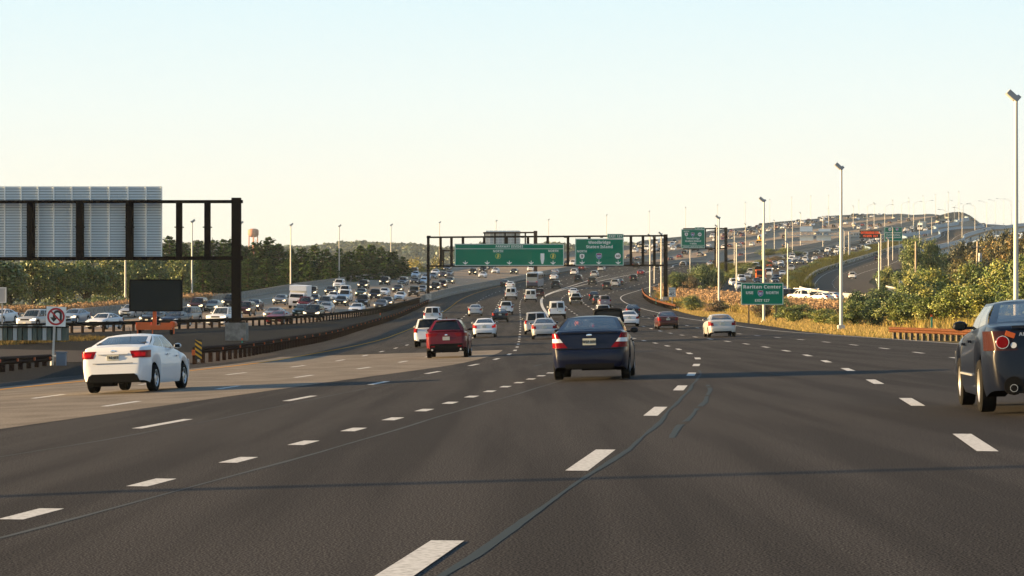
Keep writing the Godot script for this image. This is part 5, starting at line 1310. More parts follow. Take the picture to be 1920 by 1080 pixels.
func shield(parent: Node, c: Vector3, r: float, kind: String, txt: String) -> void:
	var pv := PackedVector2Array()
	for q in SHIELD: pv.push_back(Vector2(q[0], q[1]))
	var e := Vector3(0, 0, .014)
	if kind == "interstate":
		part("shield_border", poly(pv, c, r * 1.08, .01).mesh(0), M.sign_white, parent)
		part("shield_field", poly(pv, c + e, r * .98, .01).mesh(0), M.sign_blue, parent)
		var top := PackedVector2Array([Vector2(-.80, .50), Vector2(.80, .50), Vector2(.74, .72), Vector2(.80, .84), Vector2(.48, .78), Vector2(0, .9), Vector2(-.48, .78), Vector2(-.80, .84), Vector2(-.74, .72)])
		part("shield_top", poly(top, c + e * 2, r * .98, .01).mesh(0), M.sign_red, parent)
		letters(parent, txt, c + Vector3(0, -.12 * r, .04), r * .72, M.sign_white, .85)
	elif kind == "us":
		part("shield_field", poly(pv, c, r, .01).mesh(0), M.sign_white, parent)
		letters(parent, txt, c + Vector3(0, -.05 * r, .03), r * 1.15, M.sign_black)
	elif kind == "circle":
		part("route_backing", poly(disc(24), c, r * 1.12, .01).mesh(0), M.sign_black, parent)
		part("route_disc", poly(disc(24), c + e, r, .01).mesh(0), M.sign_white, parent)
		letters(parent, txt, c + Vector3(0, 0, .04), r * .75, M.sign_black, .8)
	else:
		part("emblem_ring", poly(disc(24), c, r, .01).mesh(0), M.sign_shieldgold, parent)
		part("emblem_field", poly(disc(24), c + e, r * .86, .01).mesh(0), M.sign_green, parent)
		var map := PackedVector2Array([Vector2(.05, .8), Vector2(.45, .55), Vector2(.35, .2), Vector2(.5, 0), Vector2(.3, -.35), Vector2(-.1, -.78), Vector2(-.5, -.4), Vector2(-.35, -.05), Vector2(-.15, .15), Vector2(-.4, .4)])
		part("emblem_map", poly(map, c + e * 2, r, .01).mesh(0), M.sign_shieldgold, parent)
func down_arrow(parent: Node, c: Vector3, r: float) -> void:
	var p := PackedVector2Array([Vector2(-.16, .9), Vector2(.16, .9), Vector2(.16, .0), Vector2(1.1, .35), Vector2(1.1, .02), Vector2(0, -.85), Vector2(-1.1, .02), Vector2(-1.1, .35), Vector2(-.16, .0)])
	part("down_arrow", poly(p, c, r, .01).mesh(0), M.sign_white, parent)
func board(parent: Node, called: String, x0: float, y0: float, x1: float, y1: float, d: float, border: float, m: Material, edge: Material, back_ribs := true) -> MeshInstance3D:
	var a := at(x0, y1, d); var b := at(x1, y0, d)
	var c := (a + b) / 2
	var w := b.x - a.x; var h := b.y - a.y
	var mb := MB.new(); mb.box(c - Vector3(0, 0, .05), Vector3(w, h, .06))
	var o := part(called, mb.mesh(0), m, parent)
	if border > 0:
		mb = MB.new()
		var i := border * .6
		for s: float in [-1.0, 1.0]:
			mb.box(c + Vector3(0, s * (h / 2 - i - border / 2), -.012), Vector3(w - 2 * i, border, .02))
			mb.box(c + Vector3(s * (w / 2 - i - border / 2), 0, -.012), Vector3(border, h - 2 * i - 2 * border, .02))
		part("border", mb.mesh(0), edge, parent)
	return o
func sign_back(parent: Node, x0: float, y0: float, x1: float, y1: float, d: float, pitch: float, ribs: Array, px: float) -> void:
	board(parent, "sign_back_panel", x0, y0, x1, y1, d, 0, M.sign_gap, null)
	var mb := MB.new()
	var y := y0 + pitch * .5
	while y < y1:
		var a := at(x0, y, d); var b := at(x1, y, d)
		mb.box((a + b) / 2 + Vector3(0, 0, .02), Vector3(b.x - a.x - .02, pitch * .70 * d / F, .07)); y += pitch
	var o := part("extrusion_ribs", mb.mesh(0), M.sign_back, parent); o.set_meta("kind", "stuff")
	for x in ribs: bar(parent, "vertical_rib", at(x, y1, d - .08), at(x, y0, d - .08), 1.7 * px * d / F / 1.6, .06, M.sign_white)
func make_gantries() -> void:
	# 1: left, over the oncoming lanes, seen from behind
	var d := 171.0
	var g := thing("sign_gantry", "dark steel gantry on a concrete block with bare grey sign backs", "sign gantry")
	bar(g, "top_chord", at(-345, 379, d), at(455, 378, d), .22, .5, M.dark_steel)
	bar(g, "bottom_chord", at(-345, 486, d), at(455, 484, d), .26, .5, M.dark_steel)
	for x in [-310.0, -218.0, -126.0, -34.0, 58.0, 150.0, 243.0, 336.0, 389.0]: bar(g, "upright", at(x, 484, d), at(x, 379, d), .54 if x < 300 else .43, .45, M.dark_steel)
	for x in [58.0, 150.0, 243.0, 336.0, 389.0]: bar(g, "clamp", at(x - 8, 426, d), at(x + 8, 426, d), .07, .6, M.dark_steel)
	for x in [-330.0, 439.0, 447.5]: bar(g, "column", at(x, 606, d), at(x, 371, d), .34, .6, M.dark_steel)
	bar(g, "column_web", at(443, 606, d), at(443, 373, d), .3, .12, M.dark_steel)
	var m := MB.new(); m.box(at(444, 604, d), Vector3(1.15, .16, 1.1)); part("base_plate", m.mesh(0), M.dark_steel, g)
	m = MB.new(); m.box(at(444, 622, d), Vector3(1.55, 1.35, 1.6)); part("concrete_block", m.mesh(0), M.barrier_concrete, g)
	m = MB.new(); m.box(at(-330, 622, d), Vector3(1.55, 1.35, 1.6)); part("concrete_block", m.mesh(0), M.barrier_concrete, g)
	var b := thing("overhead_sign", "large bare grey sign seen from behind, cut by the picture's left edge", "sign")
	sign_back(b, -300, 349.5, 304, 485, d + .65, 5.0, [-268, -235, -205, -175, -145, -113, -83, -52, -22, 9, 40, 72, 101, 135, 170, 205, 240, 274, 303], 2.0)
	# 2: the long gantry over our lanes
	d = 365.0
	g = thing("sign_gantry", "long dark steel gantry spanning all the lanes ahead, holding two green signs", "sign gantry")
	bar(g, "top_chord", at(800, 445, d), at(1251, 442, d), .26, .5, M.dark_steel)
	bar(g, "bottom_chord", at(800, 499, d), at(1251, 497.5, d), .26, .5, M.dark_steel)
	for x in [826.0, 846.5, 868.0, 908.0, 950.0, 990.0, 1027.0, 1065.0, 1105.0, 1145.0, 1183.0, 1205.5, 1227.0]: bar(g, "upright", at(x, 498, d), at(x, 444, d), .42, .4, M.dark_steel)
	bar(g, "column", at(803, 556, d), at(803, 442, d), .42, .5, M.dark_steel)
	bar(g, "column", at(1248, 560, d), at(1248, 439.5, d), .62, .6, M.dark_steel)
	m = MB.new(); m.box(at(803.5, 556, d), Vector3(.9, .9, 1.0)); part("concrete_block", m.mesh(0), M.pale_barrier, g)
	m = MB.new(); m.box(at(1248, 560, d), Vector3(1.0, .6, 1.0)); part("concrete_block", m.mesh(0), M.pale_barrier, g)
	for x in [805.0, 965.0, 980.0, 1060.0, 1105.0, 1128.0]: bar(g, "junction_box", at(x, 446, d - .3), at(x, 442, d - .3), .45, .3, M.dark_steel)
	d = 364.4
	var px := d / F
	b = thing("overhead_sign", "wide green sign with white lettering about the lanes dividing, on the long gantry", "sign")
	board(b, "panel", 852.5, 457, 1057.5, 498.5, d, .075, M.sign_green, M.sign_white)
	bar(b, "divider_line", at(854, 466.5, d), at(1056, 466.5, d), .06, .012, M.sign_white)
	letters(b, "PARKWAY DIVIDES", at(955, 462.2, d), 4.2 * px, M.sign_white, -51 * px)
	letters(b, "NORTH", at(934, 471, d), 4.2 * px, M.sign_white, -18.5 * px)
	letters(b, "NORTH", at(1037.5, 470.5, d), 4.2 * px, M.sign_white, -18.5 * px)
	shield(b, at(934, 480.3, d), 5.2 * px, "emblem", "")
	shield(b, at(1037, 480.3, d), 5.2 * px, "emblem", "")
	for x in [872.5, 913.5, 955.0, 996.0, 1037.0]: down_arrow(b, at(x, 492.6, d), 4.2 * px)
	part("dividing_bar", poly(PackedVector2Array([Vector2(-.9, 2.5), Vector2(.9, 2.5), Vector2(.9, 0), Vector2(.55, -1.9), Vector2(.3, -2.5), Vector2(-.3, -2.5), Vector2(-.55, -1.9), Vector2(-.9, 0)]), at(1017, 485, d), 4.0 * px, .01).mesh(0), M.sign_white, b)
	b = thing("overhead_sign", "green sign with two place names and three route shields beneath an exit tab", "sign")
	board(b, "panel", 1078.5, 447.5, 1169.5, 498, d, .075, M.sign_green, M.sign_white)
	board(b, "exit_tab", 1139, 438.5, 1169, 447.2, d, .05, M.sign_green, M.sign_white)
	letters(b, "EXIT 127", at(1154, 443, d), 4.0 * px, M.sign_white, -24.5 * px)
	letters(b, "Woodbridge", at(1124, 454.5, d), 5.4 * px, M.sign_white, -41.5 * px)
	letters(b, "Staten Island", at(1124, 462.8, d), 5.4 * px, M.sign_white, -49.5 * px)
	letters(b, "NORTH", at(1091, 471.3, d), 4.0 * px, M.sign_white, -18 * px)
	shield(b, at(1091.3, 480.7, d), 5.0 * px, "us", "9")
	shield(b, at(1123, 480, d), 5.4 * px, "interstate", "287")
	shield(b, at(1158.5, 480, d), 5.6 * px, "circle", "440")
	for x in [1091.5, 1123.0, 1159.0]: down_arrow(b, at(x, 492.2, d), 4.2 * px)
	# 3: far gantry with the bare back
	d = 620.0
	g = thing("sign_gantry", "rusty gantry end with grey sign back above the wide green sign", "sign gantry")
	bar(g, "top_chord", at(906, 436.5, d), at(1004, 436, d), .4, .5, M.brown_steel)
	bar(g, "bottom_chord", at(906, 468, d), at(1004, 468, d), .4, .5, M.dark_steel)
	for x in [909.0, 928.0, 947.0, 966.0, 985.0]: bar(g, "upright", at(x, 468, d), at(x, 436, d), .42, .5, M.dark_steel)
	bar(g, "column", at(1004, 521, d), at(1004, 433, d), 1.0, 1.0, M.brown_steel)
	bar(g, "column", at(830, 521, d), at(830, 468, d), .9, 1.0, M.dark_steel)
	bar(g, "bottom_chord", at(830, 470, d), at(906, 468.5, d), .4, .5, M.dark_steel)
	b = thing("overhead_sign", "small grey sign back just over the wide green sign", "sign")
	sign_back(b, 911, 432.5, 975.5, 467, d + .7, 3.2, [918, 926, 934, 942, 950, 958, 966, 974], 1.0)
	# 4: gantry with the far exit sign
	d = 600.0
	g = thing("sign_gantry", "dark gantry on two columns beyond the bushes holding the far exit sign", "sign gantry")
	bar(g, "top_chord", at(1281, 429, d), at(1363, 428.5, d), .35, .5, M.dark_steel)
	bar(g, "bottom_chord", at(1281, 466.5, d), at(1363, 466, d), .35, .5, M.dark_steel)
	for x in [1301.0, 1322.5]: bar(g, "upright", at(x, 466, d), at(x, 429, d), .35, .45, M.dark_steel)
	bar(g, "column", at(1341.5, 512, d), at(1341.5, 426.5, d), .5, .6, M.dark_steel)
	bar(g, "column", at(1361, 512, d), at(1361, 426.5, d), .75, .7, M.dark_steel)
	d = 599.4; px = d / F
	b = thing("overhead_sign", "green exit sign with two shields and five lines over the far lanes", "sign")
	board(b, "panel", 1277.5, 430, 1322, 465.5, d, .09, M.sign_green, M.sign_white)
	board(b, "exit_tab", 1303, 426, 1321, 430, d, .06, M.sign_green, M.sign_white)
	letters(b, "EXIT 127", at(1312, 428, d), 1.9 * px, M.sign_white)
	letters(b, "NORTH", at(1287, 434, d), 2.2 * px, M.sign_white)
	shield(b, at(1287, 439.5, d), 3.4 * px, "us", "9")
	shield(b, at(1299, 439.5, d), 3.4 * px, "interstate", "287")
	shield(b, at(1312, 439.5, d), 3.6 * px, "circle", "440")
	letters(b, "Woodbridge", at(1299.5, 447, d), 3.3 * px, M.sign_white, -25 * px)
	letters(b, "Staten Island", at(1299.5, 452, d), 3.3 * px, M.sign_white, -30 * px)
	letters(b, "1 Mile", at(1299.5, 456.8, d), 3.0 * px, M.sign_white, 1.1)
	bar(b, "divider_line", at(1279, 460, d), at(1320.5, 460, d), .07, .012, M.sign_white)
	letters(b, "2 RIGHT LANES EXIT ONLY", at(1299.8, 462.8, d), 1.9 * px, M.sign_white, -38 * px)
	# 5: grey steel truss with sign backs
	d = 900.0
	g = thing("truss_gantry", "light grey steel truss gantry with four sign backs above the queue", "sign gantry")
	bar(g, "top_chord", at(1476, 434.5, d), at(1578, 434.5, d), .3, .8, M.galvanised)
	bar(g, "bottom_chord", at(1476, 441.5, d), at(1578, 441.5, d), .3, .8, M.galvanised)
	for i in 16:
		var x := 1478.0 + i * 6.3
		bar(g, "diagonal", at(x, 441.5 if i % 2 else 434.5, d), at(x + 6.3, 434.5 if i % 2 else 441.5, d), .22, .2, M.galvanised)
	for x in [1474.0, 1580.0]: bar(g, "column", at(x, 476, d), at(x, 430, d), .7, .7, M.pole_paint)
	for q in [[1500, 424.5, 1523.5, 434.3], [1535, 429, 1557.5, 434.3], [1500, 442, 1525, 451], [1531, 442, 1558, 451]]: board(g, "sign_back_panel", q[0], q[1], q[2], q[3], d + .8, 0, M.sign_back, null)
	# 6: amber message board over the queue
	d = 800.0
	g = thing("message_sign", "black electronic sign with amber lettering on an arm above the queue", "sign")
	bar(g, "column", at(1592.5, 485, d), at(1592.5, 434, d), .6, .6, M.pole_paint)
	bar(g, "arm", at(1592, 436.5, d), at(1613, 436.5, d), .3, .3, M.pole_paint)
	bar(g, "arm", at(1592, 442.5, d), at(1613, 442.5, d), .3, .3, M.pole_paint)
	for x in [1600.0, 1605.0, 1610.0]: bar(g, "brace", at(x, 443, d), at(x, 436, d), .2, .2, M.pole_paint)
	var a1 := at(1612, 446.5, d); var b1 := at(1652.5, 432, d)
	m = MB.new(); m.box((a1 + b1) / 2 - Vector3(0, 0, .4), Vector3(b1.x - a1.x, b1.y - a1.y, .9)); part("cabinet", m.mesh(0), M.board_black, g)
	letters(g, "OUTERBRIDGE CRSG", at(1632, 436.4, d) + Vector3(0, 0, .1), 4.2 * d / F, M.amber_lamp, -36 * d / F)
	letters(g, "15 MIN  DLY", at(1632, 442.6, d) + Vector3(0, 0, .1), 4.0 * d / F, M.amber_lamp, -28 * d / F)
	# 7: green sign on the bridge approach
	d = 780.0; px = d / F
	b = thing("bridge_sign", "green sign with two shields and three place names beside the amber sign", "sign")
	for x in [1664.0, 1686.0]: bar(b, "post", at(x, 486, d + .4), at(x, 426, d + .4), .22, .22, M.pole_paint)
	board(b, "panel", 1658.5, 425.5, 1692, 452, d, .09, M.sign_green, M.sign_white)
	shield(b, at(1668.5, 430, d), 2.9 * px, "circle", "440")
	shield(b, at(1682, 430, d), 2.7 * px, "interstate", "287")
	letters(b, "Raritan Center", at(1675, 436.2, d), 2.7 * px, M.sign_white, -29 * px)
	letters(b, "Perth Amboy", at(1675, 440.6, d), 2.7 * px, M.sign_white, -26 * px)
	letters(b, "Staten Island", at(1675, 445, d), 2.7 * px, M.sign_white, -27 * px)

func make_signs() -> void:
	var d := 222.0
	var px := d / F
	var s := thing("exit_sign", "green ground sign with white border and two dark posts behind a light pole", "sign")
	board(s, "panel", 1389.5, 530, 1469, 571.5, d, .045, M.sign_green, M.sign_white)
	letters(s, "Raritan Center", at(1429, 538, d), 6.0 * px, M.sign_white, -70.5 * px)
	letters(s, "USE", at(1405.5, 549, d), 5.0 * px, M.sign_white, -13.5 * px)
	letters(s, "NORTH", at(1448, 549, d), 5.0 * px, M.sign_white, -23 * px)
	shield(s, at(1426, 550, d), 5.2 * px, "interstate", "287")
	letters(s, "EXIT 127", at(1429, 563.5, d), 4.8 * px, M.sign_white, -27 * px)
	for x in [1404.0, 1455.0]: bar(s, "post", at(x, 611, d + .3), at(x, 532, d + .3), .13, .13, M.post_wood)
	d = 330.0; px = d / F
	s = thing("speed_limit_sign", "white speed limit sign reading 45 beside the brown gantry post", "sign")
	board(s, "panel", 1253.5, 539, 1267, 556.5, d, .03, M.sign_white, M.sign_black)
	letters(s, "BRIDGE", at(1260.2, 542.3, d), 2.3 * px, M.sign_black, 1.05)
	letters(s, "SPEED", at(1260.2, 545.8, d), 2.3 * px, M.sign_black, 1.05)
	letters(s, "45", at(1260.2, 551.4, d), 6.2 * px, M.sign_black, 1.1)
	bar(s, "post", at(1260.2, 578, d + .2), at(1260.2, 540, d + .2), .09, .09, M.galvanised)
	d = 330.0
	s = thing("speed_limit_sign", "small white speed sign among bushes below the empty ramp", "sign")
	board(s, "panel", 1686, 526, 1696.5, 539, d, .03, M.sign_white, M.sign_black)
	letters(s, "SPEED", at(1691.2, 528.7, d), 1.8 * d / F, M.sign_black)
	letters(s, "LIMIT", at(1691.2, 531.3, d), 1.8 * d / F, M.sign_black)
	letters(s, "50", at(1691.2, 535.8, d), 4.2 * d / F, M.sign_black)
	bar(s, "post", at(1691.2, 590, d + .2), at(1691.2, 527, d + .2), .09, .09, M.galvanised)
	d = 500.0
	s = thing("route_marker", "small blank green sign at the outer edge of the empty ramp", "sign")
	board(s, "panel", 1642, 512.5, 1655.5, 520.5, d, 0, M.sign_green, null)
	bar(s, "post", at(1649, 533, d + .2), at(1649, 513, d + .2), .1, .1, M.galvanised)
	# no U-turn sign
	d = 100.0
	px = d / F
	s = thing("no_turn_sign", "square white sign with a red ring over a black U-turn arrow", "sign")
	var o := Node3D.new(); o.name = "panel"; s.add_child(o)
	var c := at(105, 593.5, d)
	o.position = c; o.rotation.z = deg_to_rad(-2.5)
	var m := MB.new(); m.box(Vector3(0, 0, -.01), Vector3(.86, .86, .012)); part("plate", m.mesh(0), M.sign_white, o)
	var arrow := PackedVector2Array()
	for i in 13: arrow.push_back(Vector2(.06 + cos(PI * i / 12) * .20, .08 + sin(PI * i / 12) * .20))
	arrow.append_array(PackedVector2Array([Vector2(-.14, -.04), Vector2(-.26, -.04), Vector2(-.09, -.24), Vector2(.08, -.04), Vector2(-.04, -.04), Vector2(-.04, .08)]))
	for i in 11: arrow.push_back(Vector2(.06 - cos(PI * i / 10) * .10, .08 + sin(PI * i / 10) * .10))
	arrow.append_array(PackedVector2Array([Vector2(.16, -.26), Vector2(.26, -.26)]))
	part("turn_arrow", poly(arrow, Vector3(0, 0, .004), 1.0, .003).mesh(0), M.sign_black, o)
	m = MB.new()
	for i in 36:
		var a := TAU * i / 36; var b := TAU * (i + 1) / 36
		var p := func(t: float, r: float) -> Vector3: return Vector3(cos(t) * r, sin(t) * r, .009)
		m.quad(p.call(a, .30), p.call(a, .385), p.call(b, .385), p.call(b, .30))
	m.box(Vector3(0, 0, .007), Vector3(.62, .07, .005), Basis(Vector3(0, 0, 1), deg_to_rad(-45)))
	part("red_ring", m.mesh(0), M.sign_red, o)
	bar(s, "post", at(98, 702, d + .1), at(103.5, 577, d + .1), .09, .06, M.galvanised)
	m = MB.new(); m.box(at(115, 674, d - .2), Vector3(.40, .58, .34)); m.box(at(115, 660.5, d - .2), Vector3(.46, .04, .4)); part("control_box", m.mesh(0), M.box_blue, s)
	m = MB.new(); m.tube(at(97, 668, d - .1), at(108, 668, d - .1), .05, .05, 8); m.tube(at(97, 676, d - .1), at(97, 700, d - .1), .07, .08, 8); part("bracket", m.mesh(40), M.galvanised, s)
	# edge of a sign at the picture's left border
	s = thing("roadside_sign", "tan and white sign edge cut by the picture's left border", "sign")
	board(s, "panel", -34, 538.5, 12, 568, 190, .05, M.pole_paint, M.sign_white)
	for x in [-26.0, 4.0]: bar(s, "post", at(x, 612, 190.2), at(x, 540, 190.2), .1, .1, M.galvanised)
	# portable message board on its orange trailer
	d = 160.0
	s = thing("message_trailer", "blank black message board on an orange trailer beside the dark rail", "trailer")
	var a2 := at(243, 584, d); var b2 := at(342, 524, d)
	m = MB.new(); m.box((a2 + b2) / 2, Vector3(b2.x - a2.x, b2.y - a2.y, .3)); part("message_board", m.mesh(0), M.board_black, s)
	m = MB.new()
	for q in [[0, 1], [0, -1]]: m.box((a2 + b2) / 2 + Vector3(0, q[1] * (b2.y - a2.y - .08) / 2, .17), Vector3(b2.x - a2.x, .09, .05))
	for q in [-1, 1]: m.box((a2 + b2) / 2 + Vector3(q * (b2.x - a2.x - .08) / 2, 0, .17), Vector3(.09, b2.y - a2.y - .18, .05))
	part("board_frame", m.mesh(0), M.trim, s)
	bar(s, "mast", at(290, 616, d), at(290, 582, d), .24, .24, M.orange_paint)
	m = MB.new()
	m.box(at(291, 614, d), Vector3(2.5, .32, 1.3)); m.box(at(270, 609, d - .1), Vector3(1.0, .36, 1.0)); m.box(at(314, 610, d - .1), Vector3(.8, .36, 1.0)); m.tube(at(325, 608, d) + Vector3(0, 0, .5), at(325, 608, d) - Vector3(0, 0, .5), .22, .22, 10)
	part("trailer_frame", m.mesh(30), M.orange_paint, s)
	for x in [262.0, 322.0]:
		m = MB.new(); m.lathe_x(at(x, 620, d), [Vector2(-.1, .1), Vector2(-.1, .3), Vector2(.1, .3), Vector2(.1, .1)], 14); part("wheel", m.mesh(40), M.tyre_rubber, s)
	for x in [258.0, 286.0, 326.0]: bar(s, "jack_leg", at(x, 626, d - .6), at(x, 606, d - .6), .08, .08, M.orange_paint)
	# hazard marker at the rail's end
	d = 101.0
	s = thing("object_marker", "yellow and black striped hazard marker at the near rail end", "marker")
	hazard(s, at(372, 655, d), .30, .86, 1)
	bar(s, "post", at(372, 678, d + .08), at(372, 640, d + .08), .07, .05, M.galvanised)
	m = MB.new(); m.box(at(363, 661, d), Vector3(.14, .24, .12)); part("reflector_block", m.mesh(0), M.orange_paint, s)
	s = thing("object_marker", "small striped hazard marker at the right end of the curved rusty rail", "marker")
	hazard(s, at(1272, 571, 322), .5, .85, 1)
	bar(s, "post", at(1272, 581, 322.1), at(1272, 566, 322.1), .08, .06, M.galvanised)
	for q in [[454, 655, 636, 158, "green marker post before the gantry's concrete block"], [713, 602, 589, 268, "green marker post beside the dark median rail"], [1747, 614, 592, 152, "green marker post behind the straight rusty rail"], [1230, 570, 556, 352, "small green marker post behind the curved rusty rail"]]:
		s = thing("marker_post", q[4], "marker", Vector3.ZERO, 0, "green marker posts")
		bar(s, "post", at(q[0], q[1], q[3]), at(q[0], q[2], q[3]), .11, .05, M.marker_green)
		bar(s, "reflector", at(q[0], q[2] + 2, q[3] - .06), at(q[0], q[2] - 2.0, q[3] - .06), .12, .04, M.orange_paint)
func hazard(s: Node, c: Vector3, w: float, h: float, dir: int) -> void:
	var m := MB.new(); m.box(c, Vector3(w, h, .02)); part("plate", m.mesh(0), M.sign_black, s)
	var n := 4
	for i in n:
		var y := -h / 2 + h * (i + .3) / n
		var k := h / n * .48
		var pv := PackedVector2Array([Vector2(-w / 2, y + w * .45), Vector2(w / 2, y - w * .25), Vector2(w / 2, y - w * .25 + k), Vector2(-w / 2, y + w * .45 + k)])
		for j in 4: pv[j].y = clampf(pv[j].y, -h / 2, h / 2)
		part("stripe", poly(pv, c + Vector3(0, 0, .016), 1, .004).mesh(0), M.hazard_yellow, s)

# ------------------------------------------------------------------ light poles
var pole_cache := {}
func make_poles() -> void:
	for line in POLES.strip_edges().split("\n"):
		var f := line.split("|")
		var kind := f[0]
		var h := float(f[4])
		var o := thing("light_pole" if kind != "plain" else "bare_pole", f[5], "light pole" if kind != "plain" else "pole", Vector3(float(f[1]), float(f[2]), float(f[3])), 0, "floodlight poles along the roads" if kind.begins_with("flood") else ("lamp posts on the bridges" if kind.begins_with("davit") else ""))
		var far := float(f[3]) < -480
		var r := .14 if not far else .13
		var m := MB.new()
		m.tube(Vector3(0, -.8, 0), Vector3(0, h, 0), r, r * .68, 12 if not far else 6)
		part("shaft", m.mesh(45), M.pole_paint, o)
		if not far:
			m = MB.new(); m.box(Vector3(0, .12, 0), Vector3(.5, .45, .5)); part("base", m.mesh(0), M.pole_paint, o)
		if kind.begins_with("flood"):
			var s := -1.0 if kind == "flood" else 1.0
			var key := kind + ("f" if far else "n")
			if not pole_cache.has(key):
				var hm := MB.new()
				var bs := Basis(Vector3(0, 0, 1), deg_to_rad(42.0 * s))
				hm.box(Vector3(s * .18, .20, 0), Vector3(.64, .25, .46), bs)
				hm.box(Vector3(s * .18, .20, 0) + bs * Vector3(-s * .27, .05, 0), Vector3(.2, .34, .38), bs)
				var lm := MB.new(); lm.box(Vector3(s * .18, .20, 0) + bs * Vector3(s * .05, -.135, 0), Vector3(.46, .03, .36), bs)
				var km := MB.new(); km.tube(Vector3(0, -.1, 0), Vector3(s * .08, .15, 0), .05, .06, 6)
				pole_cache[key] = [hm.mesh(0), lm.mesh(0), km.mesh(40)]
			for q in [[0, "lamp_head", M.lamp_head], [1, "lens", M.lamp_lens], [2, "bracket", M.galvanised]]:
				if far and q[0] == 2: continue
				var pm := part(q[1], pole_cache[key][q[0]], q[2], o); pm.position.y = h
		elif kind.begins_with("davit"):
			var s := 1.0 if kind == "davit" else -1.0
			m = MB.new()
			var p := Vector3(0, h - .1, 0)
			for i in 6:
				var u := (i + 1) / 6.0
				var q := Vector3(s * 3.4 * u, h - .1 + 1.3 * sin(u * PI / 2), 0)
				m.tube(p, q, .055, .05, 6, false); p = q
			part("arm", m.mesh(45), M.pole_paint, o)
			m = MB.new(); m.box(p + Vector3(s * .45, 0, 0), Vector3(1.1, .2, .4)); part("lamp_head", m.mesh(0), M.lamp_head, o)
	# timber poles with wires in front of the girder bridge
	var up := []
	for q in [[1717, 453, 545, 330, 0.0, "pale wooden pole left of the leafy trees"], [1703, 460, 535, 360, .09, "leaning wooden pole before the empty ramp"], [1831, 453, 540, 300, .02, "wooden utility pole with a grey transformer by the brown trees"], [1823, 500, 545, 310, 0.0, "short wooden pole beside the utility pole"]]:
		var b := at(q[0], q[2], q[3])
		var h: float = (q[2] - q[1]) * q[3] / F
		var o := thing("utility_pole", q[5], "utility pole", b, 0)
		o.rotation.z = -q[4]
		var m := MB.new(); m.tube(Vector3(0, -2.5, 0), Vector3(0, h, 0), .17, .12, 8); part("shaft", m.mesh(45), M.pole_timber, o)
		if q[0] == 1831:
			m = MB.new(); m.box(Vector3(0, h - .7, 0), Vector3(1.9, .12, .12)); part("crossarm", m.mesh(0), M.pole_timber, o)
			m = MB.new(); m.tube(Vector3(.36, h - 2.6, 0), Vector3(.36, h - 1.5, 0), .25, .25, 10); part("transformer", m.mesh(40), M.lamp_head, o)
		up.append(b + Vector3(0, h - .7, 0))
	var ws := [[up[0], up[2]], [up[1], up[2]], [up[2], at(1990, 440, 250)], [up[2] + Vector3(0, -1.2, 0), at(1990, 462, 250)]]
	var wl := ["sagging wire between the pale wooden pole and the utility pole", "sagging wire from the leaning pole to the utility pole", "upper wire leaving the utility pole for the picture's edge", "lower wire leaving the utility pole for the picture's edge"]
	for i in 4:
		var m := MB.new()
		var p: Vector3 = ws[i][0]
		for k in 14:
			var u := (k + 1) / 14.0
			var q: Vector3 = (ws[i][0] as Vector3).lerp(ws[i][1], u) - Vector3(0, 1.6 * 4 * u * (1 - u), 0)
			m.tube(p, q, .022, .022, 4, false); p = q
		tag(part("overhead_wire", m.mesh(45), M.trim, self), wl[i], "wire")

# ------------------------------------------------------------------ rails along the road
func guardrail(label: String, path: PackedVector3Array, face: float, gap: float, rail: Material, post: Material, h := .78, reflect := 0, most := 140) -> Node3D:
	var g := thing("guardrail", label, "guardrail")
	var m := MB.new()
	var rr := []
	for i in path.size():
		var t := (path[mini(i + 1, path.size() - 1)] - path[maxi(i - 1, 0)]).normalized()
		var s := t.cross(Vector3.UP).normalized() * face
		var p := PackedVector3Array()
		for q in [[0, -.31], [.075, -.25], [.075, -.20], [0, -.155], [.075, -.11], [.075, -.06], [0, 0], [-.02, 0], [-.02, -.155], [-.02, -.31], [0, -.31]]: p.push_back(path[i] + s * q[0] + Vector3(0, h + q[1], 0))
		rr.append(p)
	m.rows(rr, face > 0)
	part("rail", m.mesh(20), rail, g)
	var len := 0.0
	var next := .4
	var pm := MB.new(); pm.box(Vector3(0, h / 2 - .3, 0), Vector3(.17, h + .58, .2))
	var mesh := pm.mesh(0)
	var bm := MB.new(); bm.box(Vector3.ZERO, Vector3(.06, .12, .12))
	var bmesh := bm.mesh(0)
	var k := 0
	for i in path.size() - 1:
		var l := path[i].distance_to(path[i + 1])
		while next < len + l and k < most:
			var t := (path[i + 1] - path[i]).normalized()
			var s := t.cross(Vector3.UP).normalized() * face
			var c := path[i].lerp(path[i + 1], (next - len) / l)
			var o := part("post", mesh, post, g); o.position = c - s * .14; o.rotation.y = atan2(-t.x, -t.z)
			if reflect > 0 and k % reflect == 0:
				o = part("reflector", bmesh, M.orange_paint, g); o.position = c + s * .10 + Vector3(0, h - .155, 0)
			next += gap; k += 1
		len += l
	return g
func path_of(c: String, off: float, d0: float, d1: float, n: int) -> PackedVector3Array:
	var p := PackedVector3Array()
	for i in n + 1: p.push_back(pt(c, lerpf(d0, d1, float(i) / n), off))
	return p
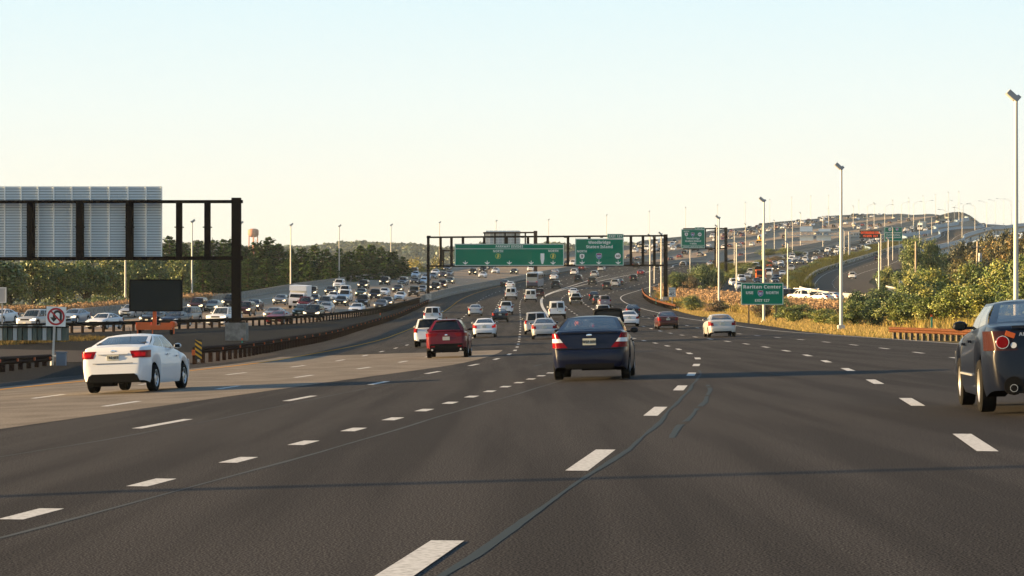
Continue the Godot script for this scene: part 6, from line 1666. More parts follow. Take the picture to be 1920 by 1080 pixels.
func make_roadside() -> void:
	guardrail("short dark brown guardrail in the near left corner ending at the no-U-turn sign", PackedVector3Array([at(-260, 735, 68), at(-90, 716, 78), at(0, 706, 88), at(95, 697, 99.5)]), 1, 1.9, M.brown_rail, M.brown_rail, .76, 2)
	guardrail("long dark median guardrail beside the oncoming lanes, right of the gantry block", path_of("c1", .7, 172, 366, 40), 1, 1.9, M.dark_steel, M.dark_steel, .85)
	guardrail("dark guardrail behind the turnaround at the left edge, before the oncoming lanes", path_of("c1", .7, 118, 170, 12), 1, 1.9, M.dark_steel, M.dark_steel, .85)
	guardrail("dark brown guardrail with orange reflectors from the striped marker to the long gantry", path_of("c2", .1, 103, 362, 40), 1, 1.9, M.brown_rail, M.brown_rail, .78, 3)
	guardrail("straight rusty guardrail on thick posts at the far verge, beside the dark sedan", PackedVector3Array([at(1668, 638.5, 134), at(1740, 642, 128), at(1810, 646, 122), at(1960, 657, 110)]), 1, .93, M.rusty_steel, M.post_wood, .80)
	guardrail("curved rusty guardrail at the tip of the reed field under the gantry post", PackedVector3Array([at(1204, 548, 440), at(1205, 554, 415), at(1209, 560, 393), at(1219, 567, 370), at(1233, 573, 351), at(1250, 578, 336), at(1267, 582, 324)]), 1, 1.9, M.rusty_steel, M.dark_steel, .85)
	guardrail("pale guardrail on the outer curve of the empty ramp road", path_of("r4r", 1.6, 425, 640, 20), -1, 2.5, M.pole_paint, M.galvanised, .8)
	# crash cushion at the left edge
	var c := thing("crash_cushion", "greenish ribbed crash cushion at the left edge below the silver vehicle", "crash barrier")
	var m := MB.new()
	for i in 15:
		var q := at(-6 + i * 9.2, 624, 150)
		m = MB.new(); m.box(q, Vector3(.26, .98, .8 + .1 * (i % 3))); part("crash_cell", m.mesh(0), M.galvanised if i % 3 == 1 else M.marker_dull, c)
	m = MB.new(); m.box(at(58, 613, 149.9), Vector3(4.8, .10, .95)); part("top_rail", m.mesh(0), M.dark_steel, c)

# ------------------------------------------------------------------ vehicles: local -z is forwards, origin on the road under the middle
class Car:
	var parts := []          # [name, material key, MB, parent wheel or ""]
	func add(called: String, key: String, under := "") -> MB:
		var m := MB.new()
		parts.append([called, key, m, under])
		return m
func car_spec(kind: String) -> Dictionary:
	var s := {"L": 4.75, "W": 1.80, "H": 1.46, "zr": 1.68, "tr": .80, "tf": -.22, "zf": -.98, "rw": .57, "wr": .33, "za": 1.36, "ax": -1.38, "sill": .20, "rb": .30, "bulge": .03, "clad": false,
		"deck": [[2.375, .58], [2.35, .63], [2.315, .67], [2.28, .98], [2.20, 1.04], [1.68, 1.07], [-.98, .99], [-1.9, .86], [-2.22, .74], [-2.33, .62], [-2.375, .5]],
		"side": [[.13, .50], [.53, .95]], "rear": [[.07, .93]], "tail": [.72, 1.0, .56, .60, .34], "head": [.58, .76, .48, .52, .30], "plate": [.82, .0], "interior": true, "boxy": .3}
	if kind in ["suv", "suv_hero", "minivan"]: s.bulge = .055
	match kind:
		"sedan_camry": s.merge({"L": 4.80, "W": 1.80, "H": 1.50, "rw": .60, "zr": 1.72, "deck": [[2.40, .60], [2.39, .66], [2.35, .70], [2.315, 1.0], [2.285, 1.08], [2.21, 1.125], [1.72, 1.14], [-.98, 1.02], [-1.9, .88], [-2.25, .74], [-2.36, .62], [-2.40, .5]], "tail": [], "plate": [.88, 0.0]}, true)
		"sedan_kia": s.merge({"L": 4.53, "W": 1.75, "H": 1.47, "rw": .60, "zr": 1.56, "tr": .66, "deck": [[2.265, .46], [2.26, .70], [2.225, .76], [2.205, .98], [2.175, 1.07], [2.11, 1.125], [1.56, 1.165], [-1.0, 1.02], [-1.8, .88], [-2.12, .74], [-2.22, .62], [-2.265, .5]], "tail": [.86, 1.04, .50, .43, .36], "plate": [.885, 0.0]}, true)
		"sedan_altima": s.merge({"L": 4.82, "W": 1.80, "H": 1.47, "rw": .60, "zr": 1.66, "tr": .62, "deck": [[2.41, .52], [2.405, .74], [2.37, .79], [2.345, .98], [2.315, 1.06], [2.24, 1.105], [1.66, 1.14], [-.98, 1.02], [-1.9, .88], [-2.26, .74], [-2.37, .62], [-2.41, .5]], "tail": [], "plate": [.90, 0.0], "wr": .34}, true)
		"coupe": s.merge({"H": 1.38, "zr": 1.5, "side": [[.16, .42], [.46, .95]]}, true)
		"suv_hero": s.merge({"L": 4.55, "W": 1.84, "H": 1.69, "zr": 2.12, "tr": 1.50, "tf": -.30, "zf": -1.15, "rw": .535, "wr": .36, "za": 1.33, "ax": -1.37, "rb": .36, "sill": .25, "clad": true, "deck": [[2.275, .55], [2.27, .64], [2.24, .70], [2.20, 1.08], [2.12, 1.16], [-1.15, 1.06], [-1.9, .96], [-2.16, .82], [-2.24, .66], [-2.275, .5]], "side": [[.10, .30], [.33, .62], [.65, .96]], "rear": [[.09, .91]], "tail": [.92, 1.07, .46, .34, .45], "head": [.72, .9, .5, .52, .35], "plate": [.84, 0.0]}, true)
		"suv": s.merge({"L": 4.7, "W": 1.86, "H": 1.74, "zr": 2.22, "tr": 1.86, "tf": -.42, "zf": -1.15, "rw": .66, "wr": .36, "za": 1.36, "ax": -1.42, "rb": .36, "sill": .26, "clad": true, "deck": [[2.35, .56], [2.345, .64], [2.31, .70], [2.28, 1.02], [2.22, 1.10], [-1.15, 1.06], [-1.98, 1.0], [-2.24, .86], [-2.32, .68], [-2.35, .5]], "side": [[.08, .30], [.33, .62], [.65, .96]], "rear": [[.08, .92]], "tail": [.88, 1.12, .68, .66, .2], "head": [.72, .92, .5, .55, .28], "plate": [.84, 0.0]}, true)
		"jeep": s.merge({"L": 4.1, "W": 1.78, "H": 1.80, "zr": 1.98, "tr": 1.92, "tf": -.30, "zf": -.42, "rw": .72, "wr": .38, "za": 1.2, "ax": -1.28, "rb": .45, "sill": .36, "clad": true, "boxy": .12, "deck": [[2.05, .60], [2.045, .68], [2.02, .74], [2.0, 1.0], [1.98, 1.12], [-.42, 1.12], [-1.85, 1.06], [-2.0, .98], [-2.04, .7], [-2.05, .55]], "side": [[.06, .40], [.44, .94]], "rear": [[.10, .90]], "tail": [.82, 1.0, .72, .72, .05], "head": [.82, .98, .52, .52, .02], "plate": [.80, .0]}, true)
		"minivan": s.merge({"L": 5.0, "W": 1.96, "H": 1.78, "zr": 2.40, "tr": 2.16, "tf": -.75, "zf": -1.62, "rw": .74, "wr": .34, "za": 1.5, "ax": -1.5, "rb": .34, "deck": [[2.5, .54], [2.495, .64], [2.46, .70], [2.44, 1.0], [2.40, 1.06], [-1.62, 1.05], [-2.2, .9], [-2.42, .76], [-2.48, .62], [-2.5, .5]], "side": [[.05, .30], [.33, .62], [.65, .96]], "rear": [[.08, .48], [.53, .92]], "tail": [.82, 1.12, .80, .78, .12], "head": [.68, .86, .5, .55, .3], "plate": [.86, .0]}, true)
		"van": s.merge({"L": 5.6, "W": 2.02, "H": 2.08, "zr": 2.72, "tr": 2.62, "tf": -1.2, "zf": -1.75, "rw": .82, "wr": .37, "za": 1.75, "ax": -1.75, "rb": .48, "sill": .34, "boxy": .2, "deck": [[2.8, .52], [2.795, .66], [2.76, .70], [2.74, 1.1], [2.72, 1.22], [-1.75, 1.16], [-2.5, 1.05], [-2.72, .9], [-2.78, .7], [-2.8, .55]], "side": [[.70, .95]], "rear": [[.09, .46], [.54, .91]], "rearv": [.08, .80], "tail": [.86, 1.16, .84, .84, .05], "head": [.78, .96, .55, .58, .15], "plate": [.86, .3], "interior": false}, true)
		"pickup", "pickup_cap", "pickup_rack": s.merge({"L": 5.6, "W": 1.95, "H": 1.82, "zr": .50, "tr": .36, "tf": -.70, "zf": -1.35, "rw": .66, "wr": .39, "za": 1.75, "ax": -1.80, "rb": .50, "sill": .40, "boxy": .15, "clad": false, "deck": [[2.8, .58], [2.795, .70], [2.74, .72], [2.72, 1.10], [2.66, 1.14], [.50, 1.14], [-1.35, 1.12], [-2.45, 1.06], [-2.7, .95], [-2.78, .7], [-2.8, .55]], "side": [[.08, .44], [.50, .95]], "rear": [[.1, .9]], "tail": [.80, 1.08, .82, .82, .05], "head": [.80, .98, .52, .55, .2], "plate": [.64, 0.0]}, true)
	return s
func prof_y(s: Dictionary, z: float) -> float:
	var d: Array = s.deck
	for i in d.size() - 1:
		if z <= d[i][0] and z >= d[i + 1][0]: return lerpf(d[i][1], d[i + 1][1], (d[i][0] - z) / maxf(d[i][0] - d[i + 1][0], 1e-4))
	return d[0][1] if z > 0 else d[-1][1]
func end_z(s: Dictionary, y: float, rear: bool) -> float:
	var d: Array = s.deck.duplicate()
	if not rear: d.reverse()
	for i in d.size() - 1:
		if y <= d[i + 1][1]: return lerpf(d[i][0], d[i + 1][0], clampf((y - d[i][1]) / maxf(d[i + 1][1] - d[i][1], 1e-4), 0, 1))
	return d[0][0]
func plan(s: Dictionary, z: float) -> float:
	var h: float = s.L / 2
	var R: float = .55 if s.boxy > .25 else .24
	var w0: float = (.74 if s.boxy > .25 else .91) * s.W / 2
	var u := clampf((absf(z) - (h - R)) / R, 0, 1)
	var taper: float = 1.0 - s.boxy * .10 * smoothstep(.3, 1.0, absf(z) / h)
	return (w0 + (s.W / 2 - w0) * pow(1.0 - pow(u, 2.4), 1 / 2.4)) * taper
func lamp(mb: MB, s: Dictionary, rear: bool, side: float, y0: float, y1: float, xi0: float, xi1: float, wrap: float, lift := .008) -> void:
	var rr := []
	for v in 3:
		var f := v / 2.0
		var y := lerpf(y0, y1, f)
		var z := end_z(s, y, rear)
		var g := 1.0 if rear else -1.0
		var p := PackedVector3Array()
		var xi := lerpf(xi0, xi1, f)
		var xo := plan(s, z) - .045
		p.push_back(Vector3(side * xi, y, z - g * .03))
		p.push_back(Vector3(side * xi, y, z + g * lift))
		p.push_back(Vector3(side * lerpf(xi, xo, .6), y, z + g * lift))
		p.push_back(Vector3(side * (xo + .012), y, z + g * lift * .4))
		for k in 4:
			var zz := z - g * (.03 + wrap * k / 3.0)
			p.push_back(Vector3(side * (plan(s, zz) + lift - .012 * (1 if k == 0 else 0)), y, zz))
		p.push_back(Vector3(side * (plan(s, z - g * (wrap + .03)) - .03), y, z - g * (wrap + .03)))
		rr.append(p)
	var flip := (side > 0) == rear
	mb.rows(rr, not flip)
	var a: PackedVector3Array = rr[0]; var b: PackedVector3Array = rr[2]
	for q in [a, b]:
		var c := Vector3.ZERO
		for v in q: c += v
		c /= q.size()
		for k in q.size() - 1: mb.tri(c, q[k], q[k + 1])
func make_car(kind: String, hero: bool) -> Car:
	var s := car_spec(kind)
	var c := Car.new()
	var h: float = s.L / 2
	# lower body
	var zs := []
	for d in s.deck: zs.append(d[0])
	for e in [-1, 1]:
		for u in [0, .25, .5, .7, .85, .94]: zs.append(e * (h - .55 * (1 - u)))
	var ar: float = s.wr + .075
	for a in [s.za, s.ax]:
		for k in 9: zs.append(a + ar * cos(PI * k / 8.0))
		zs.append(a - ar - .03); zs.append(a + ar + .03)
	zs.sort(); zs.reverse()
	var zl := []
	for z in zs:
		if zl.is_empty() or absf(zl[-1] - z) > .012: zl.append(z)
	var body := c.add("body", "paint")
	var under := c.add("underside", "underside")
	var trim := c.add("cladding", "trim") if s.clad else body
	var trim2 := c.add("cladding", "trim") if s.clad else body
	var rr := []
	for z in zl:
		var w := plan(s, z)
		var yt := prof_y(s, z)
		var yb: float = s.sill
		yb = lerpf(yb, s.rb, smoothstep(h - .75, h - .05, z))
		yb = lerpf(yb, .26, smoothstep(-h + .5, -h + .05, z) )
		var ub := yb + .04
		for a in [s.za, s.ax]:
			if absf(z - a) < ar: yb = maxf(yb, s.wr + sqrt(maxf(ar * ar - (z - a) * (z - a), 0)))
		yb = minf(yb, yt - .06)
		ub = minf(ub, yt - .05)
		var p := PackedVector3Array()
		for q in [[0.0, ub], [w - .30, ub], [w - .29, yb], [w - .055, yb], [w - .022, lerpf(yb, yt, .12)], [w, lerpf(yb, yt, .40)], [w - .004, lerpf(yb, yt, .60)], [w - .04, lerpf(yb, yt, .85)], [w - .075, yt - .025], [w - .12, yt], [w * .5, yt + .012], [0.0, yt + .016]]:
			p.push_back(Vector3(q[0], q[1], z))
		rr.append(p)
	for i in rr.size() - 1:
		var p: PackedVector3Array = rr[i]; var q: PackedVector3Array = rr[i + 1]
		var zm := (p[0].z + q[0].z) / 2
		for k in 11:
			var t := body
			if k < 3: t = under
			elif k == 3 or (k == 4 and zm > 99): t = trim
			elif k >= 9 and zm < s.zr - .02 and zm > s.zf + .02: t = under
			elif k >= 9 and kind.begins_with("pickup") and zm > s.zr: t = under
			t.quad(p[k], q[k], q[k + 1], p[k + 1])
			var x := Vector3(-1, 1, 1)
			if t == trim: t = trim2
			t.quad(p[k + 1] * x, q[k + 1] * x, q[k] * x, p[k] * x)
	for e in [0, rr.size() - 1]:
		var p: PackedVector3Array = rr[e]
		for k in range(0, 11):
			var a := p[0].lerp(p[11], .5)
			if e == 0: body.tri(a, p[k], p[k + 1]); body.tri(a, p[k + 1] * Vector3(-1, 1, 1), p[k] * Vector3(-1, 1, 1))
			else: body.tri(a, p[k + 1], p[k]); body.tri(a, p[k] * Vector3(-1, 1, 1), p[k + 1] * Vector3(-1, 1, 1))
	# cabin: pillars and roof round the window openings
	var cab := body
	var glass := "window_glass" if s.interior else "dark_glass"
	var privacy := kind in ["suv", "suv_hero", "minivan", "van"]
	var wb: float = s.W / 2 - .10
	var yr := prof_y(s, s.zr) - .01; var yf := prof_y(s, s.zf) - .01
	var H: float = s.H - .055
	var B := {"rl": Vector3(-wb * .97, yr, s.zr), "rr": Vector3(wb * .97, yr, s.zr), "fl": Vector3(-wb * .95, yf, s.zf), "fr": Vector3(wb * .95, yf, s.zf)}
	var T := {"rl": Vector3(-s.rw * .96, H - .01, s.tr), "rr": Vector3(s.rw * .96, H - .01, s.tr), "fl": Vector3(-s.rw, H - .005, s.tf), "fr": Vector3(s.rw, H - .005, s.tf)}
	var faces := [["rl", "rr", s.rear, s.get("rearv", [.07, .90]), "rear_window", Vector3(0, .3, 1)], ["fr", "fl", [[.06, .94]], [.04, .92], "windshield", Vector3(0, .3, -1)], ["rr", "fr", s.side, [.06, .90], "side_window", Vector3(1, .1, 0)], ["fl", "rl", [], [.06, .90], "side_window", Vector3(-1, .1, 0)]]
	for w in s.side: faces[3][2].append([1.0 - w[1], 1.0 - w[0]])
	for f in faces:
		var us := [0.0, 1.0]
		for w in f[2]: us.append(w[0]); us.append(w[1])
		if f[4] != "side_window": us.append(.5)
		us.sort()
		var vs := [0.0, f[3][0], (f[3][0] + f[3][1]) / 2, f[3][1], 1.0]
		var gm := {}
		var fp := func(u: float, v: float) -> Vector3:
			var p: Vector3 = (B[f[0]] as Vector3).lerp(B[f[1]], u).lerp((T[f[0]] as Vector3).lerp(T[f[1]], u), v)
			var bl: float = s.bulge if f[4] == "side_window" else .085
			return p + (f[5] as Vector3) * bl * (sin(PI * v) * (1.0 if f[4] == "side_window" else .25) + (4 * u * (1 - u) if f[4] != "side_window" else 0.0)) * (1.0 if f[4] == "side_window" else (1.0 - .3 * v))
		for i in us.size() - 1:
			for j in 4:
				var um: float = (us[i] + us[i + 1]) / 2
				var vm: float = (vs[j] + vs[j + 1]) / 2
				var hole := -1
				for k in f[2].size():
					if um > f[2][k][0] and um < f[2][k][1] and vm > f[3][0] and vm < f[3][1]: hole = k
				var t := cab
				if hole >= 0:
					if not gm.has(hole): gm[hole] = c.add(f[4], "dark_glass" if privacy and f[4] != "windshield" else glass)
					t = gm[hole]
				for su in 2:
					var u0 := lerpf(us[i], us[i + 1], su * .5); var u1 := lerpf(us[i], us[i + 1], su * .5 + .5)
					t.quad(fp.call(u0, vs[j]), fp.call(u1, vs[j]), fp.call(u1, vs[j + 1]), fp.call(u0, vs[j + 1]))
	var rg := []
	for i in 7:
		var v := i / 6.0
		var p := PackedVector3Array()
		for k in 9:
			var u := k / 8.0
			var q: Vector3 = (T.rl as Vector3).lerp(T.rr, u).lerp((T.fl as Vector3).lerp(T.fr, u), v)
			var ex := 1.0 - pow(absf(2 * u - 1), 3.0)
			q.y += .055 * ex * (.55 + .45 * sin(PI * v)) 
			if i == 0: q += Vector3(0, .0256, .0595) * 4 * u * (1 - u) * .0 
			p.push_back(q)
		rg.append(p)
	cab.rows(rg)
	for e in [[0, 1.0, "rl", "rr", 1.0], [6, -1.0, "fl", "fr", -1.0]]:       # close the gap between the curved header and the roof
		var p: PackedVector3Array = rg[e[0]]
		for k in 8:
			var u0 := k / 8.0; var u1 := (k + 1) / 8.0
			var hdr := func(u: float) -> Vector3: return (T[e[2]] as Vector3).lerp(T[e[3]], u) + Vector3(0, .3, e[1]) * .085 * 4 * u * (1 - u) * .7
			if e[4] > 0: cab.quad(hdr.call(u0), hdr.call(u1), p[k + 1], p[k])
			else: cab.quad(hdr.call(u1), hdr.call(u0), p[k], p[k + 1])
	# wheels
	var n := 20 if hero else 12
	for a in [s.za, s.ax]:
		for e in [-1.0, 1.0]:
			var cc := Vector3(e * (s.W / 2 - .215), s.wr, a)
			var id := "wheel%d%d" % [int(a > 0), int(e > 0)]
			var t := c.add("tyre", "tyre_rubber", id)
			var r: float = s.wr
			t.lathe_x(cc, [Vector2(0, r * .6), Vector2(0, r * .94), Vector2(.02, r), Vector2(.18, r), Vector2(.20, r * .94), Vector2(.205, r * .70), Vector2(.19, r * .66)], n, e)
			var rm := c.add("rim", "rim_metal", id)
			rm.lathe_x(cc, [Vector2(.19, r * .67), Vector2(.195, r * .62), Vector2(.16, r * .56), Vector2(.155, r * .30), Vector2(.18, r * .22), Vector2(.182, .001)], n, e)
			if hero:
				var sp := c.add("rim_openings", "trim", id)
				for k in 7:
					var an := TAU * k / 7
					var dv := Vector3(0, cos(an), sin(an)); var tv := Vector3(0, -sin(an), cos(an))
					var p0 := cc + Vector3(e * .162, 0, 0) + dv * r * .33; var p1 := cc + Vector3(e * .168, 0, 0) + dv * r * .55
					var w0: float = r * .05; var w1: float = r * .15
					if e > 0: sp.quad(p0 - tv * w0, p0 + tv * w0, p1 + tv * w1, p1 - tv * w1)
					else: sp.quad(p0 + tv * w0, p0 - tv * w0, p1 - tv * w1, p1 + tv * w1)
	# lamps, plate, mirrors, bumper details
	for e in [-1.0, 1.0]:
		if s.tail.size(): lamp(c.add("tail_light", "tail"), s, true, e, s.tail[0], s.tail[1], s.tail[2], s.tail[3], s.tail[4])
		lamp(c.add("headlight", "head"), s, false, e, s.head[0], s.head[1], s.head[2], s.head[3], s.head[4])
		var my: float = lerpf(yf, H, .22)
		var mz: float = lerpf(s.zf, s.tf, .22) + .22
		var mx := lerpf(wb, s.rw, .22)
		var mi := c.add("mirror", "paint")
		mi.ball(Vector3(e * (mx + .17), my + .02, mz), Vector3(.105, .07, .06), 5)
		mi.box(Vector3(e * (mx + .05), my - .01, mz - .02), Vector3(.14, .04, .06))
		if hero:
			var mg := c.add("mirror_glass", "dark_glass"); mg.box(Vector3(e * (mx + .175), my + .02, mz + .052), Vector3(.13, .085, .02))
			for k in 2:
				var hz0: float = [s.zr - 1.35, s.zr - 2.25][k]
				if kind.begins_with("pickup"): hz0 = [.2, -.7][k]
				c.add("door_handle", "paint").box(Vector3(e * (plan(s, hz0) - .004), prof_y(s, hz0) - .17, hz0), Vector3(.045, .035, .19))
	# grille and lower intake at the front, dark valance at the back
	var gz := end_z(s, .70, false)
	c.add("grille", "trim").box(Vector3(0, (s.head[0] + s.head[1]) / 2 - .02, end_z(s, s.head[0], false) + .005), Vector3(.78, .13, .05))
	c.add("intake", "trim").box(Vector3(0, .38, -h + .03), Vector3(1.1, .14, .08))
	if kind != "sedan_kia": c.add("valance", "trim").box(Vector3(0, s.rb + .02, h - .05), Vector3(s.W * .62, .20 if s.clad or kind == "sedan_kia" else .11, .13))
	var pz := end_z(s, s.plate[0], true)
	c.add("licence_plate", "plate").box(Vector3(s.plate[1], s.plate[0], pz + .012), Vector3(.305, .155, .02))
	c.add("licence_plate", "plate").box(Vector3(0, .50, -h - .01), Vector3(.305, .14, .02))
	c.add("badge", "chrome").ball(Vector3(0, s.plate[0] + .145, end_z(s, s.plate[0] + .145, true) + .006), Vector3(.07, .04, .012), 4)
	if s.interior:
		var st := c.add("seats", "cloth")
		var fl := prof_y(s, 0.0) - .35
		for e in [-.38, .38]:
			for z in ([.30, 1.28] if not kind.begins_with("pickup") else [.1]):
				if z > s.tr + .75: continue
				var top := minf(fl + .62, H - .22) 
				st.box(Vector3(e, fl + .22, z), Vector3(.46, .60, .14), Basis(Vector3.RIGHT, deg_to_rad(12)))
				st.ball(Vector3(e, minf(fl + .62, H - .27), z + .09), Vector3(.13, .085, .06), 5)
		if not kind.begins_with("pickup"): st.box(Vector3(0, fl + .25, 1.34), Vector3(1.3, .5, .14))
		st.box(Vector3(0, yf - .05, s.zf + .42), Vector3(1.36, .18, .4))
	if kind == "suv_hero" or kind == "suv":
		for e in [-1.0, 1.0]: c.add("roof_rail", "trim").tube(Vector3(e * (s.rw - .05), s.H + .0, s.tr - .1), Vector3(e * (s.rw - .05), s.H + .01, s.tf + .2), .022, .022, 6)
		var sp := c.add("roof_spoiler", "paint"); sp.box(Vector3(0, s.H - .05, s.tr + .06), Vector3(s.rw * 1.6, .03, .2), Basis(Vector3.RIGHT, deg_to_rad(6)))
	if kind == "van":
		c.add("rear_bumper", "trim").box(Vector3(0, .52, h + .02), Vector3(1.9, .18, .14))
		c.add("door_seam", "trim").box(Vector3(0, 1.2, s.zr + .012), Vector3(.02, 1.2, .03))
	if kind.begins_with("pickup"):
		c.add("rear_bumper", "chrome" if kind == "pickup" else "trim").box(Vector3(0, .60, h + .03), Vector3(1.86, .16, .14))
		c.add("tailgate_handle", "trim").box(Vector3(0, 1.02, 2.745), Vector3(.22, .07, .03))
		if kind == "pickup_cap":
			var q := c.add("bed_cap", "trim")
			var r0 := []
			for z in [2.70, 2.62, 1.6, .56]:
				var p := PackedVector3Array()
				var t := .97 if z > 2.65 else 1.0
				for v in [[-.92, 1.15], [-.90, 1.30], [-.80, 1.92 * t], [-.66, 1.99 * t], [0, 2.02 * t], [.66, 1.99 * t], [.80, 1.92 * t], [.90, 1.30], [.92, 1.15]]: p.push_back(Vector3(v[0], v[1], z))
				r0.append(p)
			q.rows(r0)
			for k in 7: q.tri(Vector3(0, 1.15, 2.71), (r0[0] as PackedVector3Array)[k + 1], (r0[0] as PackedVector3Array)[k])
			for k in 8: q.tri(Vector3(0, 1.15, 2.705), (r0[0] as PackedVector3Array)[k], (r0[0] as PackedVector3Array)[k + 1])
			c.add("cap_window", "dark_glass").quad(Vector3(-.70, 1.32, 2.72), Vector3(.70, 1.32, 2.72), Vector3(.64, 1.80, 2.705), Vector3(-.64, 1.80, 2.705))
		if kind == "pickup_rack":
			var q := c.add("bed_rack", "rim_metal")
			for z in [2.6, .7]:
				for e in [-.88, .88]: q.tube(Vector3(e, 1.1, z), Vector3(e, 2.05, z), .04, .04, 6)
				q.tube(Vector3(-.9, 2.05, z), Vector3(.9, 2.05, z), .04, .04, 6)
			for e in [-.88, .88]: q.tube(Vector3(e, 2.05, 2.9), Vector3(e, 2.05, -1.2), .05, .05, 6)
	if hero: hero_details(c, s, kind)
	return c
func hero_details(c: Car, s: Dictionary, kind: String) -> void:
	if kind == "sedan_camry":
		for e in [-1.0, 1.0]:
			lamp(c.add("tail_light", "tail_red"), s, true, e, .96, 1.08, .68, .74, .22)
			lamp(c.add("reverse_light", "lamp_clear"), s, true, e, .87, .958, .61, .675, .22)
			lamp(c.add("tail_light", "tail_red"), s, true, e, .745, .868, .50, .605, .22)
		c.add("trunk_lip", "paint").box(Vector3(0, 1.085, 2.305), Vector3(1.30, .03, .03))
		c.add("bumper_groove", "trim").box(Vector3(0, .715, 2.352), Vector3(1.56, .018, .02))
		c.add("muffler", "underside").box(Vector3(.25, .30, 1.95), Vector3(.9, .16, .4))
		c.add("suspension_arm", "underside").box(Vector3(0, .27, 1.36), Vector3(1.4, .08, .14))
		c.add("driver_head", "skin").ball(Vector3(-.36, 1.26, .18), Vector3(.095, .125, .11), 6)
		c.add("driver_cap", "orange_paint").ball(Vector3(-.36, 1.32, .19), Vector3(.102, .08, .118), 6)
		c.add("rear_view_mirror", "trim").box(Vector3(0, 1.36, -.45), Vector3(.24, .07, .03))
	elif kind == "sedan_kia":
		c.add("rear_valance", "trim").t = poly(PackedVector2Array([Vector2(-.68, .26), Vector2(.68, .26), Vector2(.62, .42), Vector2(.54, .475), Vector2(-.54, .475), Vector2(-.62, .42)]), Vector3(0, 0, 2.274), 1.0, .16).t
		for e in [-1.0, 1.0]: lamp(c.add("brake_light", "tail_lit"), s, true, e, .90, .99, .56, .53, .05, .013)
		c.add("plate_recess", "paint").box(Vector3(0, .965, 2.222), Vector3(.78, .022, .04))
		c.add("trunk_seam", "trim").box(Vector3(0, .735, 2.249), Vector3(1.02, .010, .012))
		c.add("antenna", "trim").tube(Vector3(0, 1.46, .55), Vector3(0, 1.66, .72), .008, .004, 5)
		c.add("muffler", "underside").box(Vector3(-.3, .24, 1.9), Vector3(.5, .14, .4))
		c.add("headrest", "plate").box(Vector3(.36, 1.22, .62), Vector3(.26, .15, .08))
	elif kind == "sedan_altima":
		for e in [-1.0, 1.0]:
			lamp(c.add("tail_light", "lamp_smoke"), s, true, e, .80, 1.045, .47, .60, .30, .006)
			var z := end_z(s, .9, true) + .012
			var r := c.add("tail_light_ring", "chrome")
			r.tube(Vector3(e * .67, .905, z - .03), Vector3(e * .67, .905, z + .004), .086, .083, 20)
			c.add("brake_light", "tail_red").tube(Vector3(e * .67, .905, z), Vector3(e * .67, .905, z + .018), .076, .070, 20)
			c.add("reverse_light", "lamp_clear").tube(Vector3(e * .535, .865, z - .02), Vector3(e * .535, .865, z + .012), .040, .037, 14)
			c.add("turn_signal", "amber_lens").box(Vector3(e * .575, 1.0, z - .006), Vector3(.12, .065, .02), Basis(Vector3(0, 0, 1), e * .35))
			c.add("exhaust_pipe", "chrome").tube(Vector3(e * .55, .33, 2.15), Vector3(e * .55, .33, 2.43), .05, .05, 14)
			c.add("exhaust_bore", "trim").tube(Vector3(e * .55, .33, 2.40), Vector3(e * .55, .33, 2.433), .042, .042, 14)
			c.add("exhaust_surround", "trim").tube(Vector3(e * .55, .36, 2.3), Vector3(e * .55, .36, 2.418), .12, .12, 14)
			c.add("side_moulding", "rim_metal").box(Vector3(e * .905, .47, -.05), Vector3(.02, .025, 1.7))
		c.add("trunk_lip", "paint").box(Vector3(0, 1.095, 2.33), Vector3(1.1, .03, .05))
	elif kind == "suv_hero":
		for e in [-1.0, 1.0]: c.add("reflector", "tail_red").box(Vector3(e * .58, .50, 2.285), Vector3(.17, .06, .02))
		c.add("rear_bumper", "trim").box(Vector3(0, .48, 2.262), Vector3(1.42, .26, .06))
		for e in [-1.0, 1.0]: c.add("exhaust_pipe", "chrome").tube(Vector3(e * .62, .36, 2.1), Vector3(e * .62, .36, 2.31), .045, .045, 10)
		c.add("roof_fin", "tail_red").box(Vector3(0, 1.72, 1.45), Vector3(.03, .06, .14))
		c.add("muffler", "underside").box(Vector3(0, .30, 1.9), Vector3(1.0, .14, .3))
func boxes(c: Car, called: String, key: String, list: Array) -> void:
	var m := c.add(called, key)
	for q in list: m.box(Vector3(q[0], q[1], q[2]), Vector3(q[3], q[4], q[5]))
func truck_wheels(c: Car, zs: Array, r: float, w: float) -> void:
	for z in zs:
		for e in [-1.0, 1.0]:
			c.add("wheel", "tyre_rubber").lathe_x(Vector3(e * (w / 2 - .3), r, z), [Vector2(0, .1), Vector2(0, r * .95), Vector2(.03, r), Vector2(.27, r), Vector2(.3, r * .93), Vector2(.28, r * .55), Vector2(.2, .01)], 12, e)
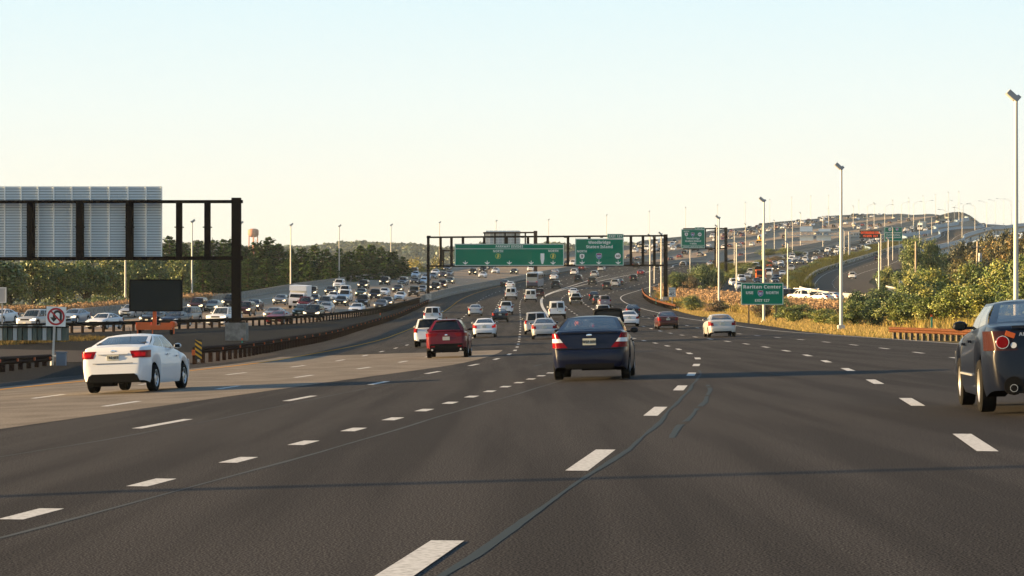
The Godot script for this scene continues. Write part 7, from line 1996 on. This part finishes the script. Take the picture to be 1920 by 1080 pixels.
func make_truck(kind: String) -> Car:
	var c := Car.new()
	var cab := func(z0: float, z1: float, w: float, h: float, key: String) -> void:        # z0 front
		var m := c.add("cab", key)
		var rr := []
		for q in [[.55, z0 + .05], [1.0, z0], [1.45, z0 + .08], [h - .12, z0 + .62], [h, z0 + .85], [h, z1]]:
			rr.append(PackedVector3Array([Vector3(-w / 2, q[0], q[1]), Vector3(w / 2, q[0], q[1])]))
		m.rows(rr, true)
		for e in [-1.0, 1.0]:
			for k in 5:
				var a: Vector3 = rr[k][0]; var b: Vector3 = rr[k + 1][0]
				var p := Vector3(e * w / 2, a.y, a.z); var q := Vector3(e * w / 2, b.y, b.z)
				if e > 0: m.tri(p, Vector3(e * w / 2, .55, z1), q)
				else: m.tri(p, q, Vector3(e * w / 2, .55, z1))
		m.quad(Vector3(-w / 2, .55, z1), Vector3(w / 2, .55, z1), Vector3(w / 2, h, z1), Vector3(-w / 2, h, z1))
		var n := Vector3(0, .02, -.03)
		c.add("windshield", "dark_glass").quad(Vector3(w * .44, 1.52, z0 + .12) + n, Vector3(-w * .44, 1.52, z0 + .12) + n, Vector3(-w * .42, h - .2, z0 + .56) + n, Vector3(w * .42, h - .2, z0 + .56) + n)
		for e in [-1.0, 1.0]:
			c.add("side_window", "dark_glass").box(Vector3(e * (w / 2 + .003), h - .55, z0 + 1.0), Vector3(.012, .55, .7))
			c.add("headlight", "head").box(Vector3(e * w * .38, .85, z0 + .0), Vector3(.28, .18, .08))
			c.add("mirror", "trim").box(Vector3(e * (w / 2 + .16), h - .6, z0 + .55), Vector3(.16, .4, .12))
		boxes(c, "grille", "trim", [[0, .9, z0 - .0, w * .45, .32, .06]])
		boxes(c, "front_bumper", "rim_metal" , [[0, .55, z0 - .02, w, .22, .2]])
	match kind:
		"boxtruck":
			cab.call(-3.2, -1.2, 2.0, 2.15, "paint")
			boxes(c, "cargo_box", "box_white", [[0, 1.95, 1.0, 2.3, 2.3, 4.2], [0, 2.75, -1.5, 2.3, .7, .9]])
			boxes(c, "chassis", "underside", [[0, .6, .8, 1.2, .3, 5.6]])
			boxes(c, "rear_door", "rim_metal", [[0, 1.9, 3.11, 2.0, 2.0, .03]])
			for e in [-1.0, 1.0]: c.add("tail_light", "tail").box(Vector3(e * .9, .75, 3.1), Vector3(.2, .12, .06))
			truck_wheels(c, [-2.2, 2.0], .42, 2.1)
		"bus":
			var m := c.add("body", "paint")
			var rr := []
			for q in [[6.0, .94, .97], [5.94, .985, .99], [5.7, 1.0, 1.0], [-5.5, 1.0, 1.0], [-5.9, .98, .985], [-6.0, .92, .96]]:
				var p := PackedVector3Array()
				for v in [[-1.27, .42], [-1.29, 1.6], [-1.27, 3.05], [-1.18, 3.32], [-.9, 3.42], [.9, 3.42], [1.18, 3.32], [1.27, 3.05], [1.29, 1.6], [1.27, .42], [-1.27, .42]]: p.push_back(Vector3(v[0] * q[1], v[1] * q[2], q[0]))
				rr.append(p)
			m.rows(rr, true)
			for e in [0, 5]:
				var p: PackedVector3Array = rr[e]
				for k in 10:
					var a := Vector3(0, 1.6, p[0].z)
					if e == 0: m.tri(a, p[k + 1], p[k])
					else: m.tri(a, p[k], p[k + 1])
			boxes(c, "rear_window", "dark_glass", [[0, 2.78, 6.0, 2.16, .72, .06]])
			boxes(c, "rear_panel", "navy_panel", [[0, .98, 6.0, 2.32, .74, .07]])
			boxes(c, "engine_cover", "grey_panel", [[0, 2.0, 6.0, 2.2, .62, .04]])
			boxes(c, "rear_bumper", "trim", [[0, .52, 6.02, 2.4, .3, .14]])
			for e in [-1.0, 1.0]:
				boxes(c, "tail_light", "tail_lit", [[e * .95, 1.46, 6.0, .42, .13, .07]])
				for k in 8: boxes(c, "side_window", "dark_glass", [[e * 1.272, 2.4, 4.9 - k * 1.36, .05, .85, 1.26]])
				boxes(c, "mirror", "trim", [[e * 1.5, 2.6, -6.1, .2, .5, .2]])
				boxes(c, "headlight", "head", [[e * .95, .85, -6.0, .4, .2, .06]])
			boxes(c, "windshield", "dark_glass", [[0, 2.2, -5.98, 2.2, 1.5, .06]])
			truck_wheels(c, [-3.9, 3.0, 4.2], .5, 2.55)
		"semi":
			cab.call(-8.0, -5.9, 2.4, 2.9, "paint")
			boxes(c, "roof_fairing", "paint", [[0, 3.3, -6.3, 2.2, .8, .9]])
			boxes(c, "trailer", "grey_panel", [[0, 2.55, 1.4, 2.55, 2.9, 13.0]])
			boxes(c, "chassis", "underside", [[0, .85, 0, 1.2, .35, 15.4]])
			truck_wheels(c, [-7.0, -4.9, -3.7, 5.4, 6.6], .5, 2.5)
		"dumptruck":
			cab.call(-4.0, -1.9, 2.4, 2.75, "paint")
			boxes(c, "tipper_body", "board_black", [[0, 2.35, 1.2, 2.5, 1.9, 5.4], [0, 3.35, -1.7, 2.4, .12, 1.2]])
			boxes(c, "chassis", "underside", [[0, .8, 0, 1.2, .35, 7.6]])
			boxes(c, "load_cover", "trim", [[0, 3.38, 1.2, 2.2, .2, 5.0]])
			truck_wheels(c, [-3.0, 1.6, 2.8], .52, 2.45)
		"mixer":
			cab.call(-4.6, -2.6, 2.4, 2.7, "hazard_yellow")
			var m := c.add("drum", "paint")
			for i in 16:
				var a := TAU * i / 16; var b := TAU * (i + 1) / 16
				var pr := [[-1.9, .5, 2.0], [-1.2, 1.15, 2.15], [.4, 1.25, 2.35], [2.6, .75, 2.8], [3.0, .45, 2.9]]
				for k in 4:
					var p: Array = pr[k]; var q: Array = pr[k + 1]
					m.quad(Vector3(cos(a) * p[1], p[2] + sin(a) * p[1], p[0]), Vector3(cos(a) * q[1], q[2] + sin(a) * q[1], q[0]), Vector3(cos(b) * q[1], q[2] + sin(b) * q[1], q[0]), Vector3(cos(b) * p[1], p[2] + sin(b) * p[1], p[0]))
			boxes(c, "chute", "hazard_yellow", [[0, 2.2, 3.4, .6, .9, .5], [0, 1.3, 3.6, 2.2, .3, .3]])
			boxes(c, "chassis", "underside", [[0, .85, 0, 1.6, .45, 8.4]])
			truck_wheels(c, [-3.6, 1.6, 2.8], .52, 2.45)
	return c
var protos := {}
func look(key: String, colour: String, lit: bool, rear_lit: bool) -> Material:
	match key:
		"paint": return M["paint_" + colour]
		"tail": return M.tail_lit if rear_lit else M.tail_red
		"head": return M.head_lit if lit else M.lamp_clear
	return M[key]
func make_vehicles() -> void:
	mat("box_white", lin(.72, .73, .74), 0.5); mat("navy_panel", lin(.01, .016, .05), 0.4); mat("grey_panel", lin(.16, .20, .22), 0.5)
	var trucks := ["boxtruck", "bus", "semi", "dumptruck", "mixer"]
	for line in VEHICLES.strip_edges().split("\n"):
		var f := line.split("|")
		var kind := f[0]
		var z := float(f[4])
		var tr := kind in trucks
		var near := z > -330.0
		if not near and kind in ["pickup_rack"]: pass
		var hero := kind in ["sedan_camry", "sedan_kia", "sedan_altima", "suv_hero"] or (z > -215 and not tr)
		if kind == "sedan_mid": kind = "sedan"
		var pk := kind + ("h" if hero else "")
		var lit := f[8] == "1"
		var rear_lit: bool = (hash(f[13]) % 6 == 0 and kind == "sedan")
		if not protos.has(pk): protos[pk] = {"car": make_truck(kind) if tr else make_car(kind, hero)}
		var P: Dictionary = protos[pk]
		var o: Node3D
		if near or tr and z > -520:
			if not P.has("root"):
				var r := Node3D.new()
				var wheels := {}
				for q in (P.car as Car).parts:
					var par: Node = r
					if q[3] != "":
						if not wheels.has(q[3]):
							var w := Node3D.new(); w.name = "wheel"; r.add_child(w, true); wheels[q[3]] = w
						par = wheels[q[3]]
					var mi := part(q[0], (q[2] as MB).mesh(40), M.trim, par)
					mi.set_meta("key", q[1])
				P.root = r
			o = P.root.duplicate()
			for mi in o.find_children("*", "MeshInstance3D", true, false): (mi as MeshInstance3D).set_surface_override_material(0, look(mi.get_meta("key"), f[1], lit, rear_lit))
		else:
			if not P.has("one"):
				var by := {}
				for q in (P.car as Car).parts:
					if q[0] in ["seats", "door_handle", "badge"]: continue
					if not by.has(q[1]): by[q[1]] = MB.new()
					(by[q[1]] as MB).t.append_array((q[2] as MB).t)
				var am := ArrayMesh.new()
				for k in by: (by[k] as MB).add_to(am, 40)
				P.one = am
				P.keys = by.keys()
			var mi := MeshInstance3D.new()
			mi.mesh = P.one
			for i in P.keys.size():
				var key: String = P.keys[i]
				mi.set_surface_override_material(i, look("dark_glass" if key == "window_glass" else key, f[1], lit, rear_lit))
			o = mi
		o.name = numbered(f[11])
		add_child(o)
		tag(o, f[13], f[12], {"R1": "oncoming traffic", "R2": "traffic driving away", "R3": "queue on the side road", "R4": "cars on the empty ramp"}[f[10]])
		o.transform = Transform3D(Basis(Vector3.UP, float(f[5])) * Basis(Vector3.RIGHT, float(f[6])) * Basis(Vector3.BACK, float(f[7])), Vector3(float(f[2]), float(f[3]) + .014, z))
		if kind == "sedan_camry": plate_text(o, "WSP 80V", .88, 2.357)
		if kind == "sedan_kia": plate_text(o, "TR2 4FT", .88, 2.245)
		if kind == "sedan_altima": letters(o, "ALTIMA", Vector3(-.33, 1.0, 2.352), .042, M.rim_metal, 1.25)
	for p in protos.values():
		if p.has("root"): p.root.free()
	# cargo box on the roof of the white car beside the dark red one
func plate_text(o: Node, s: String, y: float, z: float) -> void:
	letters(o, s, Vector3(0, y, z), .062, M.plate_ink, .9)

# ------------------------------------------------------------------ plants
func leaf(m: MB, c: Vector3, n: Vector3, s: float, col: Color, r: RandomNumberGenerator, asp := .62) -> void:
	var u := n.cross(Vector3(r.randfn(), r.randfn(), r.randfn())).normalized() * s
	var v := n.cross(u).normalized() * s * asp
	m.quad(c - u, c - v, c + u, c + v)
	for i in 6: m.col.push_back(col.srgb_to_linear())
func leaf_ball(sd: int, n: int, ls: float, cols: Array) -> ArrayMesh:
	# unit crown of leaf sprays for far woods
	var r := RandomNumberGenerator.new(); r.seed = sd
	var m := MB.new()
	for i in n:
		var d := Vector3(r.randfn(), absf(r.randfn()) * .9 - .15, r.randfn()).normalized()
		var c := d * r.randf_range(.72, 1.05) * Vector3(1, .9, 1) * (.85 + .25 * sin(d.x * 5 + sd) * cos(d.z * 4))
		leaf(m, c, (d + Vector3(r.randfn(), r.randfn(), r.randfn()) * .5).normalized(), .20 * ls, cols[r.randi() % cols.size()], r, .8)
	return m.mesh(0)
func clump_crown(sd: int, w: float, h: float, base: float, clumps: int, per: int, ls: float, cols: Array, branch: MB, ragged := 1.0) -> MB:
	var r := RandomNumberGenerator.new(); r.seed = sd
	var m := MB.new()
	for i in clumps:
		var d := Vector3(r.randfn(), r.randfn() * .9 + .15, r.randfn()).normalized()
		var rad := r.randf_range(.45, 1.0)
		var c := Vector3(d.x * w / 2, 0, d.z * w / 2) * rad * (.80 + .2 * ragged * r.randfn())
		c.y = base + (h - base) * (.5 + .5 * d.y * rad * r.randf_range(.85, 1.05))
		c.y = clampf(c.y, base * .6 + .1, h)
		var cr := r.randf_range(.11, .20) * (w + h) * .5
		var tone: Color = cols[r.randi() % cols.size()]
		if branch: branch.tube(Vector3(0, c.y * .45, 0), c, .05 * h / 6, .012 * h / 6, 4, false)
		for k in per:
			var o := Vector3(r.randfn(), r.randfn() * .7, r.randfn())
			if o.length() > 2.3: o = o.normalized() * 2.0
			var p := c + o * cr * .5
			if p.y < .05: p.y = .05 + r.randf() * .3
			var n := (o.normalized() * .6 + Vector3(r.randfn(), r.randfn() + .6, r.randfn()) * .6).normalized()
			var t := r.randf_range(.80, 1.20)
			leaf(m, p, n, ls * r.randf_range(.7, 1.3), Color(tone.r * t, tone.g * t, tone.b * t), r)
	return m
func pine_crown(sd: int, h: float, w: float, cols: Array, branch: MB) -> MB:
	var r := RandomNumberGenerator.new(); r.seed = sd
	var m := MB.new()
	var y := h * .10
	while y < h * .985:
		var f := y / h
		var L := w / 2 * (1.0 - pow(f, 2.2)) * r.randf_range(.78, 1.12) + .35
		var n := 6 if f < .8 else 4
		var a0 := r.randf() * TAU
		for k in n:
			var a := a0 + TAU * k / n + r.randfn() * .25
			var l := L * r.randf_range(.6, 1.1)
			var d := Vector3(cos(a), 0, sin(a))
			var tip := d * l + Vector3(0, y + l * r.randf_range(-.02, .22), 0)
			branch.tube(Vector3(0, y, 0), tip, .05, .02, 4, false)
			var cnt := int(9 + l * 13)
			for j in cnt:
				var u := sqrt(r.randf_range(.06, 1.0))
				var p := Vector3(0, y, 0).lerp(tip, u) + Vector3(r.randfn() * .30 * (.4 + u * l * .16), absf(r.randfn()) * .22, r.randfn() * .30 * (.4 + u * l * .16))
				var tone: Color = cols[r.randi() % cols.size()]
				var t := r.randf_range(.7, 1.3)
				leaf(m, p, (Vector3(r.randfn() * .5, 1, r.randfn() * .5)).normalized(), r.randf_range(.22, .42), Color(tone.r * t, tone.g * t, tone.b * t), r, .5)
		y += h * r.randf_range(.045, .07)
	return m
var plant_protos := {}
const TONES := {
	"olive": [[0.092, 0.132, 0.026], [0.132, 0.156, 0.031], [0.067, 0.101, 0.024], [0.179, 0.180, 0.038]],
	"yellow": [[0.144, 0.186, 0.036], [0.190, 0.214, 0.042], [0.104, 0.146, 0.029], [0.236, 0.234, 0.050]],
	"dark": [[0.045, 0.078, 0.023], [0.062, 0.099, 0.026], [0.090, 0.122, 0.030]],
	"brown": [[.15, .10, .05], [.10, .085, .035], [.20, .13, .07], [.07, .075, .025]],
	"tree": [[0.058, 0.095, 0.022], [0.084, 0.117, 0.027], [0.126, 0.147, 0.033]],
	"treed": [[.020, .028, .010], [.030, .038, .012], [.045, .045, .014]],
	"treeb": [[.085, .078, .02], [.13, .095, .022], [.06, .066, .018], [.17, .11, .024]],
	"oak": [[0.077, 0.117, 0.025], [0.110, 0.140, 0.029], [0.156, 0.169, 0.033], [0.050, 0.081, 0.021]],
	"golden": [[.24, .20, .035], [.19, .17, .03], [.28, .22, .04], [.12, .12, .025]],
	"pine": [[0.023, 0.049, 0.016], [0.036, 0.070, 0.022], [0.060, 0.095, 0.027]]}
func tones(k: String) -> Array:
	var a := []
	for q in TONES[k]: a.append(lin(q[0], q[1], q[2]))
	return a
func make_plants() -> void:
	var idx := 0
	for line in PLANTS.strip_edges().split("\n"):
		var f := line.split("|")
		var kind := f[0]
		idx += 1
		var H := float(f[4]); var Wd := float(f[5])
		var big := kind in ["pine", "oak", "golden", "tree", "treeb", "treed"]
		var variant := idx % (4 if kind == "pine" else 3)
		var pk := kind + str(variant)
		if not plant_protos.has(pk):
			var br := MB.new()
			var cr: MB
			if kind == "pine":
				br.tube(Vector3(0, -1.5, 0), Vector3(0, 10.2, 0), .20, .04, 8)
				cr = pine_crown(100 + variant * 7, 10.0, 6.4 + variant * .5, tones(kind), br)
			elif big:
				br.tube(Vector3(0, -1.5, 0), Vector3(0, 7.0, 0), .24, .08, 8)
				cr = clump_crown(200 + hash(pk) % 997, 8.5, 10.0, 1.2, 48, 110, .20, tones(kind), br)
			else:
				br.tube(Vector3(0, -.8, 0), Vector3(0, 1.6, 0), .07, .04, 6)
				cr = clump_crown(300 + hash(pk) % 997, 4.0, 4.0, .35, 56, 150, .088, tones(kind), br, 1.4)
			plant_protos[pk] = [cr.mesh(0), br.mesh(45), 10.0 if big else 4.0, 8.5 if big else 4.0]
		var P: Array = plant_protos[pk]
		var n := {"pine": ["pine_tree", "tree"], "oak": ["leafy_tree", "tree"], "golden": ["yellowing_tree", "tree"], "tree": ["leafy_tree", "tree"], "treeb": ["leafy_tree", "tree"], "treed": ["leafy_tree", "tree"]}.get(kind, ["shrub", "shrub"]) as Array
		var o := thing(n[0], f[6], n[1], Vector3(float(f[1]), float(f[2]) - .15, float(f[3])), rng.randf() * TAU, {"pine": "dark pines beyond the oncoming lanes"}.get(kind, "trees along the highway" if big else "shrubs beside the roads"))
		var sy: float = H / P[2]
		var sx: float = (Wd / P[3]) * 1.15 if Wd > 0.1 else sy
		var c := part("crown", P[0], M.needle if kind == "pine" else M.leaf, o); c.scale = Vector3(sx, sy, sx)
		var t := part("trunk", P[1], M.bark, o); t.scale = Vector3(sx, sy, sx)

# ------------------------------------------------------------------ reeds and grass
func tuft(sd: int, n: int, h: float, spread: float, w: float, cols: Array, plume := 0.0, pc: Array = []) -> ArrayMesh:
	var r := RandomNumberGenerator.new(); r.seed = sd
	var m := MB.new()
	for i in n:
		var b := Vector3(r.randfn() * spread, -.1, r.randfn() * spread)
		var top := b + Vector3(r.randfn() * h * .22, h * r.randf_range(.6, 1.1), r.randfn() * h * .22)
		var s := Vector3(r.randfn(), 0, r.randfn()).normalized() * w
		var c: Color = cols[r.randi() % cols.size()].srgb_to_linear()
		m.tri(b - s, b + s, top); for k in 3: m.col.push_back(c)
		if plume > 0 and i % 2 == 0:
			for k in 5:
				var pcol: Color = pc[r.randi() % pc.size()]
				leaf(m, top + Vector3(r.randfn() * .07, r.randf_range(-.35, .12) * plume, r.randfn() * .07), Vector3(r.randfn(), r.randfn() * .4, r.randfn()).normalized(), .11 * plume, pcol, r, .45)
	return m.mesh(0)
func make_reeds() -> void:
	var r := RandomNumberGenerator.new(); r.seed = 5
	var straw := [lin(.36, .25, .10), lin(.43, .31, .14), lin(.27, .205, .08), lin(.20, .175, .06)]
	var green := [lin(.13, .14, .03), lin(.20, .18, .04), lin(.09, .105, .025), lin(.28, .21, .06)]
	var plume := [lin(.30, .20, .125), lin(.38, .26, .16), lin(.20, .14, .085)]
	# dry grass strip along the right shoulder
	var xf := []
	for i in 15000:
		var d := r.randf_range(70, 330)
		var off := .2 + 9.0 * pow(r.randf(), 1.1)
		if d > 300: off = .3 + 3.0 * r.randf()
		var p := pt("c3", d, off, 0)
		if d > 104 and d < 136 and p.x < 24.6: p.x = 24.8 + r.randf() * 5.0
		p.y += .02
		var s := r.randf_range(.55, 1.25) * (.55 if off < 1.6 else 1.0)
		xf.append(Transform3D(Basis(Vector3.UP, r.randf() * TAU).scaled(Vector3(s, s, s)), p))
	stuff("dry_grass", tuft(31, 16, .42, .20, .020, straw + straw + green), M.straw, "dry golden grass along the right shoulder", "grass", xf)
	# reed field between the highway and the side road
	xf = []
	var xg := []
	for i in 26000:
		var d := 236.0 + 250.0 * pow(r.randf(), 1.25)
		var a := cv("c3", d) + (3.0 if d > 320 else 6.5)
		var b := (34.0 + .0 * d) if d < 395 else cv("r3l", d) - 1.0
		if d < 395: b = lerpf(44, 36, smoothstep(240, 395, d))
		if b - a < 1: continue
		var x := r.randf_range(a, b)
		var z := hz("c3", d)
		if d > 395: z = lerpf(hz("c3", d), hz("r3l", d), clampf((x - cv("c3", d) - 5) / maxf(1.0, cv("r3l", d) - cv("c3", d) - 5.5), 0, 1))
		var t := Transform3D(Basis(Vector3.UP, r.randf() * TAU).scaled(Vector3.ONE * r.randf_range(.6, 1.25)), Vector3(x, z + .05, -d))
		var edge := (x - a) / 6.0
		if r.randf() < clampf(edge, .12, .78) and sin(x * .35 + d * .06) > -.55: xf.append(t)
		else: xg.append(t)
	for i in 5000:       # behind the shrubs on the right
		var d := r.randf_range(150, 390)
		var x := r.randf_range(31.5, 34.0 + (d - 140) * .18)
		xg.append(Transform3D(Basis(Vector3.UP, r.randf() * TAU).scaled(Vector3.ONE * r.randf_range(.6, 1.2)), Vector3(x, hz("c3", d) + .05, -d)))
	stuff("reeds", tuft(33, 14, 1.7, .28, .022, straw + green, 1.0, plume), M.straw, "tan plumed reeds in the field left of the green exit sign", "reeds", xf)
	stuff("tall_weeds", tuft(34, 18, 1.0, .30, .035, green + straw), M.straw, "yellow-green weeds in the field below the side road", "weeds", xg)
	# reeds below the trees on the left
	xf = []
	for i in 9000:
		var d := r.randf_range(262, 318)
		var x := cv("c0", d) - r.randf_range(1.5, 15) * (1.0 - .6 * smoothstep(285, 318, d))
		var s := r.randf_range(.45, 1.0)
		xf.append(Transform3D(Basis(Vector3.UP, r.randf() * TAU).scaled(Vector3(s, s, s)), Vector3(x, lerpf(hz("c0", d) - .3, low_left(d), clampf((cv("c0", d) - x) / 6.5, 0, 1)) - .2, -d)))
	stuff("reeds", tuft(36, 14, 2.1, .35, .03, straw + green + [lin(.05, .055, .02), lin(.06, .06, .025)], 1.2, plume), M.straw, "pinkish plumed reeds below the trees at the left", "reeds", xf)
	# undergrowth on the hedge island and the slopes
	xf = []
	for i in 9000:
		var d := r.randf_range(470, 1000)
		var u := r.randf()
		var lo := 0.5; var hi := cv("r4l", d) - cv("r3r", d) - .8
		if hi < 1: continue
		var p := pt("r3r", d, lerpf(lo, hi, u), 0)
		p.y += .25 * sin(u * PI)
		xf.append(Transform3D(Basis(Vector3.UP, r.randf() * TAU).scaled(Vector3.ONE * r.randf_range(.7, 1.5)), p))
	for i in 9000:
		var d := r.randf_range(480, 800)
		var lo := 2.2; var hi := cv("r3l", d) - cv("c3", d) - .8
		if hi < 2: continue
		var u := r.randf()
		var p := pt("c3", d, lerpf(lo, hi, u), 0)
		p.y = lerpf(p.y, hz("r3l", d), u) - smoothstep(690, 800, d) * 3.0
		xf.append(Transform3D(Basis(Vector3.UP, r.randf() * TAU).scaled(Vector3.ONE * r.randf_range(.8, 1.7)), p))
	stuff("undergrowth", tuft(38, 20, 1.1, .45, .05, [lin(.036, .046, .015), lin(.058, .062, .018), lin(.026, .036, .013), lin(.095, .080, .025)]), M.straw, "green undergrowth on the island and bank between the upper roads", "undergrowth", xf)
	# weeds at the foot of the left rails
	xf = []
	for i in 5200:
		var d := r.randf_range(86, 102) if i % 3 == 0 else r.randf_range(130, 172)
		var p := Vector3(lerpf(-22.2, -18.8, r.randf()), -.90, -d)
		if i % 3:
			var u := pow(r.randf(), 1.4) * .42
			p = mixpt("c1", "c2", u + .02, d, .01)
			if d < 143 - u * 20: continue
		xf.append(Transform3D(Basis(Vector3.UP, r.randf() * TAU).scaled(Vector3.ONE * r.randf_range(.3, .9)), p))
	stuff("roadside_weeds", tuft(40, 14, .45, .22, .025, [lin(.07, .07, .022), lin(.11, .085, .035), lin(.045, .05, .02), lin(.16, .12, .05)]), M.straw, "low weeds at the foot of the rails on the left", "weeds", xf)
